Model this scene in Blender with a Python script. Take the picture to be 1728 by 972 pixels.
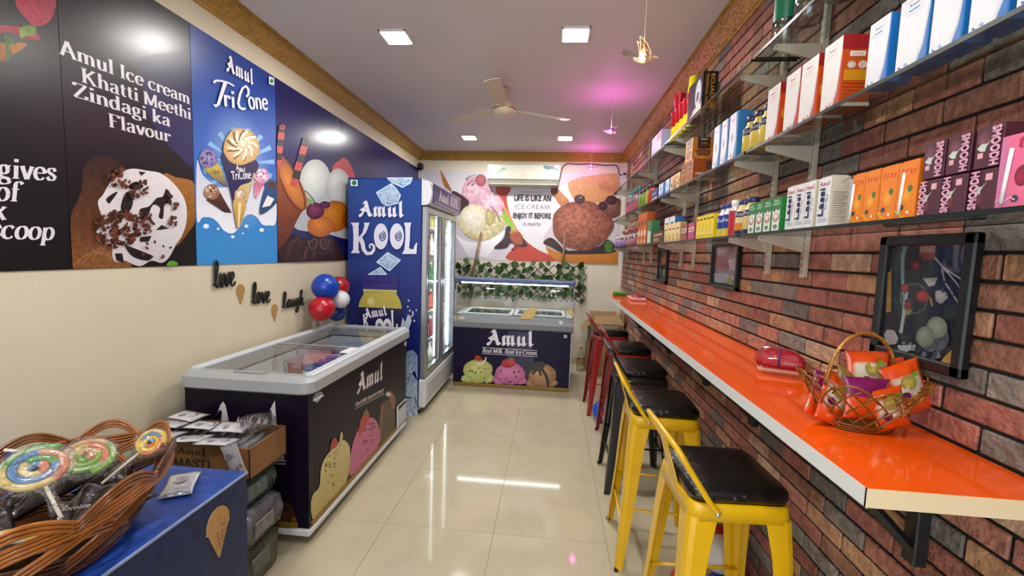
import bpy, math, random
from mathutils import Vector, Matrix
random.seed(11)
for _o in list(bpy.data.objects): bpy.data.objects.remove(_o, do_unlink=True)
SC = bpy.context.scene
COL = SC.collection
PI = math.pi
def R(d): return math.radians(d)

# ------------------------------------------------------------------ camera
FPX, YAW, PITCH, ROLL, EYE = 709.06, .09134863, -.08481354, .03299478, 1.511
_cy, _sy, _cp, _sp = math.cos(YAW), math.sin(YAW), math.cos(PITCH), math.sin(PITCH)
FW = Vector((-_sy*_cp, _cy*_cp, _sp)); _r0 = Vector((_cy, _sy, 0)); _u0 = _r0.cross(FW)
RT = _r0*math.cos(ROLL) + _u0*math.sin(ROLL); UP = -_r0*math.sin(ROLL) + _u0*math.cos(ROLL)
CAM = Vector((0, 0, EYE))
cam_data = bpy.data.cameras.new('camera'); cam = bpy.data.objects.new('camera', cam_data); COL.objects.link(cam)
cam_data.sensor_width = 36; cam_data.sensor_fit = 'HORIZONTAL'; cam_data.lens = 36*FPX/1728
cam_data.clip_start = .02; cam_data.clip_end = 100
cam.matrix_world = Matrix(((RT.x, UP.x, -FW.x, 0), (RT.y, UP.y, -FW.y, 0), (RT.z, UP.z, -FW.z, EYE), (0, 0, 0, 1)))
SC.camera = cam
def ray(x, y): return FW + RT*((x-864)/FPX) - UP*((y-486)/FPX)
def onx(x, y, X): d = ray(x, y); return CAM + d*(X/d.x)
def ony(x, y, Y): d = ray(x, y); return CAM + d*(Y/d.y)
def onz(x, y, z): d = ray(x, y); return CAM + d*((z-EYE)/d.z)
def topx(P):
    P = Vector(P)-CAM; w = P.dot(FW)
    return (864+FPX*P.dot(RT)/w, 486-FPX*P.dot(UP)/w, w)

# ------------------------------------------------------------------ world, exposure
PANEL_W, WORLD_E, EXPO = 230.0, 3.0, 0.28
W = bpy.data.worlds.new('daylight_fill'); SC.world = W; W.use_nodes = True  # unseen daylight, added as fill through the open front
W.node_tree.nodes['Background'].inputs[0].default_value = (.80, .88, 1.0, 1)
W.node_tree.nodes['Background'].inputs[1].default_value = WORLD_E
SC.view_settings.view_transform = 'Standard'; SC.view_settings.look = 'None'
SC.view_settings.exposure = EXPO; SC.view_settings.gamma = 1; SC.view_settings.use_curve_mapping = False

# ------------------------------------------------------------------ colours and materials
def hx(s):
    s = s.lstrip('#'); o = []
    for i in (0, 2, 4):
        c = int(s[i:i+2], 16)/255; o.append(c/12.92 if c <= .04045 else ((c+.055)/1.055)**2.4)
    return tuple(o)
def lerp(a, b, t): return tuple(a[i]+(b[i]-a[i])*t for i in range(3))
MATS = {}
def mat(name, col, rough=.5, metal=0, nz=None, bump=None, coat=0, spec=.5, emit=0, sheen=0, sub=0):
    """nz=(scale, amount, detail): colour variation by noise; bump=(scale, strength)."""
    if name in MATS: return MATS[name]
    m = bpy.data.materials.new(name); m.use_nodes = True; N = m.node_tree.nodes; L = m.node_tree.links
    b = N['Principled BSDF']; c = hx(col) if isinstance(col, str) else col
    b.inputs['Base Color'].default_value = (*c, 1); b.inputs['Roughness'].default_value = rough
    b.inputs['Metallic'].default_value = metal; b.inputs['Specular IOR Level'].default_value = spec
    if coat: b.inputs['Coat Weight'].default_value = coat; b.inputs['Coat Roughness'].default_value = .06
    if emit: b.inputs['Emission Color'].default_value = (*c, 1); b.inputs['Emission Strength'].default_value = emit
    if sub: b.inputs['Transmission Weight'].default_value = sub
    g = None
    if nz or bump: g = N.new('ShaderNodeNewGeometry')
    if nz:
        t = N.new('ShaderNodeTexNoise'); t.inputs['Scale'].default_value = nz[0]; t.inputs['Detail'].default_value = nz[2] if len(nz) > 2 else 4
        L.new(g.outputs['Position'], t.inputs['Vector'])
        r = N.new('ShaderNodeMapRange'); r.inputs[1].default_value = .25; r.inputs[2].default_value = .75
        r.inputs[3].default_value = 1-nz[1]; r.inputs[4].default_value = 1+nz[1]*.7; L.new(t.outputs['Fac'], r.inputs[0])
        x = N.new('ShaderNodeVectorMath'); x.operation = 'SCALE'; x.inputs[0].default_value = c; L.new(r.outputs[0], x.inputs['Scale'])
        L.new(x.outputs[0], b.inputs['Base Color'])
    if bump:
        t = N.new('ShaderNodeTexNoise'); t.inputs['Scale'].default_value = bump[0]; t.inputs['Detail'].default_value = 5
        L.new(g.outputs['Position'], t.inputs['Vector'])
        u = N.new('ShaderNodeBump'); u.inputs['Strength'].default_value = bump[1]; u.inputs['Distance'].default_value = .02
        L.new(t.outputs['Fac'], u.inputs['Height']); L.new(u.outputs[0], b.inputs['Normal'])
    MATS[name] = m; return m
def emat(name, col, strength):
    if name in MATS: return MATS[name]
    m = bpy.data.materials.new(name); m.use_nodes = True; N = m.node_tree.nodes; L = m.node_tree.links; N.clear()
    o = N.new('ShaderNodeOutputMaterial'); e = N.new('ShaderNodeEmission'); c = hx(col) if isinstance(col, str) else col
    e.inputs[0].default_value = (*c, 1); e.inputs[1].default_value = strength; L.new(e.outputs[0], o.inputs[0])
    MATS[name] = m; return m
def glass(name, tint=(.96, .98, .97), rough=0, ior=1.45, base=.0, film=None, edge=.9):
    """thin clear sheet: see-through plus a Fresnel reflection."""
    if name in MATS: return MATS[name]
    m = bpy.data.materials.new(name); m.use_nodes = True; N = m.node_tree.nodes; L = m.node_tree.links; N.clear()
    o = N.new('ShaderNodeOutputMaterial'); t = N.new('ShaderNodeBsdfTransparent'); t.inputs[0].default_value = (*tint, 1)
    g = N.new('ShaderNodeBsdfGlossy'); g.inputs['Roughness'].default_value = rough
    f = N.new('ShaderNodeLayerWeight'); f.inputs[0].default_value = .5
    pw_ = N.new('ShaderNodeMath'); pw_.operation = 'POWER'; pw_.inputs[1].default_value = 5; L.new(f.outputs['Facing'], pw_.inputs[0])
    a = N.new('ShaderNodeMath'); a.operation = 'MULTIPLY_ADD'; a.use_clamp = True; a.inputs[1].default_value = edge; a.inputs[2].default_value = ((ior-1)/(ior+1))**2+base; L.new(pw_.outputs[0], a.inputs[0])
    x = N.new('ShaderNodeMixShader'); L.new(a.outputs[0], x.inputs[0]); L.new(t.outputs[0], x.inputs[1]); L.new(g.outputs[0], x.inputs[2])
    if film:
        ge = N.new('ShaderNodeNewGeometry'); nt = N.new('ShaderNodeTexNoise'); nt.inputs['Scale'].default_value = film; nt.inputs['Detail'].default_value = 3
        L.new(ge.outputs['Position'], nt.inputs['Vector']); bu = N.new('ShaderNodeBump'); bu.inputs['Strength'].default_value = 1; bu.inputs['Distance'].default_value = .03
        L.new(nt.outputs['Fac'], bu.inputs['Height']); L.new(bu.outputs[0], g.inputs['Normal']); L.new(bu.outputs[0], f.inputs['Normal'])
    L.new(x.outputs[0], o.inputs[0]); MATS[name] = m; return m
def vcmat(name, rough=.4, coat=0, nscale=90, bump=0, metal=0):
    """colour comes from the mesh's printed colours; alpha = amount of grain."""
    if name in MATS: return MATS[name]
    m = bpy.data.materials.new(name); m.use_nodes = True; N = m.node_tree.nodes; L = m.node_tree.links; b = N['Principled BSDF']
    a = N.new('ShaderNodeAttribute'); a.attribute_name = 'Col'; g = N.new('ShaderNodeNewGeometry')
    t = N.new('ShaderNodeTexNoise'); t.inputs['Scale'].default_value = nscale; t.inputs['Detail'].default_value = 6; t.inputs['Roughness'].default_value = .65
    L.new(g.outputs['Position'], t.inputs['Vector'])
    r = N.new('ShaderNodeMapRange'); r.inputs[1].default_value = .32; r.inputs[2].default_value = .68; r.inputs[3].default_value = -1.2; r.inputs[4].default_value = 1
    L.new(t.outputs['Fac'], r.inputs[0])
    k = N.new('ShaderNodeMath'); k.operation = 'MULTIPLY_ADD'; k.inputs[2].default_value = 1; L.new(r.outputs[0], k.inputs[0]); L.new(a.outputs['Alpha'], k.inputs[1])
    x = N.new('ShaderNodeVectorMath'); x.operation = 'SCALE'; L.new(a.outputs['Color'], x.inputs[0]); L.new(k.outputs[0], x.inputs['Scale'])
    L.new(x.outputs[0], b.inputs['Base Color']); b.inputs['Roughness'].default_value = rough; b.inputs['Metallic'].default_value = metal
    if coat: b.inputs['Coat Weight'].default_value = coat; b.inputs['Coat Roughness'].default_value = .08
    if bump:
        u = N.new('ShaderNodeBump'); u.inputs['Strength'].default_value = bump; u.inputs['Distance'].default_value = .01
        L.new(t.outputs['Fac'], u.inputs['Height']); L.new(u.outputs[0], b.inputs['Normal'])
    MATS[name] = m; return m
PRINT = vcmat('printed_vinyl', .32, nscale=48); PRINTM = vcmat('printed_card', .45); PRINTW = vcmat('printed_mural', .45, nscale=20); PRINTG = vcmat('printed_foil', .18, coat=.5)

# ------------------------------------------------------------------ objects
XF = {}                                   # world matrices of the things made here
def link(o, parent=None):
    COL.objects.link(o)
    if parent is not None: o.parent = parent
    return o
def tag(o, label=None, cat=None, group=None, kind=None):
    if label: o['label'] = label
    if cat: o['category'] = cat
    if group: o['group'] = group
    if kind: o['kind'] = kind
    return o
def thing(name, label, cat, loc=(0, 0, 0), rotz=0, group=None, kind=None):
    o = bpy.data.objects.new(name, None); o.empty_display_size = .05; link(o)
    o.location = loc; o.rotation_euler = (0, 0, rotz)
    XF[o.name] = Matrix.Translation(Vector(loc)) @ Matrix.Rotation(rotz, 4, 'Z')
    return tag(o, label, cat, group, kind)
def copy_tree(o, parent=None):
    c = o.copy(); link(c, parent)
    for ch in list(o.children): copy_tree(ch, c)
    return c
class MB:
    """collects shapes into ONE mesh; coordinates are world unless local=True at build."""
    def __init__(s): s.v = []; s.f = []; s.m = []; s.c = []; s.sm = []; s.T = Matrix(); s.mi = 0; s.col = None; s.smooth = False
    def _add(s, vs, fs, cols=None, smooth=None):
        b = len(s.v); s.v += [s.T @ Vector(p) for p in vs]
        if cols is None: cols = [s.col or (1, 1, 1, 0)]*len(vs)
        s.c += [(*c, 0) if len(c) == 3 else c for c in cols]
        for f in fs: s.f.append([i+b for i in f]); s.m.append(s.mi); s.sm.append(s.smooth if smooth is None else smooth)
        return s
    def mat(s, i): s.mi = i; return s
    def quad(s, a, b, c, d): return s._add([a, b, c, d], [[0, 1, 2, 3]])
    def box(s, x0, x1, y0, y1, z0, z1):
        return s._add([(x, y, z) for z in (z0, z1) for y in (y0, y1) for x in (x0, x1)],
                      [[0, 2, 3, 1], [4, 5, 7, 6], [0, 1, 5, 4], [2, 6, 7, 3], [0, 4, 6, 2], [1, 3, 7, 5]])
    def cbox(s, x0, x1, y0, y1, z0, z1, r=.004):
        r = min(r, (x1-x0)/2.01, (y1-y0)/2.01, (z1-z0)/2.01)
        vs = []; ix = {}
        X = (x0, x1); Y = (y0, y1); Z = (z0, z1)
        for i in (0, 1):
            for j in (0, 1):
                for k in (0, 1):
                    sx, sy, sz = (1-2*i)*r, (1-2*j)*r, (1-2*k)*r
                    ix[i, j, k] = (len(vs), len(vs)+1, len(vs)+2)
                    vs += [(X[i], Y[j]+sy, Z[k]+sz), (X[i]+sx, Y[j], Z[k]+sz), (X[i]+sx, Y[j]+sy, Z[k])]
        fs = []
        for i in (0, 1):
            q = [ix[i, 0, 0][0], ix[i, 1, 0][0], ix[i, 1, 1][0], ix[i, 0, 1][0]]; fs.append(q if i else q[::-1])
            q = [ix[0, i, 0][1], ix[1, i, 0][1], ix[1, i, 1][1], ix[0, i, 1][1]]; fs.append(q[::-1] if i else q)
            q = [ix[0, 0, i][2], ix[1, 0, i][2], ix[1, 1, i][2], ix[0, 1, i][2]]; fs.append(q if i else q[::-1])
        for a in (0, 1):
            for b in (0, 1):
                e = [ix[a, b, 0][0], ix[a, b, 0][1], ix[a, b, 1][1], ix[a, b, 1][0]]; fs.append(e if (a+b) % 2 else e[::-1])
                e = [ix[a, 0, b][0], ix[a, 0, b][2], ix[a, 1, b][2], ix[a, 1, b][0]]; fs.append(e[::-1] if (a+b) % 2 else e)
                e = [ix[0, a, b][1], ix[0, a, b][2], ix[1, a, b][2], ix[1, a, b][1]]; fs.append(e if (a+b) % 2 else e[::-1])
        for k, t in ix.items(): fs.append(list(t) if sum(k) % 2 else list(t)[::-1])
        return s._add(vs, fs)
    def prism(s, pts, z0, z1):
        """outline in local XY extruded along Z"""
        n = len(pts); vs = [(x, y, z0) for x, y in pts]+[(x, y, z1) for x, y in pts]
        fs = [list(range(n))[::-1], list(range(n, 2*n))]+[[i, (i+1) % n, n+(i+1) % n, n+i] for i in range(n)]
        return s._add(vs, fs)
    def loft(s, rings, caps=True, closed=True, smooth=None):
        n = len(rings[0]); vs = [p for r in rings for p in r]; fs = []
        for a in range(len(rings)-1):
            for i in range(n if closed else n-1):
                j = (i+1) % n; fs.append([a*n+i, a*n+j, (a+1)*n+j, (a+1)*n+i])
        if caps: fs.append(list(range(n))[::-1]); fs.append([(len(rings)-1)*n+i for i in range(n)])
        return s._add(vs, fs, smooth=smooth)
    def lathe(s, prof, n=20, c=(0, 0, 0), caps=True, smooth=True):
        rings = [[(c[0]+r*math.cos(2*PI*i/n), c[1]+r*math.sin(2*PI*i/n), c[2]+z) for i in range(n)] for r, z in prof]
        return s.loft(rings, caps, smooth=smooth)
    def ball(s, c, r, n=20, m=12, sz=1.0):
        return s.lathe([(max(1e-4, r*math.sin(PI*k/m)), -r*sz*math.cos(PI*k/m)) for k in range(m+1)], n, c)
    def tube(s, path, r, n=8, closed=False, smooth=True, flat=1.0, upv=None):
        P = [Vector(p) for p in path]; k = len(P); rr = r if isinstance(r, (list, tuple)) else [r]*k
        T = []
        for i in range(k):
            a = P[(i-1) % k] if closed or i > 0 else P[0]; b = P[(i+1) % k] if closed or i < k-1 else P[-1]
            d = b-a; T.append(d.normalized() if d.length > 1e-9 else Vector((0, 0, 1)))
        u = Vector(upv) if upv else (Vector((0, 0, 1)) if abs(T[0].z) < .9 else Vector((1, 0, 0)))
        rings = []
        for i in range(k):
            u = (u-T[i]*u.dot(T[i])).normalized(); w = T[i].cross(u)
            rings.append([P[i]+(u*math.cos(2*PI*j/n)*flat+w*math.sin(2*PI*j/n))*rr[i] for j in range(n)])
        if closed: rings.append(rings[0])
        return s.loft(rings, not closed, smooth=smooth)
    def build(s, name, mats, parent=None, local=False):
        me = bpy.data.meshes.new(name)
        vs = s.v
        if parent is not None and not local and parent.name in XF:
            I = XF[parent.name].inverted(); vs = [I @ p for p in vs]
        me.from_pydata([tuple(p) for p in vs], [], s.f)
        if not isinstance(mats, (list, tuple)): mats = [mats]
        for m in mats: me.materials.append(m)
        me.polygons.foreach_set('material_index', s.m); me.polygons.foreach_set('use_smooth', s.sm)
        if any(c != (1, 1, 1, 0) for c in s.c):
            at = me.color_attributes.new('Col', 'FLOAT_COLOR', 'POINT'); at.data.foreach_set('color', [x for c in s.c for x in c])
        me.update(); o = bpy.data.objects.new(name, me); link(o, parent)
        if parent is not None and parent.name in XF: XF[o.name] = XF[parent.name]
        return o
def mesh_thing(mb, name, mats, label, cat, group=None, kind=None):
    return tag(mb.build(name, mats), label, cat, group, kind)

# ------------------------------------------------------------------ lettering
def AR(cx, cy, rx, ry, a0, a1, n=9): return [(cx+rx*math.cos(R(a0+(a1-a0)*i/n)), cy+ry*math.sin(R(a0+(a1-a0)*i/n))) for i in range(n+1)]
X_ = .46
GL = {
 'a': (.48, [AR(.21, .33, .13, .13, 165, 0)+[(.34, .08), (.37, .01), (.46, .02)], [(.34, .28), (.2, .25), (.09, .19), (.07, .1), (.11, .02), (.19, 0), (.28, .04), (.34, .12)]], []),
 'c': (.45, [AR(.24, .23, .19, .23, 40, 320)], []),
 'd': (.52, [AR(.22, .23, .16, .23, 0, 360, 14), [(.38, .72), (.38, 0)]], [(.33, .72, .05), (.43, 0, .05)]),
 'e': (.46, [[(.06, .25), (.41, .25)], AR(.235, .23, .18, .23, 3, 322, 12)], []),
 'f': (.32, [AR(.28, .59, .12, .12, 20, 180)+[(.16, 0)], [(.04, .44), (.3, .44)]], [(.16, 0, .12)]),
 'g': (.46, [AR(.2, .3, .13, .15, 0, 360, 12), [(.13, .16), (.08, .08), (.2, .03), (.34, 0), (.38, -.07)], AR(.22, -.1, .17, .1, 10, -350, 14), [(.3, .41), (.42, .45)]], []),
 'h': (.54, [[(.12, .72), (.12, 0)], AR(.27, .29, .14, .16, 170, 0)+[(.41, 0)]], [(.12, 0, .1), (.41, 0, .1), (.08, .72, .05)]),
 'i': (.28, [[(.14, .46), (.14, 0)], [(.14, .58), (.14, .69)]], [(.14, 0, .12), (.1, .46, .06)]),
 'k': (.52, [[(.12, .72), (.12, 0)], [(.4, .44), (.16, .2)], [(.22, .26), (.42, 0)]], [(.12, 0, .1), (.42, 0, .09), (.38, .45, .09), (.08, .72, .05)]),
 'l': (.28, [[(.14, .72), (.14, 0)]], [(.14, 0, .12), (.1, .72, .06)]),
 'm': (.8, [[(.12, .46), (.12, 0)], AR(.255, .29, .135, .16, 170, 0)+[(.39, 0)], AR(.525, .29, .135, .16, 170, 0)+[(.66, 0)]], [(.12, 0, .1), (.39, 0, .09), (.66, 0, .1), (.08, .46, .05)]),
 'n': (.54, [[(.12, .46), (.12, 0)], AR(.265, .29, .145, .16, 170, 0)+[(.41, 0)]], [(.12, 0, .1), (.41, 0, .1), (.08, .46, .05)]),
 'o': (.48, [AR(.24, .23, .18, .23, 0, 360, 16)], []),
 'p': (.52, [[(.12, .46), (.12, -.22)], AR(.28, .23, .17, .23, 180, 540, 14)], [(.12, -.22, .11), (.08, .46, .05)]),
 'r': (.4, [[(.12, .46), (.12, 0)], AR(.26, .3, .13, .14, 170, 40), [(.34, .42), (.35, .34)]], [(.12, 0, .11), (.08, .46, .05)]),
 's': (.4, [[(.33, .34), (.3, .43), (.2, .46), (.1, .42), (.08, .34), (.14, .27), (.27, .2), (.34, .12), (.3, .03), (.2, 0), (.1, .03), (.06, .13)]], []),
 't': (.34, [[(.15, .6), (.15, .09), (.2, .01), (.3, .05)], [(.03, .45), (.3, .45)]], []),
 'u': (.54, [[(.12, .46), (.12, .14)]+AR(.25, .14, .13, .14, 190, 330), [(.4, .46), (.4, 0)]], [(.08, .46, .06), (.37, .46, .05), (.45, 0, .05)]),
 'v': (.46, [[(.06, .46), (.22, 0)], [(.24, 0), (.4, .46)]], [(.07, .46, .09), (.4, .46, .08)]),
 'z': (.42, [[(.06, .44), (.36, .44)], [(.36, .44), (.06, .02)], [(.06, .02), (.36, .02)]], []),
 '.': (.22, [[(.1, .0), (.1, .09)]], []), ' ': (.24, [], []),
 'A': (.66, [[(.07, 0), (.3, .7)], [(.3, .7), (.57, 0)], [(.15, .24), (.46, .24)]], [(.07, 0, .09), (.57, 0, .11)]),
 'B': (.58, [[(.13, .7), (.13, 0)], [(.13, .68)]+AR(.3, .53, .16, .15, 90, -90)+[(.13, .38)], [(.13, .38)]+AR(.32, .19, .18, .19, 90, -90)+[(.13, .02)]], []),
 'C': (.64, [AR(.34, .35, .27, .35, 40, 320, 14)], [(.55, .56, .01)]),
 'E': (.55, [[(.13, .7), (.13, 0)], [(.13, .68), (.48, .68)], [(.13, .36), (.4, .36)], [(.13, .02), (.5, .02)]], []),
 'F': (.54, [[(.14, .7), (.14, 0)], [(.1, .68), (.5, .68)], [(.14, .36), (.38, .36)], [(.49, .68), (.49, .56)]], [(.14, 0, .12), (.12, .7, .1)]),
 'I': (.34, [[(.17, .7), (.17, 0)]], [(.17, 0, .13), (.17, .7, .13)]),
 'J': (.4, [[(.27, .7), (.27, .15), (.2, .02), (.08, .03)]], [(.27, .7, .12)]),
 'K': (.68, [[(.14, .7), (.14, 0)], [(.54, .69), (.18, .3)], [(.27, .4), (.56, 0)]], [(.14, 0, .12), (.14, .7, .12), (.53, .7, .1), (.56, 0, .11)]),
 'L': (.54, [[(.14, .7), (.14, 0)], [(.1, .02), (.5, .02)], [(.49, .02), (.49, .16)]], [(.14, .7, .12)]),
 'M': (.82, [[(.12, 0), (.12, .7)], [(.12, .7), (.4, .05)], [(.4, .05), (.67, .7)], [(.67, .7), (.67, 0)]], [(.12, 0, .09), (.67, 0, .11), (.1, .7, .08), (.69, .7, .08)]),
 'O': (.7, [AR(.35, .35, .28, .35, 0, 360, 20)], []),
 'R': (.64, [[(.14, .7), (.14, 0)], [(.12, .68), (.3, .69)]+AR(.32, .53, .16, .16, 80, -90)+[(.14, .37)], [(.3, .37), (.53, .03), (.6, .02)]], [(.14, 0, .12), (.12, .7, .1)]),
 'S': (.52, [[(.44, .52), (.4, .66), (.26, .7), (.13, .65), (.1, .52), (.18, .42), (.36, .32), (.44, .19), (.38, .05), (.25, 0), (.11, .05), (.07, .2)]], []),
 'T': (.6, [[(.3, .7), (.3, 0)], [(.05, .68), (.55, .68)], [(.05, .68), (.05, .55)], [(.55, .68), (.55, .55)]], [(.3, 0, .13)]),
 'Z': (.6, [[(.09, .68), (.52, .68)], [(.52, .69), (.08, .01)], [(.08, .02), (.53, .02)], [(.52, .02), (.52, .17)], [(.09, .68), (.09, .55)]], []),
}
BL = {  # pointed broad-pen letters of the ice cream maker's wordmark
 'A': (.74, [[(.0, .12), (.03, .03), (.11, .03), (.2, .24), (.36, .66)], [(.16, .62), (.27, .73), (.36, .66), (.5, .2), (.56, .07), (.68, .06)], [(.03, .33), (.1, .38), (.24, .29), (.46, .3)]], []),
 'm': (.84, [[(x-.08, .4), (x, .47), (x+.01, .12), (x+.07, .03)] for x in (.12, .36, .6)]+[[(.14, .38), (.3, .48)], [(.38, .38), (.54, .48)], [(.66, .04), (.76, .12)], [(.04, .02), (.12, .1)]], []),
 'u': (.6, [[(.02, .4), (.1, .47), (.1, .12), (.18, .03), (.34, .14)], [(.28, .4), (.36, .47), (.37, .12), (.43, .03), (.52, .12)]], []),
 'l': (.36, [[(.02, .66), (.12, .76), (.13, .12), (.19, .02), (.3, .12)]], []),
}
STY = {'didone': (GL, 8, .125, .022, .0, True), 'didone_it': (GL, 8, .13, .02, .22, True), 'mono': (GL, 0, 0, .06, 0, False), 'hand': (GL, 0, 0, .075, .1, False),
       'black': (BL, 38, .2, .025, 0, False), 'sansb': (GL, 0, .05, .10, 0, False), 'round': (GL, 5, .09, .05, .12, False)}
def ribbon_pts(p, wf, cap=0):
    k = len(p); L = []; Rr = []
    for i in range(k):
        a = p[max(0, i-1)]; b = p[min(k-1, i+1)]; dx, dy = b[0]-a[0], b[1]-a[1]; d = math.hypot(dx, dy) or 1e-9; dx /= d; dy /= d
        w = wf(dx, dy, i/(k-1) if k > 1 else 0)/2; x, y = p[i]
        if cap and i == 0: x -= dx*cap; y -= dy*cap
        if cap and i == k-1: x += dx*cap; y += dy*cap
        L.append((x-dy*w, y+dx*w)); Rr.append((x+dy*w, y-dx*w))
    return L, Rr
def text_polys(s, style):
    """quads of the text at unit size with the baseline on y=0, and its width"""
    G, ang, thick, thin, shear, serif = STY[style]; nx, ny = math.cos(R(ang)), math.sin(R(ang)); x = 0; Q = []
    for ch in s:
        if ch not in G:
            x += .3; continue
        adv, st, sf = G[ch]
        for p in st:
            if style == 'black':   # a flat pen held at an angle
                hx_, hy_ = nx*thick/2, ny*thick/2
                for a, b in zip(p, p[1:]):
                    Q.append([(x+a[0]-hx_, a[1]-hy_), (x+a[0]+hx_, a[1]+hy_), (x+b[0]+hx_, b[1]+hy_), (x+b[0]-hx_, b[1]-hy_)])
            L, Rr = ribbon_pts(p, (lambda dx, dy, t: thin+thick*abs(dx*ny-dy*nx)) if style != 'black' else (lambda dx, dy, t: thin*1.6))
            for i in range(len(p)-1): Q.append([(x+L[i][0], L[i][1]), (x+Rr[i][0], Rr[i][1]), (x+Rr[i+1][0], Rr[i+1][1]), (x+L[i+1][0], L[i+1][1])])
        if serif:
            for sx, sy, hw in sf:
                y0 = sy if sy < .1 else sy-.03; Q.append([(x+sx-hw, y0), (x+sx+hw, y0), (x+sx+hw, y0+.03), (x+sx-hw, y0+.03)])
        x += adv
    if shear: Q = [[(a+b*shear, b) for a, b in q] for q in Q]
    return Q, x
_fc = {}
def bfont_polys(s):
    """the built-in sans typeface, as polygons at unit size"""
    if s in _fc: return _fc[s]
    cu = bpy.data.curves.new('t', 'FONT'); cu.body = s; cu.size = 1; cu.resolution_u = 3
    o = bpy.data.objects.new('t', cu); me = bpy.data.meshes.new_from_object(o)
    vs = [(v.co.x, v.co.y) for v in me.vertices]; Q = [[vs[i] for i in p.vertices] for p in me.polygons]
    w = max([v[0] for v in vs] or [1])
    bpy.data.objects.remove(o); bpy.data.curves.remove(cu); bpy.data.meshes.remove(me); _fc[s] = (Q, w); return Q, w

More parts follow.
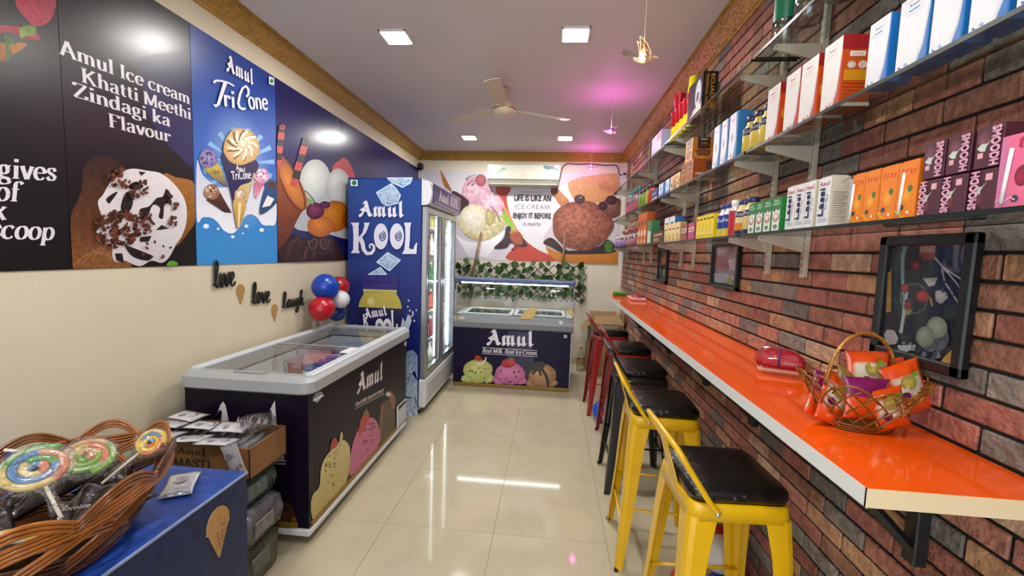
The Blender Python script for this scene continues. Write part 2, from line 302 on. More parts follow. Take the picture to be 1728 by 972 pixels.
def closed_curve(P, n=4):
    o = []; k = len(P)
    for i in range(k):
        a, b, c, d = P[i-1], P[i], P[(i+1) % k], P[(i+2) % k]
        for q in range(n):
            u = q/n; o.append(tuple(.5*(2*b[j]+(c[j]-a[j])*u+(2*a[j]-5*b[j]+4*c[j]-d[j])*u*u+(3*b[j]-a[j]-3*c[j]+d[j])*u**3) for j in (0, 1)))
    return o
class Print:
    """a flat print on a plane. axis 'x'/'y' + value: points are photo pixels; axis 'u': points are metres from org along U, V."""
    def __init__(s, axis, val=0, N=(1, 0, 0), U=(0, 1, 0), V=(0, 0, 1), org=(0, 0, 0), eps=.00025, s_=1, o_=(0, 0)):
        s.axis = axis; s.val = val; s.N = Vector(N); s.U = Vector(U); s.V = Vector(V); s.org = Vector(org); s.eps = eps
        s.s_ = s_; s.o_ = o_; s.mb = MB(); s.lay = 1; s.smooth = False; s.clip = None
    def crop(s, x0, y0, sc): s.o_ = (x0, y0); s.s_ = sc; return s     # points follow in a crop's pixels
    def P(s, p):
        if s.axis == 'u': return s.org+s.U*p[0]+s.V*p[1]
        x, y = s.o_[0]+p[0]/s.s_, s.o_[1]+p[1]/s.s_
        return onx(x, y, s.val) if s.axis == 'x' else ony(x, y, s.val)
    def _face(s, P3, cols, fs, lay):
        off = s.N*(s.eps*lay)
        if s.clip:                       # the print ends at the edge of its panel
            u0, u1, v0, v1 = s.clip; P3 = [p+s.U*(min(max(p.dot(s.U), u0), u1)-p.dot(s.U))+s.V*(min(max(p.dot(s.V), v0), v1)-p.dot(s.V)) for p in P3]
        s.mb._add([p+off for p in P3], fs, cols)
    def poly(s, pts, col, nz=0, col2=None, lay=None):
        if lay is None: s.lay += 1; lay = s.lay
        if s.smooth and len(pts) >= 5: pts = closed_curve(pts)
        a = hx(col); P3 = [s.P(p) for p in pts]; n = len(P3)
        if col2 is None: cols = [(*a, nz)]*n
        else:
            b = hx(col2); h = [p.dot(s.V) for p in P3]; lo, hi = min(h), max(h); cols = [(*lerp(b, a, (q-lo)/(hi-lo+1e-9)), nz) for q in h]
        s._face(P3, cols, [list(range(n))], lay); return s
    def grid(s, q, fn, n=10, m=10, nz=0, lay=None):
        """q = four corners (bl, br, tr, tl); fn(u, v) -> linear colour"""
        if lay is None: s.lay += 1; lay = s.lay
        C = [s.P(p) for p in q]; P3 = []; cols = []; fs = []
        for j in range(m+1):
            for i in range(n+1):
                u, v = i/n, j/m; P3.append(C[0]*(1-u)*(1-v)+C[1]*u*(1-v)+C[2]*u*v+C[3]*(1-u)*v); cols.append((*fn(u, v), nz))
        for j in range(m):
            for i in range(n): a = j*(n+1)+i; fs.append([a, a+1, a+n+2, a+n+1])
        s._face(P3, cols, fs, lay); return s
    def disc(s, cx, cy, rx, ry, cin, cout, nz=0, wob=0, n=28, rot=0, hl=(-.25, -.3), seed=1, lay=None):
        if lay is None: s.lay += 1; lay = s.lay
        rnd = random.Random(seed); ph = [rnd.uniform(0, 6.28) for _ in range(4)]; a, b = hx(cin), hx(cout); c, d = math.cos(R(rot)), math.sin(R(rot))
        pts = [(cx+(hl[0]*rx)*c-(hl[1]*ry)*d, cy+(hl[0]*rx)*d+(hl[1]*ry)*c)]; cols = [(*a, nz)]
        for k, (t, e) in enumerate(((.55, .45), (1, 1))):
            for i in range(n):
                th = 2*PI*i/n; w = 1+wob*(math.sin(3*th+ph[0])+.6*math.sin(5*th+ph[1])+.5*math.sin(9*th+ph[2]))/2
                x, y = rx*w*math.cos(th)*t+hl[0]*rx*(1-t), ry*w*math.sin(th)*t+hl[1]*ry*(1-t)
                pts.append((cx+x*c-y*d, cy+x*d+y*c)); cols.append((*lerp(a, b, e), nz))
        fs = [[0, 1+i, 1+(i+1) % n] for i in range(n)]+[[1+i, 1+n+i, 1+n+(i+1) % n, 1+(i+1) % n] for i in range(n)]
        s._face([s.P(p) for p in pts], cols, fs, lay); return s
    def line(s, pts, w, col, w2=None, nz=0, lay=None, cols=None):
        if lay is None: s.lay += 1; lay = s.lay
        L, Rr = ribbon_pts(pts, (lambda dx, dy, t: w+(w2-w)*t) if w2 is not None else (lambda dx, dy, t: w)); k = len(pts); a = hx(col)
        s._face([s.P(p) for p in L+Rr], [(*a, nz)]*(2*k), [[i, i+1, k+i+1, k+i] for i in range(k-1)], lay); return s
    def chips(s, n, cx, cy, rx, ry, size, colours, seed=3, lay=None, asp=1.5):
        rnd = random.Random(seed)
        for _ in range(n):
            t = rnd.uniform(0, 6.28); q = math.sqrt(rnd.random()); x, y = cx+rx*q*math.cos(t), cy+ry*q*math.sin(t); z = size*rnd.uniform(.6, 1.2); th = rnd.uniform(0, 3.14)
            pts = []
            for k in range(6):
                a = k*PI/3; u, v = z*asp*math.cos(a)*rnd.uniform(.7, 1.1), z*math.sin(a)*rnd.uniform(.7, 1.1)
                pts.append((x+u*math.cos(th)-v*math.sin(th), y+u*math.sin(th)+v*math.cos(th)))
            s.lay += .12; s.poly(pts, rnd.choice(colours), lay=s.lay)
        s.lay = math.ceil(s.lay); return s
    def text(s, t, p0, p1, h, style, col, lay=None, off=0):
        """baseline from p0 to p1; h = cap height in metres; p1 None keeps the natural width"""
        if lay is None: s.lay += 1; lay = s.lay
        if style in ('sans', 'bold'):
            Q, w = bfont_polys(t); k = h/.7
            if style == 'bold': Q = [[(x+d, y+e) for x, y in q] for d, e in ((0, 0), (.035, 0), (-.035, 0), (0, .02), (0, -.02)) for q in Q]
        else: Q, w = text_polys(t, style); k = h/.7
        A = s.P(p0); D = s.U.copy() if p1 is None else (s.P(p1)-A)
        W = w*k if p1 is None else D.length; D = D.normalized(); E = D.cross(s.N); E = -E if E.dot(s.V) < 0 else E
        c = (*hx(col), 0)
        for i, q in enumerate(Q):
            P3 = [A+D*(x/w*W)+E*(y*k) for x, y in q]; s._face(P3, [c]*len(P3), [list(range(len(P3)))], lay+.02*(i % 40))
        return s
    def upright(s, t, u, v0, v1, size, col, down=False, bold=.03, lay=12):
        """sans text running up (or down) a pack, letters' feet at u"""
        Q, tw = bfont_polys(t); k = size/.72; n = 0
        for dx in (0, bold*size, -bold*size):
            for q in Q:
                n += 1; P3 = [s.P((u+y*k, v1-x/tw*(v1-v0)+dx) if down else (u-y*k, v0+x/tw*(v1-v0)+dx)) for x, y in q]; s._face(P3, [(*hx(col), 0)]*len(P3), [list(range(len(P3)))], lay+.03*n)
        for dx in (bold*size, -bold*size):
            for q in Q:
                n += 1; P3 = [s.P((u+y*k+dx, v1-x/tw*(v1-v0)) if down else (u-y*k+dx, v0+x/tw*(v1-v0))) for x, y in q]; s._face(P3, [(*hx(col), 0)]*len(P3), [list(range(len(P3)))], lay+.03*n)
    def cut(s, name, parent, m=None):
        """what has been drawn so far becomes one part; go on above it"""
        if s.mb.v: s.mb.build(name, m or PRINT, parent)
        s.mb = MB(); return s
    def build(s, name, parent, m=None): return s.mb.build(name, m or PRINT, parent)
ORD = ['first', 'second', 'third', 'fourth', 'fifth', 'sixth', 'seventh', 'eighth', 'ninth', 'tenth', 'eleventh', 'twelfth']
# ================================================================== the room
XL, XR, YB, YF, ZC = -1.88, .96, 5.80, -1.5, 2.845
m_plaster = mat('cream_plaster', '#d9d0b4', .55, nz=(3, .04), bump=(60, .04))
m_back = mat('back_plaster', '#ddd6c0', .55, nz=(4, .04), bump=(60, .05))
m_ceil = mat('white_ceiling', '#cfc8c4', .6, nz=(2, .02))
m_grout = mat('floor_joint', '#7a705c', .6); m_tile = mat('ivory_floor_tile', '#b9b095', .07, nz=(5, .07, 6), spec=.55)
def struct(name, mb, m, label, cat): return tag(mb.build(name, m), label, cat, kind='structure')
fl = struct('floor', MB().box(XL-.1, XR+.1, YF, YB+.1, -.06, -.004), m_grout, 'polished ivory floor of large square tiles', 'floor')
def tile_mesh(w, d):
    return MB().cbox(0, w, 0, d, -.0045, 0, .0012).build('tile', m_tile, fl)
_tm = {}
for i in range(-2, 3):
    for j in range(-6, 7):
        x0, y0 = -.852+.6*i, 2.129+.6*j; x1, y1 = x0+.6, y0+.6
        x0 = max(x0, XL-.05); y1 = min(y1, YB+.05); y0 = max(y0, YF)
        if i == 2: x1 = XR+.05
        k = (round(x1-x0, 3), round(y1-y0, 3))
        if k in _tm: o = link(_tm[k].copy(), fl)
        else: o = _tm[k] = tile_mesh(k[0]-.0016, k[1]-.0016)
        o.location = (x0+.0008, y0+.0008, 0)
struct('ceiling', MB().box(XL-.1, XR+.1, YF, YB+.1, ZC, ZC+.08), m_ceil, 'plain off-white painted ceiling', 'ceiling')
struct('wall_left', MB().box(XL-.1, XL, YF, YB+.1, -.06, ZC), m_plaster, 'cream painted plaster wall behind the posters and the long chest freezer', 'wall')
struct('wall_back', MB().box(XL, XR, YB, YB+.1, -.06, ZC), m_back, 'cream back wall behind the mural and the leafy trellis', 'wall')
struct('wall_front', MB().box(XL-.1, XR+.1, YF-.1, YF, 2.3, ZC), m_plaster, 'plain cream lintel over the open shopfront', 'wall')
# brick wall on the right: running bond, joints recessed
wr = struct('wall_right', MB().box(XR+.004, XR+.1, YF, YB+.1, -.06, ZC), mat('dark_brick_joint', '#17120f', .9, bump=(200, .3)), 'brick wall of mixed red, tan and grey bricks with dark joints', 'wall')
BC = [('#a06354', 5), ('#905849', 5), ('#a86e5c', 4), ('#b0835f', 4), ('#b9967a', 2), ('#867c72', 4), ('#6f675f', 4), ('#94664f', 2)]
BM = []
for k, (c, w) in enumerate(BC): BM.append(mat('brick_%d' % k, c, .62, nz=(30, .42, 8), bump=(46, .7)))
_wsel = [k for k, (c, w) in enumerate(BC) for _ in range(w)]
PZ, PY, Z0, Y0 = .0637, .1853, 1.545, 1.364; JT = .0085; JV = .0065
bricks = []; brnd = random.Random(5)
for r in range(-25, 21):
    z0 = Z0+r*PZ+JT/2; z1 = z0+PZ-JT
    if z1 < .0 or z0 > ZC-.02: continue
    for c in range(-16, 26):
        y0 = Y0+(c+(0 if r % 2 else .52))*PY+JV/2; y1 = y0+PY-JV
        if y1 < YF+.01 or y0 > YB-.01: continue
        a = [topx((XR, y, z)) for y, z in ((y0, z0), (y1, z0), (y1, z1), (y0, z1))]; area = 0
        if all(p[2] > .2 for p in a):
            xs = [min(max(p[0], 0), 1728) for p in a]; ys = [min(max(p[1], 0), 972) for p in a]
            area = abs(sum(xs[i]*ys[(i+1) % 4]-xs[(i+1) % 4]*ys[i] for i in range(4)))/2
            zc = (z0+z1)/2
            if a[0][0] > 1728 and a[1][0] > 1728: area = 0
            for zz in (1.614, 1.945, 2.305):          # behind the goods on a shelf
                if 0 < zc-zz < .13 and y1 < 3.2: area *= .12
        bricks.append((area, y0, y1, z0, z1, brnd.choice(_wsel)))
bricks.sort(key=lambda b: -b[0]); _bm = {}; rest = MB()
for n, (area, y0, y1, z0, z1, k) in enumerate(bricks):
    full = y0 > YF+.02 and y1 < YB-.02 and z0 > 0 and z1 < ZC-.02
    if n < 300 and area > 60 and full:
        if k not in _bm: o = _bm[k] = MB().cbox(-.004, .006, 0, PY-JV, 0, PZ-JT, .0035).build('brick', BM[k], wr, local=True)
        else: o = link(_bm[k].copy(), wr)
        o.location = (XR+brnd.uniform(-.0012, .0012), y0, z0)
    else:
        rest.mi = k; rest.cbox(XR-.004, XR+.006, max(y0, YF), min(y1, YB), max(z0, 0), min(z1, ZC-.005), .0035)
tag(rest.build('brick_courses', BM, wr), kind='stuff')
# gilded cornice on three walls
def gold_material():
    m = mat('gilded_plaster', '#b48c3c', .42, metal=.25, nz=(40, .3, 6)); N = m.node_tree.nodes; L = m.node_tree.links; b = N['Principled BSDF']
    g = N.new('ShaderNodeNewGeometry'); v = N.new('ShaderNodeTexVoronoi'); v.feature = 'SMOOTH_F1'; v.inputs['Scale'].default_value = 34
    t = N.new('ShaderNodeTexNoise'); t.inputs['Scale'].default_value = 22; t.inputs['Detail'].default_value = 3
    x = N.new('ShaderNodeMixRGB'); x.inputs[0].default_value = .06; L.new(g.outputs['Position'], x.inputs[1]); L.new(g.outputs['Position'], t.inputs['Vector']); L.new(t.outputs['Color'], x.inputs[2])
    L.new(x.outputs[0], v.inputs['Vector']); u = N.new('ShaderNodeBump'); u.inputs['Strength'].default_value = .8; u.inputs['Distance'].default_value = .02
    L.new(v.outputs[0], u.inputs['Height']); L.new(u.outputs[0], b.inputs['Normal']); return m
m_gold = gold_material()
prof = [(0, 0), (0, -.105), (.012, -.105), (.014, -.094), (.024, -.088), (.05, -.06), (.076, -.03), (.084, -.024), (.086, -.012), (.1, -.01), (.1, 0)]
def cornice(name, p0, p1, inw, label, m0, m1):
    """profile swept from p0 to p1; inw = direction into the room; m0/m1: mitre at each end"""
    a, b, w = Vector(p0), Vector(p1), Vector(inw); d = (b-a).normalized(); mb = MB(); rings = []
    for q, s_, mi in ((a, 1, m0), (b, -1, m1)):
        rings.append([q+w*x+Vector((0, 0, z))+d*s_*(x if mi else 0) for x, z in prof])
    mb.loft(rings); return tag(mb.build(name, m_gold), label, 'cornice', kind='structure')
cornice('trim_1', (XL, YF, ZC), (XL, YB, ZC), (1, 0, 0), 'gilded moulded cornice above the row of posters', 0, 1)
cornice('trim_2', (XL, YB, ZC), (XR, YB, ZC), (0, -1, 0), 'gilded moulded cornice above the air conditioner', 1, 1)
cornice('trim_3', (XR, YB, ZC), (XR, YF, ZC), (-1, 0, 0), 'gilded moulded cornice along the top of the brick wall', 1, 0)
struct('baseboard_back', MB().cbox(XL, XR, YB-.012, YB, 0, .09, .003), mat('skirting_tile', '#b8ae92', .2), 'low ivory tile skirting below the cream back wall', 'baseboard')
# a white corner strip where the brick meets the back wall
struct('trim_4', MB().cbox(XR-.035, XR-.004, YB-.02, YB, 1.1, 2.74, .003), mat('white_strip', '#d8d6d2', .4), 'narrow white strip in the corner between mural and bricks', 'trim')

# ================================================================== ceiling lamps
m_led = emat('led_diffuser', (1.0, .965, .92), PANEL_W); m_white = mat('white_paint', '#e4e2dc', .35)
for nm, x, y, lb in (('a', -1.03, 2.69, 'square ceiling light panel nearer the poster wall, ahead of the fan'), ('b', .09, 2.69, 'square ceiling light panel beside the warm bird lamp, ahead of the fan'),
                 ('c', -1.02, 5.0, 'square ceiling light panel above the tall drinks fridge'), ('d', .10, 5.0, 'square ceiling light panel in front of the air conditioner'),
                 ('e', -1.03, .38, 'square ceiling light panel over the blue counter'), ('f', .09, .38, 'square ceiling light panel by the shop entrance')):
    t = thing('ceiling_light', lb, 'ceiling light', (x, y, ZC), group='square light panels in the ceiling')
    mb = MB()
    for a in (0, 1, 2, 3):
        mb.T = Matrix.Translation((x, y, 0)) @ Matrix.Rotation(a*PI/2, 4, 'Z'); mb.cbox(-.088, .088, .075, .088, ZC-.014, ZC, .002)
    mb.build('frame', m_white, t)
    MB().box(x-.076, x+.076, y-.088+.012, y+.076, ZC-.010, ZC-.002).build('diffuser', m_led, t)

# ================================================================== posters on the left wall
XP = XL+.004
def poster(name, label, y0, y1, z0, z1, bg):
    t = thing(name, label, 'poster', (XP, (y0+y1)/2, z0), group='printed panels along the left wall')
    pz = MB(); pz.box(XL, XP, y0+.001, y1-.001, z0, z1); pz.build('panel', bg, t); p_ = Print('x', XP); p_.smooth = True; p_.clip = (y0+.002, y1-.002, z0+.001, z1-.001); return t, p_
PZ0, PZ1 = 1.387, 2.617
m_blk = mat('black_vinyl', '#17171a', .28, nz=(6, .1)); m_nvy = mat('navy_vinyl', '#1c1c58', .22); m_blu = mat('blue_vinyl', '#1f4a9c', .28)
WH = '#e8e6ea'
# 1 black panel with the words that run off the frame
t, p = poster('wall_poster', 'black poster with white italic words ending in scoop and a strawberry', .55, 1.484, PZ0, PZ1, m_blk)
p.crop(0, 0, 4.05)
p.poly([(-420, -160), (40, -60), (120, 60), (230, 175), (330, 150), (375, 60), (370, -60), (100, -250), (-300, -300)], '#8e1f38', .25, '#b03048')
p.poly([(-200, 170), (110, 180), (240, 220), (270, 270), (150, 260), (60, 220), (-200, 250)], '#a03240', .3)
p.poly([(-200, 300), (-10, 420), (90, 370), (180, 310), (130, 290), (-100, 300)], '#b87838', .3, '#8a5222')
p.poly([(20, 230), (60, 250), (110, 300), (60, 310), (80, 370), (40, 420), (40, 330)], '#4c6a34', .3); p.poly([(130, 200), (190, 170), (245, 190), (235, 240), (180, 245), (140, 260)], '#5f8038', .3, '#88a548')
p.build('printed_fruit', t)
p = Print('x', XP); p.crop(0, 230, 4.05)
p.text('gives', (-20, 283), (385, 303), .068, 'didone_it', WH); p.text('of', (-38, 437), (125, 447), .068, 'didone_it', WH)
p.text('k', (-60, 566), (45, 570), .068, 'didone_it', WH); p.text('scoop', (-85, 695), (365, 708), .068, 'didone_it', WH)
p.build('lettering', t)
# 2 black panel with the white cone
t, p = poster('wall_poster', 'black poster of a white ice cream cone with chocolate bits and four lines of words', 1.484, 2.07, PZ0, PZ1, m_blk)
p.poly([(237, 100), (240, 146), (247, 188), (267, 222), (281, 242), (296, 257), (331, 274), (324, 98), (300, 88)], '#17193c', .05, '#20225a')
p.crop(0, 230, 4.05)
p.poly([(482, 905), (482, 560), (520, 460), (560, 350), (575, 200), (680, 130), (820, 180), (900, 300), (1000, 500), (900, 900)], '#2c1a14', .4, '#7a4a2c')
p.poly([(482, 905), (484, 600), (560, 540), (680, 560), (800, 700), (880, 900)], '#5a3220', .35, '#8a5832')
for k in range(4): p.line([(500+60*k, 880-10*k), (600+40*k, 800-20*k), (700+30*k, 800), (790, 850)], 14-2*k, '#9a6a40', nz=.2)
p.poly([(1120, 265), (1200, 280), (1338, 330), (1338, 560), (1260, 690), (1200, 740), (1240, 500)], '#a8702c', .3, '#7c4c1c')
p.poly([(665, 450), (700, 400), (740, 330), (800, 270), (860, 230), (920, 222), (1000, 235), (1100, 255), (1200, 340), (1265, 450), (1272, 580), (1240, 680), (1200, 740), (1150, 830), (1100, 865), (1030, 850), (950, 888), (850, 850), (790, 860), (765, 820), (760, 740), (690, 730), (660, 690), (660, 640), (710, 600), (690, 540)], '#e9e6e8', .05, '#cfcad0')
for q in ([(880, 330), (930, 310), (975, 340), (940, 365), (880, 360)], [(845, 400), (880, 380), (905, 440), (890, 500), (850, 530), (820, 490)], [(720, 430), (760, 395), (800, 380), (760, 440), (740, 460)], [(950, 500), (1010, 480), (1050, 440), (1070, 420), (1110, 410), (1130, 360), (1160, 390), (1160, 450), (1120, 470), (1110, 560), (1080, 550), (1090, 490), (1040, 470), (1000, 560), (960, 570)],
          [(1060, 640), (1100, 605), (1150, 630), (1090, 640)], [(850, 750), (900, 760), (1000, 800), (1040, 820), (1000, 850), (900, 820)], [(780, 800), (830, 800), (840, 860), (790, 850)], [(1170, 590), (1210, 580), (1200, 600)], [(950, 690), (1030, 680), (1010, 720), (950, 720)], [(940, 240), (990, 245), (960, 270)]):
    p.poly(q, '#221a1c', .2)
br = ['#5a3020', '#6e3e28', '#45241a', '#7c4630', '#38201a']
p.chips(150, 790, 630, 150, 130, 13, br, 4); p.chips(30, 960, 600, 90, 90, 13, br, 5); p.chips(26, 800, 290, 90, 70, 12, br, 6); p.chips(12, 1170, 500, 30, 160, 15, br, 7); p.chips(14, 960, 350, 60, 40, 12, br, 8); p.chips(10, 870, 400, 60, 40, 13, br, 9); p.chips(8, 1050, 780, 110, 60, 12, br, 10)
p.poly([(1125, 883), (1135, 858), (1160, 850), (1195, 862), (1190, 882)], '#5aa028')
p.build('printed_cone', t)
p = Print('x', XP)
p.text('Amul Ice cream', (101, 91), (321, 176.5), .056, 'didone', WH); p.text('Khatti Meethi', (137, 138), (323, 202.5), .056, 'didone', WH)
p.text('Zindagi ka', (122, 162), (288, 214), .056, 'didone', WH); p.text('Flavour', (183, 213.6), (288, 240), .056, 'didone', WH)
p.build('lettering', t)
# 3 blue three-cone panel
t, p = poster('wall_poster', 'bright blue poster with a large cone rising from a milk splash', 2.07, 2.733, PZ0, PZ1, m_blu)
def bluegrad(u, v):
    c = lerp(hx('#3a8fd4'), hx('#1d5cb8'), min(1, max(0, (v-.1)/.45))); c = lerp(c, hx('#203c8c'), min(1, max(0, (v-.55)/.4)))
    d = math.hypot((u-.5)*1.1, (v-.45)*1.5); return lerp(c, hx('#9cc8ea'), max(0, 1-d/.45)*.8)
q3 = Print('u', N=(1, 0, 0), U=(0, 1, 0), org=(XP, 2.071, PZ0))
q3.grid([(0, 0), (.661, 0), (.661, 1.23), (0, 1.23)], bluegrad, 14, 24, .04); q3.mb.build('printed_ground', PRINT, t)
p.lay = 3; p.crop(310, 180, 3.47)
for a in range(-70, 260, 24):
    ca, sa = math.cos(R(a)), -math.sin(R(a)); p.poly([(320+60*ca, 330+60*sa), (320+210*math.cos(R(a+4)), 330-210*math.sin(R(a+4))), (320+210*math.cos(R(a-4)), 330-210*math.sin(R(a-4)))], '#7fb4e2', lay=4)
p.lay = 4
p.poly([(76, 320), (110, 400), (200, 470), (260, 470), (300, 520), (370, 500), (420, 420), (470, 470), (538, 540), (538, 680), (500, 695), (460, 690), (430, 650), (390, 630), (350, 650), (330, 700), (285, 742), (235, 725), (200, 680), (160, 650), (110, 648), (76, 660)], '#c9d2e2', .05, '#eef2f8')
for x, y, r in ((130, 700, 18), (200, 715, 8), (285, 762, 11), (455, 722, 14), (365, 700, 12), (345, 742, 6)): p.disc(x, y, r, r*.8, '#ffffff', '#e0e8f2', n=12)
def minicone(x, y, r, cs, body, c1, c2, seed, dots=None):
    p.poly(body, c1, .1, c2); p.disc(x, y, r, r, cs[0], cs[1], .15, .08, seed=seed); 
    if dots: p.chips(22, x, y, r*.8, r*.8, 6, dots, seed, asp=1.1)
minicone(140, 305, 56, ('#a89ccc', '#7868a8'), [(110, 350), (195, 330), (252, 470), (205, 440), (170, 420)], '#e2c820', '#4a3a6a', 21, ['#2c2348', '#3a3058'])
minicone(160, 500, 46, ('#c8a080', '#8a6048'), [(125, 545), (205, 495), (278, 622), (235, 618)], '#5c3424', '#3a2420', 22, ['#4a2a1c', '#e8d4bc'])
minicone(452, 405, 44, ('#f0d4e0', '#c890b0'), [(408, 445), (478, 430), (422, 540), (408, 520)], '#b8305c', '#e2a8c0', 23, ['#ffffff', '#b05080'])
p.poly([(478, 450), (525, 430), (540, 465), (540, 560), (440, 628)], '#1f4f8c', .1, '#284468'); p.disc(512, 460, 34, 26, '#3a2c28', '#5a4640', rot=35); p.poly([(452, 590), (485, 520), (525, 540), (500, 580)], '#e8e6e4')
p.poly([(226, 270), (245, 400), (280, 560), (300, 690), (312, 712), (325, 690), (362, 560), (402, 420), (424, 320)], '#1b1c4c', .1, '#23245c')
p.poly([(290, 540), (300, 500), (330, 460), (385, 440), (402, 390), (408, 400), (385, 470), (362, 550), (330, 570)], '#d8cc90', .1, '#c8a860')
p.poly([(284, 548), (358, 566), (330, 680), (312, 712), (300, 690)], '#d8b468', .1, '#a87828'); p.poly([(312, 560), (330, 566), (318, 706), (308, 706)], '#f0dca0')
p.disc(325, 515, 34, 34, '#f0e4cc', '#b89468', .3, .1, seed=9)
p.disc(330, 235, 106, 108, '#f6e6bc', '#c89a50', .1, .05, seed=4, rot=15)
for k in range(9):
    a = k*40; p.line([(330+26*math.cos(R(a)), 225+26*math.sin(R(a))), (330+60*math.cos(R(a+28)), 225+60*math.sin(R(a+28))), (330+92*math.cos(R(a+40)), 228+92*math.sin(R(a+40)))], 22, '#8a5c28', 10); p.line([(335+30*math.cos(R(a+8)), 220+26*math.sin(R(a+8))), (335+62*math.cos(R(a+34)), 220+60*math.sin(R(a+34))), (335+88*math.cos(R(a+48)), 224+86*math.sin(R(a+48)))], 20, '#f8ecd2', 12)
p.disc(335, 215, 30, 26, '#fff6e0', '#e0c088')
p.build('printed_cones', t)
p = Print('x', XP); p.lay = 40; p.crop(310, 40, 4.417)
p.text('Amul', (312, 352), (512, 462), .085, 'black', '#f2f2f6'); p.crop(310, 180, 3.47); p.text('Amul', (297, 368), (352, 386), .027, 'black', '#f2f2f6')
p.crop(310, 40, 4.417)
p.line([(210, 440), (225, 425), (260, 425), (320, 440), (365, 465)], 18, '#f2f2f6', 10); p.line([(296, 440), (270, 520), (245, 600), (225, 615), (212, 600)], 30, '#f2f2f6', 14)
p.text('ri', (283, 612), (376, 632), .092, 'round', '#f2f2f6')
p.line([(452, 545), (470, 525), (470, 490), (450, 465), (425, 480), (405, 530), (393, 590), (402, 622), (425, 636), (448, 632)], 18, '#f2f2f6')
p.text('one', (474, 632), (620, 642), .098, 'round', '#f2f2f6')
p.cut('lettering', t); p.poly([(622, 392), (662, 405), (662, 462), (622, 448)], '#dfe8e4'); p.disc(642, 427, 13, 15, '#2c8a4c', '#1f6a3a')
p.cut('green_mark', t); p.crop(310, 180, 3.47); p.text('TriCone', (270, 428), (385, 420), .048, 'round', '#f2f2f6'); p.text('Amul', (168, 392), (202, 388), .018, 'black', '#5a4a20')
p.build('lettering', t)
# 4 navy dessert panel that runs behind the fridge
t, p = poster('wall_poster', 'long navy poster with an orange drink, white scoops and fruit, running behind the fridge', 2.733, 5.76, PZ0, PZ1, m_nvy)
p.crop(310, 180, 3.47)
p.poly([(640, 700), (700, 500), (720, 420), (980, 440), (1060, 700), (1000, 780), (820, 740)], '#c8ccd0', .05, '#b4b8c0')
p.poly([(870, 365), (890, 330), (915, 310), (940, 298), (965, 320), (985, 360), (1000, 430), (900, 440)], '#b02838', .2, '#d04048')
p.disc(770, 435, 92, 126, '#e8ebe6', '#b4c0b8', .08, .02, seed=2); p.disc(905, 480, 74, 118, '#e6e8e2', '#b0b8b0', .08, .03, seed=3)
p.disc(885, 640, 84, 92, '#d88a1c', '#a85410', .2, .05, seed=5); p.disc(1000, 660, 70, 80, '#c86a18', '#8a4010', .2, .05, seed=6); p.disc(800, 700, 80, 62, '#e08a20', '#b05a10', .2, .05, seed=7)
p.disc(768, 610, 52, 50, '#8a3058', '#4a1030', .1, .03, seed=8); p.disc(825, 575, 30, 22, '#7a3060', '#3a1030')
p.line([(690, 485), (720, 500), (748, 530), (765, 560)], 6, '#3c5a2c'); p.poly([(700, 520), (740, 540), (760, 575), (715, 560)], '#8aa860')
p.poly([(541, 292), (570, 283), (610, 330), (650, 390), (690, 470), (708, 560), (708, 595), (690, 616), (650, 690), (600, 800), (560, 905), (541, 908)], '#a8541c', .2, '#3c1c14')
p.disc(640, 470, 50, 150, '#d88a34', '#a85c20', .1, rot=-28); p.line([(571, 285), (620, 340), (670, 430), (704, 530), (708, 590), (690, 612), (650, 590), (600, 520), (560, 420)], 8, '#5c2c14')
def straw(a, b, w):
    for k in range(6):
        u, v = k/6, (k+1)/6; p.line([(a[0]+(b[0]-a[0])*u, a[1]+(b[1]-a[1])*u), (a[0]+(b[0]-a[0])*v, a[1]+(b[1]-a[1])*v)], w, '#c05048' if k % 2 == 0 else '#241c24', nz=.15)
straw((636, 468), (716, 185), 42); straw((545, 350), (572, 112), 38); p.disc(572, 120, 17, 15, '#3a1c20', '#c05048')
p.poly([(558, 905), (590, 800), (640, 750), (720, 785), (800, 760), (880, 780), (915, 850), (910, 900)], '#2c1814', .3, '#3c2018')
for q in range(5): p.line([(600+50*q, 890), (620+52*q, 800), (660+50*q, 770), (690+45*q, 800)], 14, ['#5a3224', '#432418', '#6c4030'][q % 3], nz=.3)
for q in (750, 818): p.line(AR(q, 790, 34, 52, 200, -20, 12), 14, '#2a1812'); p.line(AR(q, 792, 26, 42, 200, -20, 12), 5, '#7a5444')
p.build('printed_dessert', t)

# ================================================================== mural on the back wall
YM = YB-.004
t = thing('wall_mural', 'wide pale mural of two ice cream scoops with a motto between them', 'mural', (-.45, YM, 1.39))
mb = MB(); mb.box(-1.87, .884, YM, YB, 1.392, 2.6); mb.build('panel', mat('mural_vinyl', '#cfcad2', .4), t)
p = Print('y', YM, N=(0, -1, 0), U=(1, 0, 0)); p.smooth = True; p.clip = (-1.869, .883, 1.393, 2.599); p.crop(700, 250, 4.8)
p.poly([(775, 320), (1100, 330), (1240, 300), (1260, 450), (1110, 620), (1040, 760), (1170, 910), (900, 760), (800, 600), (740, 400)], '#e2e2e6', .02)
p.poly([(655, 320), (778, 320), (745, 400), (765, 520), (825, 650), (900, 750), (1010, 830), (1180, 912), (755, 905), (800, 800), (790, 700), (720, 560), (690, 420)], '#b8402c', .06, '#c04a34'); p.poly([(700, 430), (760, 520), (820, 640), (880, 720), (820, 740), (760, 620)], '#e0885c', .1)
p.poly([(205, 188), (216, 184), (300, 345), (260, 330), (230, 290)], '#b8803c', .3, '#8a5a28')
for k in range(5): p.line([(212+6*k, 215+26*k), (238+14*k, 225+24*k)], 3, '#6a4420')
p.disc(505, 350, 128, 120, '#e6bcc8', '#c08ca0', .3, .08, seed=31); p.disc(625, 450, 92, 90, '#ecc8d4', '#d0a0b4', .3, .1, seed=32)
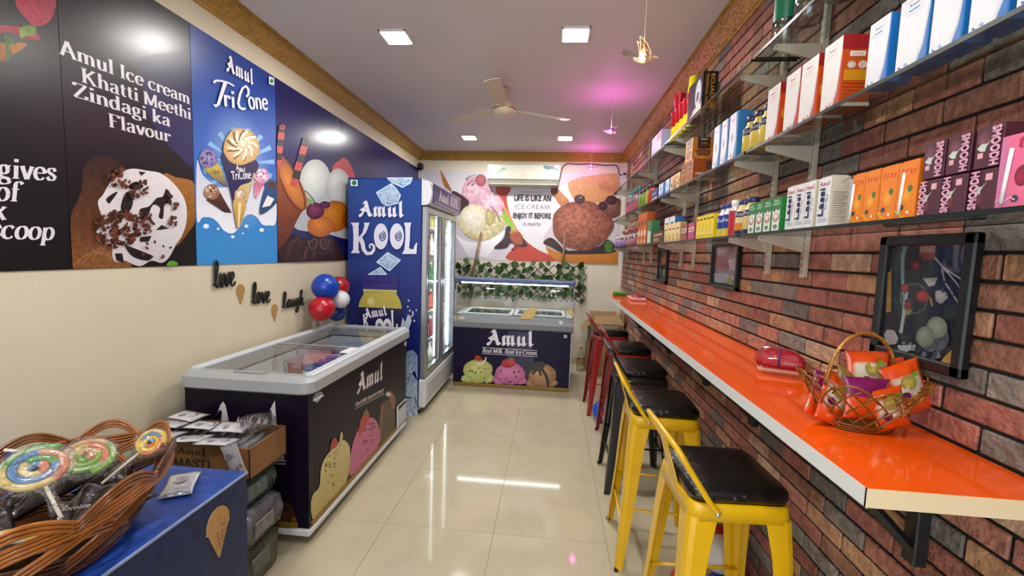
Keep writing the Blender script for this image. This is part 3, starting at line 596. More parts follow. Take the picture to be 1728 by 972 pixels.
p.disc(535, 262, 44, 50, '#b8505c', '#8a3440', .05); p.line([(412, 255), (440, 232), (500, 215)], 10, '#5a2c38', 4); p.line([(425, 300), (455, 270), (500, 262)], 10, '#5a2c38', 4); p.line([(460, 305), (490, 280)], 9, '#5a2c38')
p.poly([(300, 350), (380, 380), (440, 440), (400, 520), (340, 540), (300, 480)], '#3c241e', .3)
p.disc(545, 625, 192, 118, '#e6dfb8', '#c4ba88', .35, .12, seed=34); p.poly([(338, 700), (400, 745), (480, 765), (600, 745), (735, 670), (600, 870), (540, 878), (450, 890), (400, 830), (340, 720)], '#ffffff', .02, '#dcdce2')
p.disc(480, 572, 118, 118, '#f0ecdc', '#ccc6a4', .15, .02, seed=35); p.disc(610, 560, 40, 70, '#c4bc84', '#a49a64', .3, .1, seed=36); p.line([(615, 470), (660, 520), (690, 600)], 8, '#7a3c68')
p.poly([(720, 490), (745, 540), (790, 600), (815, 670), (770, 650), (715, 570)], '#7ab028', .15, '#a4cc50')
p.poly([(640, 810), (720, 730), (740, 640), (780, 640), (775, 690), (840, 680), (870, 720), (900, 760), (910, 790), (860, 800), (780, 770), (740, 810)], '#4a3836', .25, '#32282a'); p.disc(795, 820, 14, 8, '#3a2824', '#3a2824', n=10); p.disc(820, 805, 10, 7, '#3a2824', '#3a2824', n=10)
p.poly([(770, 700), (830, 680), (865, 720), (870, 780), (800, 770)], '#a85c40', .15)
p.poly([(1240, 292), (1330, 240), (1500, 215), (1640, 205), (1642, 350), (1560, 430), (1450, 440), (1300, 420)], '#d2a070', .15, '#c08a54')
p.poly([(1102, 345), (1130, 320), (1160, 330), (1262, 450), (1200, 490)], '#c88a58', .2, '#a86c3c'); p.disc(1130, 350, 30, 30, '#8a5438', '#6c3c24')
p.poly([(1040, 765), (1105, 725), (1190, 800), (1200, 850), (1100, 800)], '#3a2620', .2); p.poly([(1060, 795), (1160, 840), (1400, 850), (1640, 820), (1643, 942), (1172, 918)], '#d0842c', .15, '#b8701c')
p.poly([(1130, 780), (1250, 830), (1480, 800), (1560, 740), (1620, 790), (1600, 850), (1300, 860), (1190, 850)], '#2e201c', .2)
p.disc(1355, 625, 248, 200, '#b06c54', '#7c4432', .5, .05, seed=41); p.disc(1335, 415, 44, 38, '#5a2c34', '#2c1418'); p.disc(1345, 400, 8, 6, '#e8d8d8', '#8a5a60', n=10)
p.disc(1600, 480, 90, 80, '#8a5c54', '#5a342c', .35, .1, seed=42); p.disc(1522, 470, 38, 36, '#4a2428', '#241014'); p.disc(1592, 422, 46, 38, '#50282c', '#241014')
p.poly([(1540, 770), (1580, 750), (1605, 800), (1590, 840), (1545, 835)], '#4c7a2c', .25)
p.build('printed_picture', t, PRINTW)
p = Print('y', YM, N=(0, -1, 0), U=(1, 0, 0)); p.lay = 46; p.crop(700, 250, 4.8)
DK = '#241c20'
p.text('LIFE IS LIKE AN', (803, 424), (1102, 430), .079, 'bold', DK); p.text('ICE CREAM', (805, 492), (1096, 496), .058, 'mono', '#3a3236'); p.text('ENJOY IT BEFORE', (795, 566), (1102, 570), .072, 'bold', DK)
p.text('it melts', (868, 626), (1018, 628), .05, 'hand', DK); p.text('tastycaptions.com', (864, 358), (1034, 360), .013, 'sans', '#4a4448')
p.build('lettering', t)
# ================================================================== appliances
m_grey = mat('grey_plastic', '#8f9192', .4); m_lgrey = mat('light_grey_plastic', '#b4b8ba', .35); m_alu = mat('brushed_aluminium', '#b9bcc0', .3, metal=.7)
m_plum = mat('plum_vinyl', '#150c1e', .36, spec=.22); m_char = mat('charcoal_vinyl', '#2b2529', .35); m_wh = mat('white_enamel', '#d4d8da', .3); m_blackp = mat('black_plastic', '#121214', .4)
m_rub = mat('black_rubber', '#1a1a1a', .7); m_glass = glass('clear_glass'); m_lid = glass('freezer_lid_glass', (.95, .97, .97), base=.0, edge=.6); m_gold2 = mat('gold_strip', '#8f7028', .4, metal=.3)
m_in = mat('white_liner', '#c8ccce', .4); m_strip = emat('white_led_strip', (.9, .97, 1), 11)
def caster(t, x, y, zt, r=.022):
    mb = MB(); mb.cbox(x-.015, x+.015, y-.02, y+.02, r*1.6, zt, .003); w = MB()
    w.T = Matrix.Translation((x, y, r)) @ Matrix.Rotation(PI/2, 4, 'Y'); w.lathe([(r*.5, -.011), (r, -.009), (r, .009), (r*.5, .011)], 16)
    c = mb.build('caster', m_wh, t); w.build('wheel', m_rub, c)
def scoop_print(p, cx, cy, rx, ry, c1, c2, chips, seed, top=None):
    p.disc(cx-rx*.72, cy+ry*.62, rx*.42, ry*.36, c1, c2, .25, .16, seed=seed+50); p.disc(cx+rx*.7, cy+ry*.62, rx*.4, ry*.36, c1, c2, .25, .16, seed=seed+51)
    p.disc(cx, cy, rx, ry, c1, c2, .2, .05, seed=seed)
    if chips: p.chips(9, cx, cy, rx*.75, ry*.75, rx*.055, chips, seed, asp=1.8)
# ---- chest freezer
FX0, FX1, FY0, FY1, FZ0, FZ1 = -1.80, -1.15, 1.89, 3.28, .06, .80
t = thing('chest_freezer', 'long dark plum chest freezer with sliding glass lids along the cream wall', 'freezer', ((FX0+FX1)/2, (FY0+FY1)/2, 0))
w_ = .06; mb = MB()
mb.cbox(FX0, FX1, FY0, FY0+w_, FZ0+.04, FZ1, .001); mb.cbox(FX0, FX1, FY1-w_, FY1, FZ0+.04, FZ1, .001); mb.cbox(FX0, FX0+w_, FY0+w_+.0005, FY1-w_-.0005, FZ0+.04, FZ1, .001); mb.cbox(FX1-w_, FX1, FY0+w_+.0005, FY1-w_-.0005, FZ0+.04, FZ1, .001)
mb.build('body', [m_plum], t)
MB().box(FX0+w_, FX1-w_, FY0+w_, FY1-w_, .50, .54).build('liner_floor', m_in, t)
ln = MB(); ln.box(FX0+w_, FX0+w_+.004, FY0+w_, FY1-w_, .54, .79).box(FX1-w_-.004, FX1-w_, FY0+w_, FY1-w_, .54, .79).box(FX0+w_, FX1-w_, FY0+w_, FY0+w_+.004, .54, .79).box(FX0+w_, FX1-w_, FY1-w_-.004, FY1-w_, .54, .79); ln.build('liner', m_in, t)
MB().cbox(FX0-.002, FX1+.006, FY0-.008, FY1+.004, .055, .10, .012).build('base_strip', m_wh, t)
MB().box(FX1-.001, FX1+.003, FY0+.02, FY1-.2, .10, .128).build('gold_strip', m_gold2, t); MB().box(FX0, FX1-.06, FY0-.003, FY0+.001, .10, .128).build('gold_strip', m_gold2, t)
def rr(x0, x1, y0, y1, r, n=5):
    P = []
    for cx, cy, a in ((x1-r, y1-r, 0), (x0+r, y1-r, 90), (x0+r, y0+r, 180), (x1-r, y0+r, 270)):
        P += [(cx+r*math.cos(R(a+90*k/n)), cy+r*math.sin(R(a+90*k/n))) for k in range(n+1)]
    return P
O1 = rr(FX0-.01, FX1+.035, FY0-.04, FY1+.02, .06); O2 = rr(FX0, FX1+.02, FY0-.02, FY1+.01, .06); I1 = rr(FX0+.055, FX1-.05, FY0+.055, FY1-.06, .012)
mb = MB(); mb.loft([[(x, y, z) for x, y in o] for o, z in ((I1, .79), (O2, .79), (O1, .803), (O1, .855), (O2, .872), (I1, .872), (I1, .79))], caps=False); mb.build('rim', mat('rim_grey', '#a2a5a6', .35), t)
for xx in (FX0+.03, FX1-.012):
    MB().cbox(xx-.024, xx+.024, FY0+.03, FY1-.03, .868, .882, .004).build('lid_rail', mat('white_rail', '#c9d0d6', .3), t)
LY = 2.51
for (a, b, z) in ((FY0+.02, LY+.03, .869), (LY-.03, FY1-.03, .861)):
    l = MB().box(FX0+.05, FX1-.03, a, b, z, z+.004).build('glass_lid', m_lid, t)
    MB().cbox(FX0+.05, FX1-.03, (b-.012 if z > .865 else a), (b if z > .865 else a+.012), z-.002, z+.007, .002).build('lid_edge', m_grey, l)
MB().cbox(FX1-.1, FX1-.03, 2.38, 2.52, .8745, .876, .0005).build('care_sticker', mat('white_paper', '#e2e0dc', .5), t)
MB().cbox(FX0+.25, FX1-.23, FY0+.012, FY0+.04, .872, .879, .003).build('lid_handle', m_grey, t)
gr = MB(); gr.cbox(FX1+.001, FX1+.01, 3.07, 3.27, .115, .29, .006); g0 = gr.build('vent_grille', m_wh, t)
mb = MB()
for k in range(8): mb.cbox(FX1+.009, FX1+.0125, 3.085, 3.255, .125+.016*k, .133+.016*k, .001)
mb.build('grille_slats', m_lgrey, g0); MB().cbox(FX1+.009, FX1+.012, 3.09, 3.25, .255, .283, .001).build('control_plate', m_blackp, g0)
for y in (FY0+.1, FY1-.1):
    for x in (FX0+.08, FX1-.06): caster(t, x, y, .07, .02)
p = Print('x', FX1, N=(1, 0, 0))
p.text('Amul', (604, 664), (646, 640), .115, 'black', '#d8d4d4'); p.line([(599, 683), (648, 656)], 1.0, '#c8c4c4'); p.text('Real Milk. Real Ice Cream.', (600, 686.5), (647, 662), .028, 'didone_it', '#b8b4b4'); p.line([(599, 690), (648, 664.5)], .8, '#c8c4c4')
p.cut('lettering', t); p.poly([(527, 672), (532, 664), (540, 660), (545, 664), (540, 674), (534, 680)], '#9aa4b0', .2); p.line([(528, 676), (545, 667)], 3, '#e8ecf0')
p.cut('maker_badge', t); p.poly([(682, 577), (685.5, 576), (685.5, 583), (682, 584)], '#dfe6e2')
p.build('lettering', t)
p = Print('x', FX1, N=(1, 0, 0)); p.smooth = True; p.clip = (FY0+.01, FY1-.01, .13, .79); p.crop(270, 680, 3.84)
p.poly([(1425, 60), (1440, 0), (1500, -20), (1520, 60), (1510, 190), (1425, 260)], '#4a3424', .3); p.line([(1422, 250), (1430, 150), (1445, 20)], 8, '#8a6034'); p.poly([(1480, -70), (1510, -60), (1525, -10), (1518, 40), (1500, 20)], '#8a5038', .2); p.poly([(1460, -60), (1480, -75), (1500, -50), (1470, -40)], '#c8c4bc')
p.poly([(1235, 470), (1225, 420), (1240, 300), (1270, 200), (1310, 130), (1360, 95), (1395, 110), (1420, 170), (1425, 240), (1400, 300), (1330, 400)], '#c86a90', .22, '#b85580'); p.chips(16, 1340, 220, 60, 110, 7, ['#7a2448', '#8a3058'], 3, asp=2.2)
p.poly([(1285, 200), (1295, 120), (1320, 70), (1350, 55), (1350, 110), (1320, 170), (1290, 220)], '#b83c30', .25); p.poly([(1310, 70), (1335, 35), (1350, 60), (1330, 75)], '#4c7034')
p.poly([(975, 650), (990, 590), (1030, 540), (1040, 430), (1065, 360), (1120, 290), (1180, 240), (1220, 270), (1230, 330), (1225, 420), (1200, 520), (1140, 600), (1080, 650), (1060, 720), (1000, 768), (978, 720)], '#cdc088', .16, '#b0a050'); p.chips(15, 1120, 440, 60, 130, 8, ['#7a6a30', '#8a7838', '#6a5428'], 6, asp=1.7)
p.poly([(1115, 340), (1150, 290), (1165, 200), (1178, 190), (1180, 230), (1155, 320), (1125, 360)], '#c0a878', .1); p.poly([(1100, 300), (1110, 240), (1130, 225), (1150, 260), (1130, 290)], '#a83c30', .2)
p.build('printed_scoops', t)
p = Print('y', FY0, N=(0, -1, 0), U=(1, 0, 0)); p.crop(270, 680, 3.84)
p.text('Amul', (372, 272), (790, 285), .20, 'black', '#dcd8dc'); p.line([(560, 318), (816, 330)], 6, '#c8c4c8'); p.text('Real Ice Cream.', (480, 372), (818, 380), .045, 'didone_it', '#c8c4c8'); p.line([(560, 385), (816, 395)], 6, '#c8c4c8')
p.cut('lettering', t); p.disc(770, 730, 110, 100, '#5c3420', '#2c1610', .25, .05, seed=5); p.poly([(680, 690), (740, 640), (810, 660), (850, 720), (790, 690), (740, 700), (720, 760)], '#1c1012'); p.poly([(740, 640), (760, 630), (790, 640), (770, 645)], '#c8c8d0'); p.poly([(650, 720), (680, 690), (700, 760), (670, 790)], '#8a3450', .2); p.disc(870, 760, 20, 30, '#7a4428', '#4a2818', .2)
p.build('printed_end', t)
# goods inside the freezer
IN = [('tub', -1.64, 2.76, .26, .28, .18, '#a8484c', 'pink lidded carton inside the chest freezer'), ('tub', -1.32, 3.0, .2, .24, .2, '#b08a48', 'tan carton inside the chest freezer by the fridge'),
      ('tub', -1.55, 3.1, .2, .16, .2, '#2c4a8c', 'blue carton inside the far end of the chest freezer'), ('tub', -1.62, 2.06, .18, .1, .26, '#8a7468', 'brown flat pack under the near freezer lid'), ('tub', -1.42, 2.12, .1, .14, .2, '#5a5c64', 'grey pack under the near freezer lid'), ('tub', -1.36, 2.3, .12, .1, .2, '#c8c8cc', 'white pack under the near freezer lid')]
for n_, x, y, w, d, h, c, lb in IN:
    q = thing('ice_cream_carton', lb, 'carton', (x, y, .54), group='cartons inside the chest freezer'); MB().cbox(x-w/2, x+w/2, y-d/2, y+d/2, .54, .54+h, .006).build('body', mat('carton_'+c, c, .4), q); MB().cbox(x-w/2-.003, x+w/2+.003, y-d/2-.003, y+d/2+.003, .54+h-.03, .54+h+.004, .004).build('lid', mat('cartonlid_'+c, lerp(hx(c), (1, 1, 1), .25), .4), q)
k = 0
for a in range(4):
    for b in range(3):
        x, y = -1.26-.1*b, 2.42+.09*a; k += 1
        q = thing('ice_cream_cup', 'blue-rimmed white cup in the freezer, row %s from the sticker, place %s' % (ORD[a], ORD[b]), 'cup', (x, y, .54), group='ice cream cups in the chest freezer'); MB().lathe([(.03, 0), (.04, .21)], 14, (x, y, .54)).build('cup', mat('cup_white', '#d4d6da', .4), q); MB().lathe([(.042, .21), (.042, .222), (.03, .224)], 14, (x, y, .54)).build('lid', mat('cup_blue', '#33559c', .4), q)

# ---- tall two-door drinks fridge
GX0, GX1, GY0, GY1, GZ = -1.822, -1.15, 3.63, 4.79, 2.122
t = thing('drinks_fridge', 'tall blue two-door glass drinks fridge between chest freezer and display freezer', 'fridge', ((GX0+GX1)/2, (GY0+GY1)/2, 0))
mb = MB(); mb.cbox(GX0, GX1, GY0, GY0+.04, .07, GZ, .001); mb.cbox(GX0, GX1, GY1-.04, GY1, .07, GZ, .001); mb.cbox(GX0, GX0+.04, GY0+.0405, GY1-.0405, .07, GZ, .001); mb.cbox(GX0+.0405, GX1, GY0+.0405, GY1-.0405, GZ-.04, GZ, .001); mb.cbox(GX0+.0405, GX1, GY0+.0405, GY1-.0405, .07, .33, .001)
mb.build('body', mat('fridge_blue', '#182a78', .3), t)
ln = MB(); ln.box(GX0+.04, GX0+.045, GY0+.04, GY1-.04, .33, GZ-.04).box(GX0+.04, GX1-.01, GY0+.04, GY0+.045, .33, GZ-.04).box(GX0+.04, GX1-.01, GY1-.045, GY1-.04, .33, GZ-.04).box(GX0+.04, GX1-.01, GY0+.04, GY1-.04, .33, .335); ln.build('liner', m_in, t)
DX = -1.10
YMID = 4.2
for k, (a, b) in enumerate(((GY0+.015, YMID-.006), (YMID+.006, GY1-.015))):
    mb = MB(); z0, z1 = .345, 1.885
    mb.cbox(GX1+.002, DX, a, a+.055, z0, z1, .005); mb.cbox(GX1+.002, DX, b-.055, b, z0, z1, .005); mb.cbox(GX1+.002, DX, a+.05, b-.05, z0, z0+.06, .005); mb.cbox(GX1+.002, DX, a+.05, b-.05, z1-.06, z1, .005)
    d = mb.build('door', m_alu, t); MB().box(DX-.022, DX-.016, a+.05, b-.05, z0+.05, z1-.05).build('pane', m_glass, d)
    g = MB(); 
    for (u, v) in ((a+.053, a+.059), (b-.059, b-.053)): g.box(DX-.004, DX+.001, u, v, z0+.055, z1-.055)
    g.box(DX-.004, DX+.001, a+.055, b-.055, z0+.055, z0+.061).box(DX-.004, DX+.001, a+.055, b-.055, z1-.061, z1-.055); g.build('gasket', m_rub, d)
hd = MB(); P = []
for k in range(9):
    a = -90+180*k/8; P.append((GX1+.02+.07*math.cos(R(a))**.6 if abs(a) < 90 else GX1+.02, 2.005+.108*math.sin(R(a))))
P = [(GX1-.01, 1.897)]+P+[(GX1-.01, GZ)]
hd.T = Matrix(((1, 0, 0, 0), (0, 0, 1, 0), (0, 1, 0, 0), (0, 0, 0, 1))); hd.prism(P, GY0, GY1); h_ = hd.build('header', m_wh, t)
MB().cbox(GX1+.086, GX1+.096, GY0+.05, GY1-.03, 1.918, 2.098, .004).build('sign_face', mat('header_navy', '#26296c', .3), h_)
p = Print('u', N=(1, 0, 0), U=(0, 1, 0), org=(GX1+.0965, GY0+.05, 1.918)); p.text('Amul', (.17, .045), (.53, .045), .09, 'black', '#e8e8f0'); p.text('KOOL', (.6, .045), (.96, .045), .1, 'didone', '#e8e8f0')
p.lay = 1; p.line([(.01, .01), (1.07, .01), (1.07, .17), (.01, .17), (.01, .01)], .006, '#b8bcd8'); p.build('lettering', h_)
MB().cbox(GX1-.02, DX+.005, GY0, GY1, .07, .33, .012).build('base_panel', m_wh, t); MB().cbox(DX+.003, DX+.008, GY0+.08, GY1-.08, .11, .28, .004).build('kick_plate', m_lgrey, t)
for y in (GY0+.06, GY1-.06):
    for x in (GX0+.06, GX1-.02): caster(t, x, y, .08, .024)
for zz in (.62, .9, 1.18, 1.46, 1.72):
    mb = MB()
    for k in range(14): x = GX0+.06+k*.043; mb.box(x, x+.004, GY0+.05, GY1-.05, zz, zz+.004)
    mb.cbox(GX1-.04, GX1-.032, GY0+.05, GY1-.05, zz-.004, zz+.012, .002); tag(mb.build('wire_shelf', m_wh, t))
for y in (YMID-.03, GY1-.075):
    MB().cbox(GX1-.026, GX1-.012, y-.009, y+.009, .42, 1.82, .003).build('light_strip', m_strip, t)
RCOL = ['#b8402c', '#d8c060', '#e0dcd0', '#3a7a48', '#c87830', '#8a2c34', '#e8e4dc', '#2c4a8c']; brn = random.Random(9)
def bottle_mesh(mb, x, y, z, r, h):
    mb.lathe([(r*.9, 0), (r, .01), (r, h*.6), (r*.8, h*.7), (r*.42, h*.82), (r*.4, h*.9)], 12, (x, y, z))
for zi, zz in enumerate((.345, .624, .904, 1.184, 1.464, 1.724)):
    for j in range(6):
        y = GY0+.12+j*.085+(.0 if j < 5 else .06); x = GX1-.085; c = RCOL[(zi*3+j//2) % 8]; h = .2
        q = thing('drink_bottle', '%s bottle on fridge shelf %s from the floor, place %s from the near side' % ({'#b8402c': 'red', '#d8c060': 'yellow', '#e0dcd0': 'cream', '#3a7a48': 'green', '#c87830': 'orange', '#8a2c34': 'maroon', '#e8e4dc': 'white', '#2c4a8c': 'blue'}[c], ORD[zi], ORD[j]), 'bottle', (x, y, zz), group='bottles inside the drinks fridge')
        mb = MB(); bottle_mesh(mb, x, y, zz, .032, h); mb.build('body', mat('drink_'+c, c, .3), q); MB().lathe([(.015, 0), (.015, .024), (.013, .027)], 12, (x, y, zz+h*.88)).build('cap', m_wh if j % 2 else mat('drinkcap', '#2c3c7c', .4), q)
# fridge side print
p = Print('y', GY0, N=(0, -1, 0), U=(1, 0, 0)); p.crop(580, 270, 4.227)
q3 = Print('u', N=(0, -1, 0), U=(1, 0, 0), org=(GX0+.006, GY0, .09))
q3.grid([(0, 0), (.66, 0), (.66, 2.02), (0, 2.02)], lambda u, v: lerp(lerp(hx('#101850'), hx('#15226e'), v*2) if v < .5 else lerp(hx('#15226e'), hx('#1c4690'), (v-.5)*2), hx('#1e4c98'), max(0, .5-abs(u-.5))*.6*v), 6, 16, .05); q3.mb.build('printed_ground', PRINT, t)
p.lay = 3
rn = random.Random(8)
for k in range(42):
    x, y = rn.uniform(45, 540), rn.uniform(140, 1000); r = rn.uniform(7, 15); p.lay = 3; p.line(AR(x, y, r, r*.8, 20, 300, 10), 2.5, '#2a5aa8' if y < 500 else '#1c3a8a')
def cube_print(pts, ins, cx, cy):
    p.poly(pts, '#a8c4e0', .1, '#7ca4cc')
    n = len(pts)
    for i in range(n): p.line([pts[i], pts[(i+1) % n]], 6, '#d4e4f2')
    p.poly(ins, '#c4d8ea', .15, '#a0bcd8')
    for i in range(0, n): p.line([ins[i % len(ins)], pts[i]], 4, '#e4eef8')
    p.line([(cx-25, cy-20), (cx, cy+5), (cx-8, cy+40)], 4, '#5c7ca4'); p.line([(cx+5, cy-25), (cx+10, cy+10)], 3, '#6c8cb4')
p.cut('printed_droplets', t); cube_print([(310, 128), (490, 128), (475, 165), (420, 195), (350, 165)], [(350, 132), (460, 132), (420, 170), (370, 160), (360, 140)], 410, 145)
p.cut('printed_ice_cube', t); cube_print([(235, 232), (340, 170), (375, 205), (407, 250), (385, 310), (310, 328), (280, 310)], [(275, 235), (345, 210), (380, 240), (375, 290), (300, 290), (285, 270), (275, 250)], 325, 250)
p.cut('printed_ice_cube', t); cube_print([(238, 728), (315, 660), (408, 715), (330, 790)], [(275, 728), (320, 690), (370, 720), (330, 765)], 322, 725)
p.cut('printed_ice_cube', t); cube_print([(178, 818), (265, 765), (310, 815)], [(215, 812), (262, 785), (280, 812)], 250, 800)
p.cut('printed_ice_cube', t); p.poly([(55, 142), (105, 145), (105, 190), (55, 186)], '#dfe8e0'); p.disc(80, 165, 17, 17, '#2c7a3c', '#1f5a2c')
p.cut('green_mark', t)
p.poly([(140, 830), (150, 818), (385, 820), (392, 835), (390, 925), (380, 940), (150, 922), (140, 915)], '#2c2870', .05, '#38347c'); p.line([(142, 868), (392, 878)], 4, '#15123c')
p.crop(580, 440, 3.473)
p.poly([(118, 165), (316, 172), (318, 184), (118, 178)], '#c8bc78'); p.poly([(122, 180), (312, 185), (314, 196), (326, 215), (338, 242), (346, 280), (348, 420), (92, 420), (90, 270), (97, 240), (110, 212), (121, 195)], '#bfae50', .08, '#a89a48'); p.disc(165, 240, 26, 30, '#e4dca0', '#bfae50')
p.poly([(90, 270), (346, 280), (350, 420), (92, 420)], '#1d1c4c'); p.text('Amul', (134, 338), (262, 318), .085, 'black', '#e8e8f0')
p.text('K', (118, 396), (160, 396), .13, 'didone', '#e8e8f0'); p.text('L', (282, 392), (320, 392), .16, 'didone', '#e8e8f0')
for x in (214, 260): p.disc(x, 375, 24, 38, '#e8e8f0', '#e8e8f0'); p.line([(x+12*math.cos(k*.6)*(1-k/26), 375+14*math.sin(k*.6)*(1-k/26)) for k in range(24)], 4, '#1d1c4c')
p.cut('printed_bottle', t); p.poly([(335, 400), (350, 330), (365, 360), (380, 312), (395, 320), (402, 350), (385, 400), (350, 432)], '#b8c8d8', .2)
for x, y in ((385, 232), (380, 268), (408, 300), (392, 290), (430, 288), (405, 322), (418, 350), (72, 375), (412, 310)): p.disc(x, y, 5, 6, '#e8eef6', '#b8c8e0', n=8)
p.cut('printed_splash', t); p.poly([(365, 560), (380, 525), (410, 520), (437, 550), (437, 690), (420, 640), (365, 690)], '#7890b4', .35, '#a0b4cc'); p.poly([(365, 700), (400, 650), (437, 700), (437, 800), (365, 790)], '#8aa0c0', .35, '#b4c8dc'); p.poly([(362, 800), (437, 800), (437, 905), (362, 905)], '#9cb0cc', .35, '#c4d4e4')
for k in range(12): x, y = 368+rn.uniform(0, 60), 560+rn.uniform(0, 330); p.line([(x, y), (x+rn.uniform(-14, 14), y+rn.uniform(10, 40)), (x+rn.uniform(-20, 20), y+rn.uniform(40, 70))], 4, '#4c6490' if k % 2 else '#d4e2f0')
p.build('printed_side', t)
p = Print('y', GY0, N=(0, -1, 0), U=(1, 0, 0)); p.lay = 70; p.crop(580, 270, 4.227); KW = '#dcdcec'
p.text('Amul', (122, 404), (440, 410), .125, 'black', '#e8e8f2')
p.lay += 1
p.poly([(56, 448), (118, 448), (112, 470), (114, 540), (112, 640), (122, 664), (58, 664), (74, 640), (76, 540), (72, 470)], KW)
p.poly([(108, 560), (140, 520), (155, 470), (150, 448), (192, 448), (184, 470), (165, 520), (128, 560), (112, 575)], KW)
p.line([(118, 548), (140, 590), (150, 640), (172, 668), (205, 664), (222, 640), (222, 615), (208, 600), (192, 606), (190, 622), (200, 630)], 34, KW, 8)
for x in (272, 385):
    p.disc(x, 545, 50, 92, KW, KW, n=32); p.line([(x+8+26*math.cos(-1.3+k*.5)*(1-k/30), 545+38*math.sin(-1.3+k*.5)*(1-k/30)) for k in range(28)], 8, '#173a84')
p.poly([(435, 448), (488, 448), (480, 480), (478, 560), (472, 630), (500, 640), (516, 600), (530, 588), (524, 670), (422, 670), (438, 640), (446, 560), (444, 480)], KW)
p.build('lettering', t)

# ---- scooping display freezer by the back wall
SX0, SX1, SY0, SY1 = -1.05, .25, 4.55, 5.22
t = thing('display_freezer', 'dark purple ice cream display freezer with curved glass canopy at the back wall', 'freezer', ((SX0+SX1)/2, (SY0+SY1)/2, 0))
mb = MB(); mb.cbox(SX0, SX1, SY0, SY0+.05, .03, .68, .001); mb.cbox(SX0, SX0+.05, SY0+.0505, SY1-.0505, .03, .715, .001); mb.cbox(SX1-.05, SX1, SY0+.0505, SY1-.0505, .03, .715, .001); mb.cbox(SX0, SX1, SY1-.05, SY1, .03, .715, .001); mb.cbox(SX0+.051, SX1-.051, SY0+.051, SY1-.051, .03, .5, .001); mb.build('body', mat('dark_purple_vinyl', '#160d2e', .36, spec=.2), t)
MB().cbox(SX0-.004, SX1+.004, SY0-.006, SY0+.02, .004, .04, .004).build('base_strip', m_gold2, t); MB().cbox(SX1-.006, SX1+.004, SY0-.004, SY0+.03, .02, .68, .003).build('corner_strip', m_lgrey, t)
mb = MB(); RP = [(SY0+.01, .655), (SY0-.03, .675), (SY0-.035, .73), (SY0-.01, .775), (SY0+.05, .80), (SY0+.1, .80), (SY0+.1, .74), (SY0+.05, .7)]
mb.loft([[(x, y, z) for y, z in RP] for x in (SX0-.012, SX1+.02)]); mb.build('front_rim', mat('slate_grey_plastic', '#7c7f84', .4), t)
mb = MB(); mb.cbox(SX0-.012, SX0+.06, SY0+.05, SY1+.01, .72, .80, .008); mb.cbox(SX1-.055, SX1+.02, SY0+.05, SY1+.01, .72, .80, .008); mb.cbox(SX0+.061, SX1-.056, SY1-.07, SY1+.009, .72, .799, .008); mb.build('side_rim', m_lgrey, t)
for k, (a, b) in enumerate(((SX0+.07, -.42), (-.40, SX1-.07))):
    mb = MB(); z = .80+.006*k
    for q in ((a, b, SY0+.09, SY0+.125), (a, b, SY1-.11, SY1-.075), (a, a+.035, SY0+.1, SY1-.09), (b-.035, b, SY0+.1, SY1-.09)): mb.cbox(q[0], q[1], q[2], q[3], z, z+.018, .004)
    l = mb.build('sliding_frame', m_wh, t); MB().box(a+.03, b-.03, SY0+.12, SY1-.1, z+.006, z+.010).build('pane', m_glass, l)
tc = ['#5c8a84', '#c8b890', '#d8d4c8', '#7aa49c', '#b8a48c', '#8cb0a8']
for k in range(6):
    x = SX0+.17+k*.19; q = MB(); q.cbox(x-.085, x+.085, SY0+.13, SY1-.11, .52, .72, .01); q.build('ice_cream_tub', mat('tub_%d' % k, tc[k], .4), t)
# canopy
cp = [(SY0+.035, .795), (SY0+.02, .9), (SY0+.025, 1.02), (SY0+.05, 1.12), (SY0+.1, 1.18)]
mb = MB(); mb.smooth = True; mb.loft([[(x, y, z) for y, z in cp] for x in (SX0+.01, SX1+.01)], caps=False, closed=False); mb.build('canopy_glass', m_glass, t)
for x in (SX0+.01, SX1+.01):
    mb = MB(); pts = [(x, y, z) for y, z in cp]+[(x, SY1-.08, 1.18), (x, SY1-.05, .8)]; mb._add(pts, [list(range(len(pts)))]); mb.build('side_glass', m_glass, t)
    MB().tube([(x, y, z) for y, z in cp], .005, 6).build('canopy_edge', m_alu, t)
mb = MB(); mb.cbox(SX0-.012, SX1+.022, SY0+.065, SY0+.19, 1.165, 1.215, .014); mb.build('top_bar', mat('blue_grey_plastic', '#4a5e8c', .35), t)
MB().box(SX0+.0, SX1+.0, SY0+.19, SY1-.06, 1.185, 1.191).build('top_glass', m_glass, t)
MB().cbox(SX0+.05, SX1-.05, SY0+.1, SY0+.13, 1.152, 1.164, .003).build('light_strip', emat('canopy_led', (.9, .97, 1), 14), t)
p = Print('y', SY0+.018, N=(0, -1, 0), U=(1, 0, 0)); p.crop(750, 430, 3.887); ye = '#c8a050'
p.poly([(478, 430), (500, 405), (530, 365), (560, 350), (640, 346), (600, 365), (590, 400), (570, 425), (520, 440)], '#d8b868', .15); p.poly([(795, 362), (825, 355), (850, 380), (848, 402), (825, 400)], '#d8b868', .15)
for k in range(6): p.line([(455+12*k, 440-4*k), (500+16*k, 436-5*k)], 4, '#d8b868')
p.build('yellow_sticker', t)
p = Print('y', SY0-.0355, N=(0, -1, 0), U=(1, 0, 0)); p.crop(750, 430, 3.887); p.poly([(748, 448), (760, 430), (782, 438), (768, 462)], '#d8dcd8'); p.poly([(66, 405), (130, 402), (132, 425), (66, 422)], '#c8ccc0'); p.disc(84, 412, 12, 7, '#a8a030', '#8a8420', n=12); p.build('small_stickers', t)
p = Print('y', SY0, N=(0, -1, 0), U=(1, 0, 0)); p.smooth = True; p.clip = (SX0+.01, SX1-.01, .041, .65); p.crop(750, 430, 3.887)
p.poly([(420, 500), (560, 510), (610, 850), (400, 840)], '#24123c', .05, '#1c1034')
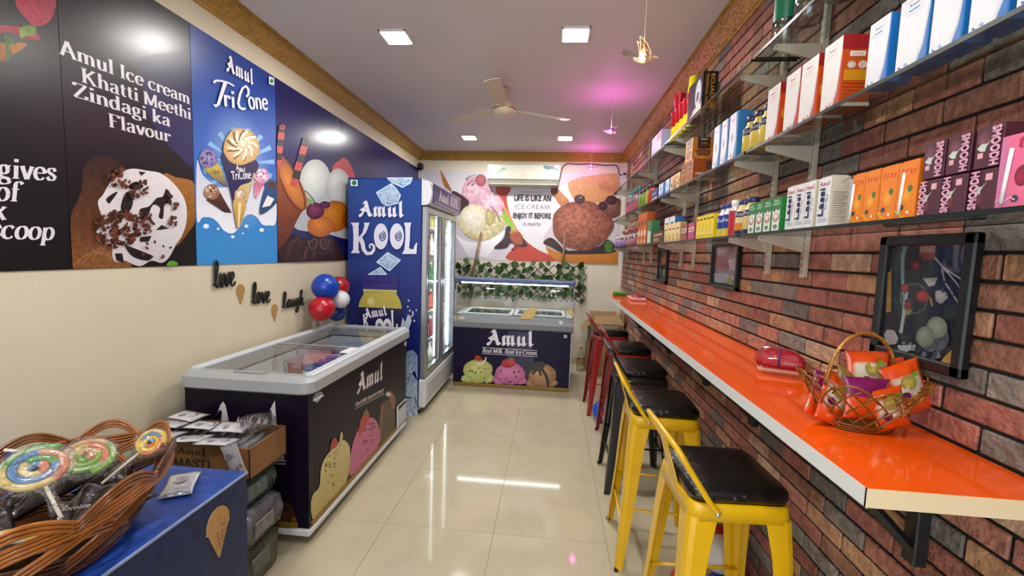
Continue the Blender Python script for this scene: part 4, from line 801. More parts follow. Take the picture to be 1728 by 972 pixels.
scoop_print(p, 220, 762, 96, 78, '#d4d88c', '#aab060', ['#5c6a28', '#4a3818'], 61); p.poly([(200, 690), (205, 662), (235, 668), (250, 692), (225, 695)], '#a83428', .2); p.line([(215, 712), (245, 715), (268, 695), (272, 672)], 16, '#e4dcb0', 8)
scoop_print(p, 430, 780, 100, 72, '#dc88b0', '#b45888', ['#6a2448'], 62); p.disc(415, 712, 42, 30, '#c83430', '#8a1c20', .3, .05, seed=2); p.disc(440, 705, 26, 30, '#d84038', '#a02428', .3, .05, seed=3); p.poly([(420, 690), (435, 672), (455, 682), (440, 695)], '#4c7030')
scoop_print(p, 640, 790, 92, 78, '#c49a68', '#8a6238', None, 63); p.poly([(555, 740), (600, 705), (640, 702), (665, 720), (650, 745), (680, 800), (688, 855), (672, 855), (660, 800), (632, 760), (640, 790), (625, 790), (612, 760), (585, 785), (572, 780), (580, 755), (545, 790), (540, 775)], '#2c1a14', .1)
p.build('printed_scoops', t)
p = Print('y', SY0, N=(0, -1, 0), U=(1, 0, 0)); p.lay = 24; p.crop(750, 430, 3.887)
p.text('Amul', (285, 590), (590, 602), .16, 'black', '#ece8f0'); p.line([(248, 606), (610, 628)], 3.2, '#d8d4dc'); p.text('Real Milk. Real Ice Cream.', (249, 638), (612, 657), .047, 'didone_it', '#e0dce4'); p.line([(248, 646), (610, 667)], 3.2, '#d8d4dc')
p.poly([(784, 525), (803, 526), (803, 545), (784, 544)], '#e0e4e0'); p.disc(793.5, 535, 5, 5, '#2a1f3c', '#2a1f3c', n=10); p.build('lettering', t)

# ================================================================== air conditioner, cable, camera
AX0, AX1, AY = -.885, .055, 5.59
t = thing('air_conditioner', 'off-white split air conditioner above the mural', 'air conditioner', ((AX0+AX1)/2, 5.7, 2.40))
pf = [(YB-.005, 2.665), (AY+.03, 2.668), (AY+.008, 2.655), (AY, 2.6), (AY, 2.475), (AY+.012, 2.455), (AY+.05, 2.42), (AY+.09, 2.395), (YB-.005, 2.395)]
mb = MB(); mb.loft([[(x, y, z) for y, z in pf] for x in (AX0, AX1)]); mb.build('body', mat('ivory_plastic', '#cccdbc', .3), t)
MB().cbox(AX0+.02, AX1-.02, AY+.02, AY+.09, 2.402, 2.412, .003).build('air_flap', mat('ivory_plastic2', '#cfd0c0', .35), t); MB().cbox(AX0+.004, AX1-.004, AY-.003, AY+.004, 2.466, 2.472, .001).build('front_seam', m_grey, t)
p = Print('y', AY, N=(0, -1, 0), U=(1, 0, 0)); p.crop(700, 250, 4.8)
p.poly([(630, 178), (650, 190), (662, 222), (650, 218)], '#8ab8a4', 0, '#a8ccbc'); p.poly([(668, 222), (685, 180), (720, 152), (740, 160), (730, 178), (700, 182), (680, 205)], '#88b8a4', .2)
p.poly([(1040, 142), (1162, 142), (1158, 190), (1130, 170), (1070, 175), (1045, 160)], '#5a8a84', .2); p.poly([(1090, 146), (1128, 146), (1128, 166), (1090, 166)], '#7a5a8a'); p.poly([(1130, 146), (1160, 146), (1160, 160), (1130, 160)], '#c8d4dc'); p.line(AR(878, 224, 17, 17, 0, 360, 20), 2.5, '#a8a898'); p.line([(870, 224), (886, 224)], 2.5, '#8a8a80')
p.build('printed_marks', t)
w = [ony(*q, 5.775) for q in ((942, 312), (946, 296), (949, 284), (957, 276), (975, 277), (995, 276.5), (1020, 279), (1038, 278.5), (1043, 284), (1044, 292), (1048, 296), (1052, 293), (1053, 288))]
def smooth_path(P, n=4):
    P = [Vector(q) for q in P]; o = []
    for i in range(len(P)-1):
        a, b, c, d = P[max(0, i-1)], P[i], P[i+1], P[min(len(P)-1, i+2)]
        for k in range(n):
            u = k/n; o.append(.5*((2*b)+(c-a)*u+(2*a-5*b+4*c-d)*u*u+(3*b-a-3*c+d)*u**3))
    return o+[P[-1]]
mesh_thing(MB().tube(smooth_path(w), .006, 8), 'power_cable', m_rub, 'black cable curving from the air conditioner to the brick corner', 'cable')
sk = thing('wall_socket', 'white socket box at the end of the black cable in the corner', 'socket', (.9, YB, 2.55)); MB().cbox(.885, .945, YB-.03, YB, 2.54, 2.64, .006).build('box', m_wh, sk); MB().cbox(.9, .93, YB-.034, YB-.03, 2.575, 2.605, .002).build('outlet', m_blackp, sk)
t = thing('security_camera', 'small black camera in the corner above the fridge', 'camera', (-1.84, 5.75, 2.63)); mb = MB(); mb.cbox(-1.868, -1.80, 5.69, 5.775, 2.595, 2.685, .02); mb.build('housing', m_blackp, t); mb = MB(); mb.T = Matrix.Translation((-1.815, 5.688, 2.64)) @ Matrix.Rotation(PI/2, 4, 'X'); mb.lathe([(.024, -.006), (.022, .008), (.014, .006)], 16); mb.build('lens', mat('lens', '#2c2c34', .1), t); MB().cbox(-1.88, -1.84, 5.76, 5.8, 2.6, 2.68, .006).build('bracket', m_blackp, t); MB().cbox(-1.845, -1.825, 5.785, 5.798, 2.3, 2.6, .003).build('lead', m_wh, t)
# ================================================================== ceiling fan
fx, fy = -.435, 3.54; m_fan = mat('cream_fan_paint', '#c4b69c', .3)
t = thing('ceiling_fan', 'cream three-bladed ceiling fan hanging in the middle of the room', 'fan', (fx, fy, ZC))
MB().lathe([(.008, 0), (.03, -.004), (.038, -.03), (.022, -.06)], 20, (fx, fy, ZC)).build('canopy', m_fan, t); MB().lathe([(.011, -.05), (.011, -.1)], 12, (fx, fy, ZC)).build('down_rod', m_fan, t)
MB().lathe([(.012, -.075), (.03, -.1), (.048, -.132), (.03, -.134)], 24, (fx, fy, ZC)).build('lower_cup', m_fan, t)
MB().lathe([(.03, -.135), (.075, -.145), (.09, -.158), (.092, -.178), (.08, -.2), (.045, -.222), (.005, -.23)], 32, (fx, fy, ZC)).build('motor', m_fan, t); MB().lathe([(.093, -.164), (.0955, -.17), (.093, -.176)], 32, (fx, fy, ZC), caps=False).build('gold_ring', mat('brass', '#a8864c', .25, metal=.9), t)
for k in range(3):
    a = R(148+120*k); mb = MB(); mb.T = Matrix.Translation((fx, fy, ZC-.165)) @ Matrix.Rotation(a, 4, 'Z') @ Matrix.Rotation(R(10), 4, 'X')
    o = [(.08, -.02), (.16, -.026), (.2, -.05), (.58, -.062), (.6, -.04), (.6, .04), (.58, .056), (.2, .05), (.16, .026), (.08, .02)]; mb.prism(o, -.0015, .0015); mb.build('blade', m_fan, t)
# ================================================================== bird lamps
def bird(label, loc, rot, colr, power, up, strength):
    x, y, z = loc; t = thing('bird_lamp', label, 'lamp', (x, y, z)); M = Matrix.Translation(loc) @ Matrix.Rotation(rot, 4, 'Z') @ Matrix.Scale(.85, 4); mg = glass('acrylic_%s' % colr, lerp((1, 1, 1), hx(colr), .35), .05, base=.3); me_ = emat('birdglow_%s' % colr, lerp(hx(colr), (1, 1, 1), .3), strength*.06)
    mb = MB(); mb.T = M; mb.smooth = True; rings = []
    for xx, r, zz in ((-.05, .005, .002), (-.03, .014, 0), (0, .021, 0), (.03, .018, .004), (.048, .012, .01), (.058, .011, .012), (.068, .006, .01), (.078, .001, .007)): rings.append([(xx, r*.8*math.cos(2*PI*k/12), zz+r*math.sin(2*PI*k/12)) for k in range(12)])
    mb.loft(rings); mb.build('body', mg, t)
    for sgn in (-1, 1):
        mb = MB(); mb.T = M @ Matrix.Rotation(sgn*R(up), 4, 'X'); o = [(.03, .005), (.035, .03), (.01, .07), (-.02, .095), (-.03, .1), (-.022, .07), (-.02, .04), (-.018, .005)]
        mb.prism([(a, b*sgn) for a, b in o], -.002, .002); wg = mb.build('wing', mg, t); e = MB(); e.T = mb.T; e.tube([(a, b*sgn, 0) for a, b in o[:5]], .0011, 5); e.tube([(a, b*sgn, 0) for a, b in o[4:]], .0010, 5); e.build('wing_edge', me_, wg)
    mb = MB(); mb.T = M @ Matrix.Rotation(R(18), 4, 'Y'); mb.prism([(-.045, -.006), (-.1, -.03), (-.112, -.012), (-.104, 0), (-.112, .012), (-.1, .03), (-.045, .006)], -.0015, .0015); mb.build('tail', mg, t)
    MB().ball((x, y, z), .009, 12, 8).build('bulb', emat('birdbulb_%s' % colr, lerp(hx(colr), (1, 1, 1), .5), strength), t)
    MB().tube([(x, y, z+.02), (x, y, ZC)], .0011, 5).build('wire', mat('fine_wire', '#c8c4c0', .3), t)
    li = bpy.data.lights.new('bulb_light', 'POINT'); li.color = lerp(hx(colr), (1, 1, 1), .1); li.energy = power; li.shadow_soft_size = .02; lo = bpy.data.objects.new('bulb_light', li); link(lo, t); lo.location = (0, 0, .035)
bird('clear bird lamp glowing warm white near the light panel', (.353, 1.9, 2.345), R(5), '#ffd070', 1.0, 76, 40)
bird('pink glowing bird lamp hanging in the middle above the shelves', (.45, 3.66, 2.535), R(190), '#ff30e0', 2.6, 18, 30)
bird('pink glowing bird lamp hanging by the back wall and the cable', (.447, 5.45, 2.585), R(185), '#ff30e0', 2.0, 18, 30)
# ================================================================== orange wall counter
CZ, CT, CX0, CY0, CY1 = 1.097, .037, .60, .805, 4.60
t = thing('wall_counter', 'long glossy orange wall counter with white edge along the brick wall', 'counter', ((CX0+XR)/2, 2.7, CZ-CT))
MB().cbox(CX0+.002, XR-.004, CY0+.002, CY1, CZ-CT, CZ-.0015, .001).build('board', mat('chipboard', '#b8a684', .6), t)
MB().cbox(CX0, XR-.004, CY0, CY1+.001, CZ-.0015, CZ, .0005).build('orange_top', mat('orange_laminate', '#e8560e', .08, spec=.6, nz=(3, .03)), t)
MB().box(CX0-.001, CX0+.003, CY0-.001, CY1, CZ-CT, CZ-.0005).build('front_edge', mat('white_edge_band', '#cfd3d0', .35), t); MB().box(CX0-.001, XR-.004, CY0-.002, CY0+.003, CZ-CT, CZ-.0005).build('end_edge', mat('cream_edge_band', '#d8c49a', .4), t)
m_iron = mat('black_iron', '#17171a', .45)
for k, y in enumerate((1.09, 1.94, 2.53, 3.33, 3.84, 4.45)):
    lb = 'black steel bracket under the counter, %s from the near end' % ORD[k]; q = thing('counter_bracket', lb, 'bracket', (XR, y, .8), group='steel brackets under the orange counter')
    MB().cbox(XR-.038, XR-.006, y-.02, y+.02, .765, CZ-CT-.001, .003).build('wall_arm', m_iron, q); MB().cbox(CX0+.06, XR-.02, y-.017, y+.017, CZ-CT-.028, CZ-CT-.001, .003).build('top_arm', m_iron, q)
    mb = MB(); mb.tube([(XR-.03, y, .80), (CX0+.1, y, CZ-CT-.02)], .014, 4, smooth=False); mb.build('brace', m_iron, q)
# ================================================================== bar stools
def make_stool(label, paint, pcol, legcol=None):
    mp = mat(paint, pcol, .28, nz=(9, .08), coat=.3); t = thing('bar_stool', label, 'stool', (0, 0, 0), group='metal bar stools along the counter')
    ZS = .755; S = .155; F = .205
    def ring(h, z, r): return [(x, y, z) for x, y in rr(-h, h, -h, h, r, 4)]
    mb = MB(); mb.smooth = True; mb.loft([ring(S-.02, ZS-.012, .03), ring(S-.004, ZS, .035), ring(S+.001, ZS-.008, .037), ring(S+.006, ZS-.055, .037), ring(S+.003, ZS-.056, .035), ring(S-.008, ZS-.05, .03)], caps=True); mb.build('seat_frame', mp, t, True)
    for sx in (-1, 1):
        for sy in (-1, 1):
            mb = MB()   # folded sheet leg: an L with a raised rib, narrowing to the foot
            rings = []
            for z, c, w, th in ((ZS-.045, S+.004, .085, .03), (.60, S+.003+(F-S)*.2, .072, .026), (.35, S+(F-S)*.53, .056, .022), (.02, F, .036, .018), (0, F, .03, .016)):
                o = [(-.022, 0), (-w, 0), (-w, -.004), (-w*.62, -.009), (-th, -.006), (-.006, -th), (-.009, -w*.62), (-.004, -w), (0, -w), (0, -.022), (-.0065, -.0065)]
                rings.append([(sx*(c+a), sy*(c+b), z) for a, b in o])
            if sx*sy < 0: rings = [r[::-1] for r in rings]
            mb.loft(rings); l = mb.build('leg', mp, t, True)
            MB().cbox(sx*F-.016 if sx > 0 else sx*F-.004, sx*F+.004 if sx > 0 else sx*F+.016, sy*F-.016 if sy > 0 else sy*F-.004, sy*F+.004 if sy > 0 else sy*F+.016, -.001, .012, .003).build('rubber_foot', m_rub, l, True)
    k = 0
    for (ax, z) in (('x', .30), ('y', .22)):
        e = S+(F-S)*(ZS-z)/ZS-.012
        for sgn in (-1, 1):
            mb = MB(); P = [(-e, sgn*e, z), (e, sgn*e, z)] if ax == 'x' else [(sgn*e, -e, z), (sgn*e, e, z)]; mb.tube(P, .009, 6, flat=.6); mb.build('footrest', mp, t, True)
    # low back rail on the aisle side (-X)
    Y = S+.012; P = [(-.075, -Y, ZS-.025), (-.105, -Y, ZS+.01), (-.165, -Y, ZS+.1), (-.2, -Y, ZS+.155), (-.213, -Y+.03, ZS+.175), (-.215, 0, ZS+.18), (-.213, Y-.03, ZS+.175), (-.2, Y, ZS+.155), (-.165, Y, ZS+.1), (-.105, Y, ZS+.01), (-.075, Y, ZS-.025)]
    mb = MB(); mb.tube(smooth_path(P, 4), .0095, 10); b = mb.build('back_rail', mp, t, True)
    for s in (-1, 1):
        r = MB(); r.T = Matrix.Translation((-.082, s*(Y+.009), ZS-.022)) @ Matrix.Rotation(PI/2, 4, 'X'); r.lathe([(.008, -.004), (.007, .003), (.004, .005)], 10); r.build('bolt', m_alu, b, True)
    mb = MB(); mb.loft([[(-.152, -.045, ZS-.04), (-.148, -.045, ZS-.04), (-.148, .045, ZS-.04), (-.152, .045, ZS-.04)], [(-.17, -.04, ZS+.03), (-.166, -.04, ZS+.03), (-.166, .04, ZS+.03), (-.17, .04, ZS+.03)], [(-.216, -.032, ZS+.175), (-.212, -.032, ZS+.175), (-.212, .032, ZS+.175), (-.216, .032, ZS+.175)]]); mb.build('back_splat', mp, t, True)
    # cushion in its clear plastic
    mb = MB(); mb.smooth = True; rings = []
    for z, h, r in ((.0, .135, .03), (.004, .15, .04), (.022, .158, .045), (.04, .156, .045), (.052, .145, .045), (.060, .12, .045), (.063, .07, .04), (.064, .01, .008)): rings.append(ring(h, ZS-.004+z, r))
    mb.loft(rings); mb.build('cushion', m_cush, t, True)
    return t
def cushion_mat():
    m = mat('black_cushion', '#08080b', .3, coat=.6, spec=.3); N = m.node_tree.nodes; L = m.node_tree.links; b = N['Principled BSDF']; tc = N.new('ShaderNodeTexCoord'); g = N.new('ShaderNodeMapping'); g.inputs['Scale'].default_value = (14, 34, 20); g.inputs['Rotation'].default_value = (0, 0, .6)
    t = N.new('ShaderNodeTexNoise'); t.noise_type = 'RIDGED_MULTIFRACTAL'; t.inputs['Scale'].default_value = .9; t.inputs['Detail'].default_value = 5; t.inputs['Distortion'].default_value = 1.0; L.new(tc.outputs['Object'], g.inputs[0]); L.new(g.outputs[0], t.inputs['Vector'])
    u = N.new('ShaderNodeBump'); u.inputs['Strength'].default_value = .9; u.inputs['Distance'].default_value = .012; L.new(t.outputs['Fac'], u.inputs['Height']); L.new(u.outputs[0], b.inputs['Coat Normal']); 
    u2 = N.new('ShaderNodeBump'); u2.inputs['Strength'].default_value = .25; u2.inputs['Distance'].default_value = .004; L.new(t.outputs['Fac'], u2.inputs['Height']); L.new(u2.outputs[0], b.inputs['Normal']); return m
m_cush = cushion_mat()
st = make_stool('yellow metal bar stool with black seat in front of the napkin pack', 'yellow_enamel', '#d8a800'); st.location = (.61, 1.455, 0); st.rotation_euler.z = R(3)
s2 = copy_tree(st); s2.location = (.575, 2.135, 0); s2.rotation_euler.z = R(-2); s2['label'] = 'yellow metal bar stool next to the black stool'
st = make_stool('black metal bar stool between the yellow and red stools', 'black_enamel', '#131315'); st.location = (.6, 2.80, 0)
st = make_stool('red metal bar stool beside the black stool', 'red_enamel', '#8c1a1c'); st.location = (.64, 3.39, 0)
s2 = copy_tree(st); s2.location = (.59, 4.10, 0); s2.rotation_euler.z = R(2); s2['label'] = 'red metal bar stool at the far end of the counter'
# ================================================================== pictures on the brick wall
def frame(label, y0, y1, z0, z1, b):
    x1 = XR-.006; x0 = x1-.022; t = thing('picture_frame', label, 'picture', (x1, (y0+y1)/2, z0)); mb = MB(); m = mat('black_frame', '#0e1012', .35)
    for q in ((y0, y1, z0, z0+b), (y0, y1, z1-b, z1), (y0, y0+b, z0, z1), (y1-b, y1, z0, z1)): mb.cbox(x0, x1, q[0], q[1], q[2], q[3], .004)
    mb.build('frame', m, t); MB().box(x1-.008, x1-.004, y0+b*.8, y1-b*.8, z0+b*.8, z1-b*.8).build('print_board', mat('frame_back', '#1a1e24', .5), t)
    return t, Print('x', x1-.0082, N=(-1, 0, 0), U=(0, -1, 0), eps=.00007), (x1-.0145, y0+b*.9, y1-b*.9, z0+b*.9, z1-b*.9)
def pane(t, r): MB().box(r[0], r[0]+.002, r[1], r[2], r[3], r[4]).build('pane', glass('picture_glass', (.93, .95, .96), .02, base=.0, edge=.35), t)
t, p, r = frame('large black framed picture of desserts on a dark table above the snack basket', 1.027, 1.303, 1.255, 1.59, .028)
p.crop(1460, 380, 3.239)
p.poly([(160, 105), (400, 103), (400, 520), (110, 690), (120, 400), (130, 260)], '#232a30', .2); p.poly([(400, 103), (575, 100), (540, 420), (400, 430)], '#14142c', .15); p.poly([(430, 110), (500, 105), (480, 190), (440, 200)], '#2c3040', .2)
p.line([(220, 108), (205, 180), (205, 300), (215, 400), (205, 500), (195, 560)], 24, '#7c969c', 8, .1); p.line([(235, 330), (225, 400), (210, 500), (195, 590)], 12, '#b8b8b0', 20)
p.poly([(298, 105), (385, 100), (388, 160), (370, 190), (320, 190), (295, 150)], '#a04848', .2, '#8a2c30'); p.poly([(300, 105), (385, 102), (380, 150), (300, 150)], '#b08074', .2); p.disc(278, 222, 20, 24, '#b03838', '#7c2024', .2)
p.poly([(315, 290), (398, 285), (380, 330), (350, 335)], '#b8b4a4', .2)
for a in range(0, 360, 40): p.line([(270+75*math.cos(R(a)), 400+85*math.sin(R(a))), (270+75*math.cos(R(a+44)), 400+85*math.sin(R(a+44)))], 6, '#6c7478')
p.chips(40, 280, 410, 60, 55, 10, ['#16181c', '#24262c', '#2c2c38'], 3, asp=1); p.disc(222, 345, 24, 26, '#b84444', '#7c2428', .2); p.disc(318, 388, 36, 32, '#c44038', '#8a2020', .2); p.disc(240, 440, 22, 24, '#b03c3c', '#702024', .2); p.poly([(220, 460), (260, 462), (255, 490), (225, 492)], '#8c8c50', .3); p.poly([(350, 385), (370, 400), (380, 440), (365, 445)], '#a08444', .2)
p.disc(420, 390, 36, 36, '#c4bcb4', '#9c948c', .2, .2, seed=7)
for q in ([(385, 175), (430, 230), (545, 305)], [(385, 178), (440, 240), (500, 310), (545, 370)], [(425, 235), (440, 310), (480, 370), (520, 435)]): p.line(q, 9, '#a8a094')
p.chips(20, 480, 340, 60, 50, 9, ['#2c2844', '#3c3854', '#242038'], 5, asp=1); p.poly([(440, 440), (540, 430), (520, 510), (440, 515)], '#2c3828', .2)
p.disc(380, 620, 85, 75, '#3c4448', '#565e60', .15); p.disc(398, 560, 58, 60, '#a8b094', '#7c8468', .15, .04, seed=1); p.disc(335, 610, 52, 56, '#a0a88c', '#747c60', .15, .04, seed=2)
p.poly([(108, 600), (125, 570), (165, 575), (188, 620), (175, 650), (130, 655)], '#b0a8a8', .15); p.chips(22, 240, 670, 70, 30, 13, ['#b8b8b8', '#8c9094', '#3c4044'], 9); p.chips(14, 360, 710, 50, 30, 14, ['#3c4448', '#6c7478', '#202428'], 10)
p.poly([(418, 750), (440, 720), (505, 660), (500, 780), (440, 765)], '#b0843c', .15, '#c89c50'); p.poly([(120, 480), (130, 260), (150, 250), (150, 470)], '#a87838', .2)
p.build('printed_picture', t, PRINTM); pane(t, r)
t, p, r = frame('black framed pink and white picture on the bricks below the yellow cartons', 2.22, 2.583, 1.352, 1.60, .022)
p.crop(1140, 400, 9.72)
p.poly([(700, 120), (1040, 110), (980, 790), (630, 740)], '#a89098', .15, '#8c7c84'); p.poly([(700, 130), (850, 120), (840, 230), (690, 300)], '#b8aeb4', .1); p.poly([(880, 130), (980, 120), (960, 260), (840, 330)], '#946c68', .2); p.poly([(690, 300), (880, 330), (870, 540), (660, 600)], '#a4707c', .15, '#946078'); p.poly([(860, 380), (1000, 340), (980, 560), (900, 520)], '#c0bcc8', .15); p.poly([(640, 600), (840, 590), (880, 640), (830, 740), (635, 735)], '#b4b2b8', .25); p.poly([(840, 690), (890, 670), (920, 740), (900, 775), (840, 765)], '#8ca848', .2); p.poly([(900, 620), (960, 640), (960, 700), (910, 700)], '#c8a8a4', .2)
for k in range(3): p.line([(700, 420+34*k), (880-20*k, 425+34*k)], 7, '#7c4450')
p.build('printed_picture', t, PRINTM); pane(t, r)
t, p, r = frame('narrow black framed dark picture on the bricks towards the back', 3.54, 3.83, 1.295, 1.60, .024)
p.crop(1040, 400, 3.241); p.poly([(252, 70), (288, 72), (276, 250), (248, 240)], '#34302c', .2); p.poly([(258, 90), (278, 80), (285, 110), (270, 140), (252, 150)], '#a87458', .2); p.line([(256, 150), (268, 110), (282, 100)], 5, '#c83c2c'); p.disc(262, 195, 8, 24, '#b8b4a8', '#7c7c6c'); p.poly([(246, 222), (275, 228), (275, 250), (246, 240)], '#3c5038', .2); p.build('printed_picture', t, PRINTM); pane(t, r)
# ================================================================== glass shelves on slotted uprights
SHZ = (1.614, 1.945, 2.305); SX = .755
m_shelf = glass('shelf_glass', (.80, .86, .83), ior=1.5); m_sedge = mat('glass_edge', '#14221f', .3, spec=.35); m_up = mat('white_powder_coat', '#b5ab97', .45)
SEG = ((.5, 1.80), (1.815, 3.10), (3.115, 4.39), (4.405, 5.60)); LV = ('lowest', 'middle', 'top'); BAY = ('nearest the entrance', 'second from the entrance', 'third from the entrance', 'by the back wall')
for i, z in enumerate(SHZ):
    for j, (a, b) in enumerate(SEG):
        t = thing('glass_shelf', '%s glass shelf in the bay %s' % (LV[i], BAY[j]), 'shelf', (SX, (a+b)/2, z), group='glass shelves on the brick wall')
        MB().box(SX+.002, XR-.03, a+.002, b-.002, z-.010, z).build('pane', m_shelf, t)
        mb = MB(); mb.box(SX, SX+.002, a, b, z-.010, z).box(SX, XR-.03, a, a+.002, z-.010, z).box(SX, XR-.03, b-.002, b, z-.010, z); mb.build('polished_edge', m_sedge, t)
for k, y in enumerate((.72, 1.68, 1.95, 2.93, 3.2, 4.13, 4.46, 5.42)):
    t = thing('shelf_upright', 'white slotted shelf upright, %s from the entrance' % ORD[k], 'bracket', (XR-.015, y, 1.45), group='slotted shelf uprights')
    zb, zt = 1.452, 2.66; MB().cbox(XR-.022, XR-.004, y-.0125, y+.0125, zb, zt, .002).build('channel', m_up, t)
    mb = MB(); z = zb+.012
    while z < zt-.03:
        for s in (-.0055, .0055): mb.box(XR-.0224, XR-.0216, y+s-.0016, y+s+.0016, z, z+.016)
        z += .026
    tag(mb.build('slots', m_blackp, t), kind='stuff')
    for sz in SHZ:
        mb = MB(); mb.T = Matrix(((1, 0, 0, 0), (0, 0, 1, y-.005), (0, 1, 0, 0), (0, 0, 0, 1)))
        mb.prism([(XR-.02, sz-.0085), (SX+.028, sz-.0085), (SX+.02, sz-.014), (SX+.022, sz-.028), (XR-.02, sz-.07)], 0, .01); b = mb.build('bracket', m_up, t)
        c = MB(); c.T = Matrix.Translation((SX+.027, y-.006, sz-.019)) @ Matrix.Rotation(PI/2, 4, 'X'); c.lathe([(.004, 0), (.004, .001)], 10); c.build('screw', m_grey, b)
# ================================================================== goods on the shelves
ZB, ZM, ZT = SHZ; FX = .772
def W_(c): return mat('card_'+c, c, .4)
def carton(name, label, cat, group, y0, y1, z0, h, d, front, side, draw=None, sidedraw=None, x0=FX, m=None, fold=False, rot=0):
    """a box whose printed front faces the aisle; y0 near, y1 far"""
    cx, cy = x0+d/2, (y0+y1)/2; t = thing(name, label, cat, (cx, cy, z0), R(rot), group); M = XF[t.name] @ Matrix.Translation((-cx, -cy, -z0))
    mb = MB(); mb.T = M; mb.mi = 0; mb.cbox(x0+.0004, x0+d, y0+.0004, y1-.0004, z0+.0002, z0+h, .0015)
    mb.build('body', [m or W_(side)], t); w = y1-y0; D = M.to_3x3()
    p = Print('u', N=D @ Vector((-1, 0, 0)), U=D @ Vector((0, -1, 0)), org=M @ Vector((x0-.0001, y1, z0)), eps=.00012); p.poly([(.001, .001), (w-.001, .001), (w-.001, h-.001), (.001, h-.001)], front, .03)
    if draw: draw(p, w, h)
    p.build('printed_front', t, PRINTM)
    if sidedraw:
        p = Print('u', N=D @ Vector((0, -1, 0)), U=D @ Vector((1, 0, 0)), org=M @ Vector((x0, y0-.0001, z0)), eps=.00012); sidedraw(p, d, h); p.build('printed_side', t, PRINTM)
    if fold:
        f = MB(); f.T = M; f.prism_ = None; f.box(x0+.004, x0+d-.004, y0+.004, y1-.004, z0+h, z0+h+.003); f.build('top_fold', m or W_(side), t)
    return t
def bottle(label, group, y, z0, r, h, body, cap, label_c, x=None, lab=(.2, .55), wide=True, neck=.62, cat='bottle', clear=False, letter=None):
    x = FX+r+.004 if x is None else x; t = thing('bottle', label, cat, (x, y, z0), group=group); mb = MB()
    nk = r*neck; mb.lathe([(r*.9, 0), (r, .006), (r, h*.58), (r*.9, h*.68), (nk, h*.8), (nk, h*.88)], 20, (x, y, z0)); mb.build('body', (glass('pet_plastic', (.9, .93, .94), .05, base=.22) if clear else mat('bottle_'+body, body, .22)), t)
    MB().lathe([(nk*1.12, h*.86), (nk*1.15, h*.87), (nk*1.15, h*.985), (nk, h)], 20, (x, y, z0)).build('cap', mat('cap_'+cap, cap, .35), t)
    if label_c:
        for (a, b, c) in label_c: MB().lathe([(r*1.006, h*a), (r*1.006, h*b)], 20, (x, y, z0), caps=False).build('label_band', mat('blab_'+c, c, .35), t)
    if letter:
        p = Print('u', N=(-.8, -.6, 0), U=(.6, -.8, 0), org=Vector((x, y, z0))+Vector((-.8, -.6, 0))*(r*1.03)); p.text(letter[0], (-r*.55, h*letter[1]), (r*.55, h*letter[1]), letter[2], 'sans', letter[3]); p.build('lettering', t)
    return t
# ---- lowest shelf, near to far
def tru_pink(p, w, h):
    p.poly([(.001, .001), (w*.3, .001), (w*.22, h*.3), (w*.1, h*.97), (.001, h*.97)], '#c8709c', .05); p.text('tru', (w*.3, h*.80), (w*.95, h*.80), h*.16, 'round', '#a81c40'); p.disc(w*.5, h*.42, w*.16, h*.14, '#a02440', '#701830', .15, .04); p.poly([(w*.55, h*.5), (w*.75, h*.6), (w*.72, h*.47)], '#3c6a44'); p.disc(w*.4, h*.12, w*.07, h*.05, '#2c3c48', '#2c3c48', n=12)
    for k in range(4): p.line([(w*.02+.008*k, h*.1+.006*(k % 2)), (w*.02+.008*(k+1), h*.1+.006*((k+1) % 2))], .002, '#e8b0c8')
t = carton('juice_carton', 'pink juice carton with a straw on its side on the lowest shelf', 'carton', None, .745, .826, ZB, .124, .045, '#d8688c', '#cf5f86', tru_pink)
def straw_on(t, y, z0, h, x0=FX, lean=.0): MB().tube([(x0-.004, y+lean, z0+.008), (x0-.004, y-lean, z0+h*.85)], .0028, 8).build('straw', mat('straw_white', '#e8e6e0', .35), t)
straw_on(t, .808, ZB, .118, lean=.004)
def smoodh(flip):
    def d(p, w, h):
        p.disc(w*.3, h*(.7 if flip else .3), w*.24, h*.2, '#7a4650', '#54242e', .15, .05); p.poly([(w*.08, h*.5), (w*.25, h*.6), (w*.45, h*.58), (w*.6, h*.68), (w*.42, h*.5), (w*.4, h*.4), (w*.22, h*.42)], '#b8c4bc', .1); p.poly([(w*.14, h*.25), (w*.34, h*.25), (w*.34, h*.38), (w*.14, h*.38)] if flip else [(w*.55, h*.72), (w*.8, h*.72), (w*.8, h*.88), (w*.55, h*.88)], '#d8a0a8')
        p.upright('SMOODH', w*.66 if flip else w*.34, h*.04, h*.96, w*.31, '#e0a8c0', down=flip, bold=.05)
    return d
ys = (.823, .879, .932)
for lv in (0, 1):
    for k, y in enumerate(ys):
        carton('milkshake_carton', 'maroon milkshake carton in the %s row, %s from the pink juice carton' % (('lower', 'upper')[lv], ORD[k]), 'carton', 'maroon milkshake cartons on the lowest shelf', y+.002, y+.05, ZB+.0765*lv, .0745, .048, '#4a1c2c', '#431826', smoodh(lv == 1), (lambda p, w, h: p.poly([(w*.15, h*.62), (w*.6, h*.62), (w*.6, h*.85), (w*.15, h*.85)], '#d89aa4')) if lv == 0 else (lambda p, w, h: p.poly([(w*.1, h*.8), (w*.8, h*.8), (w*.8, h*1.0), (w*.1, h*1.0)], '#b0a890') if False else None))
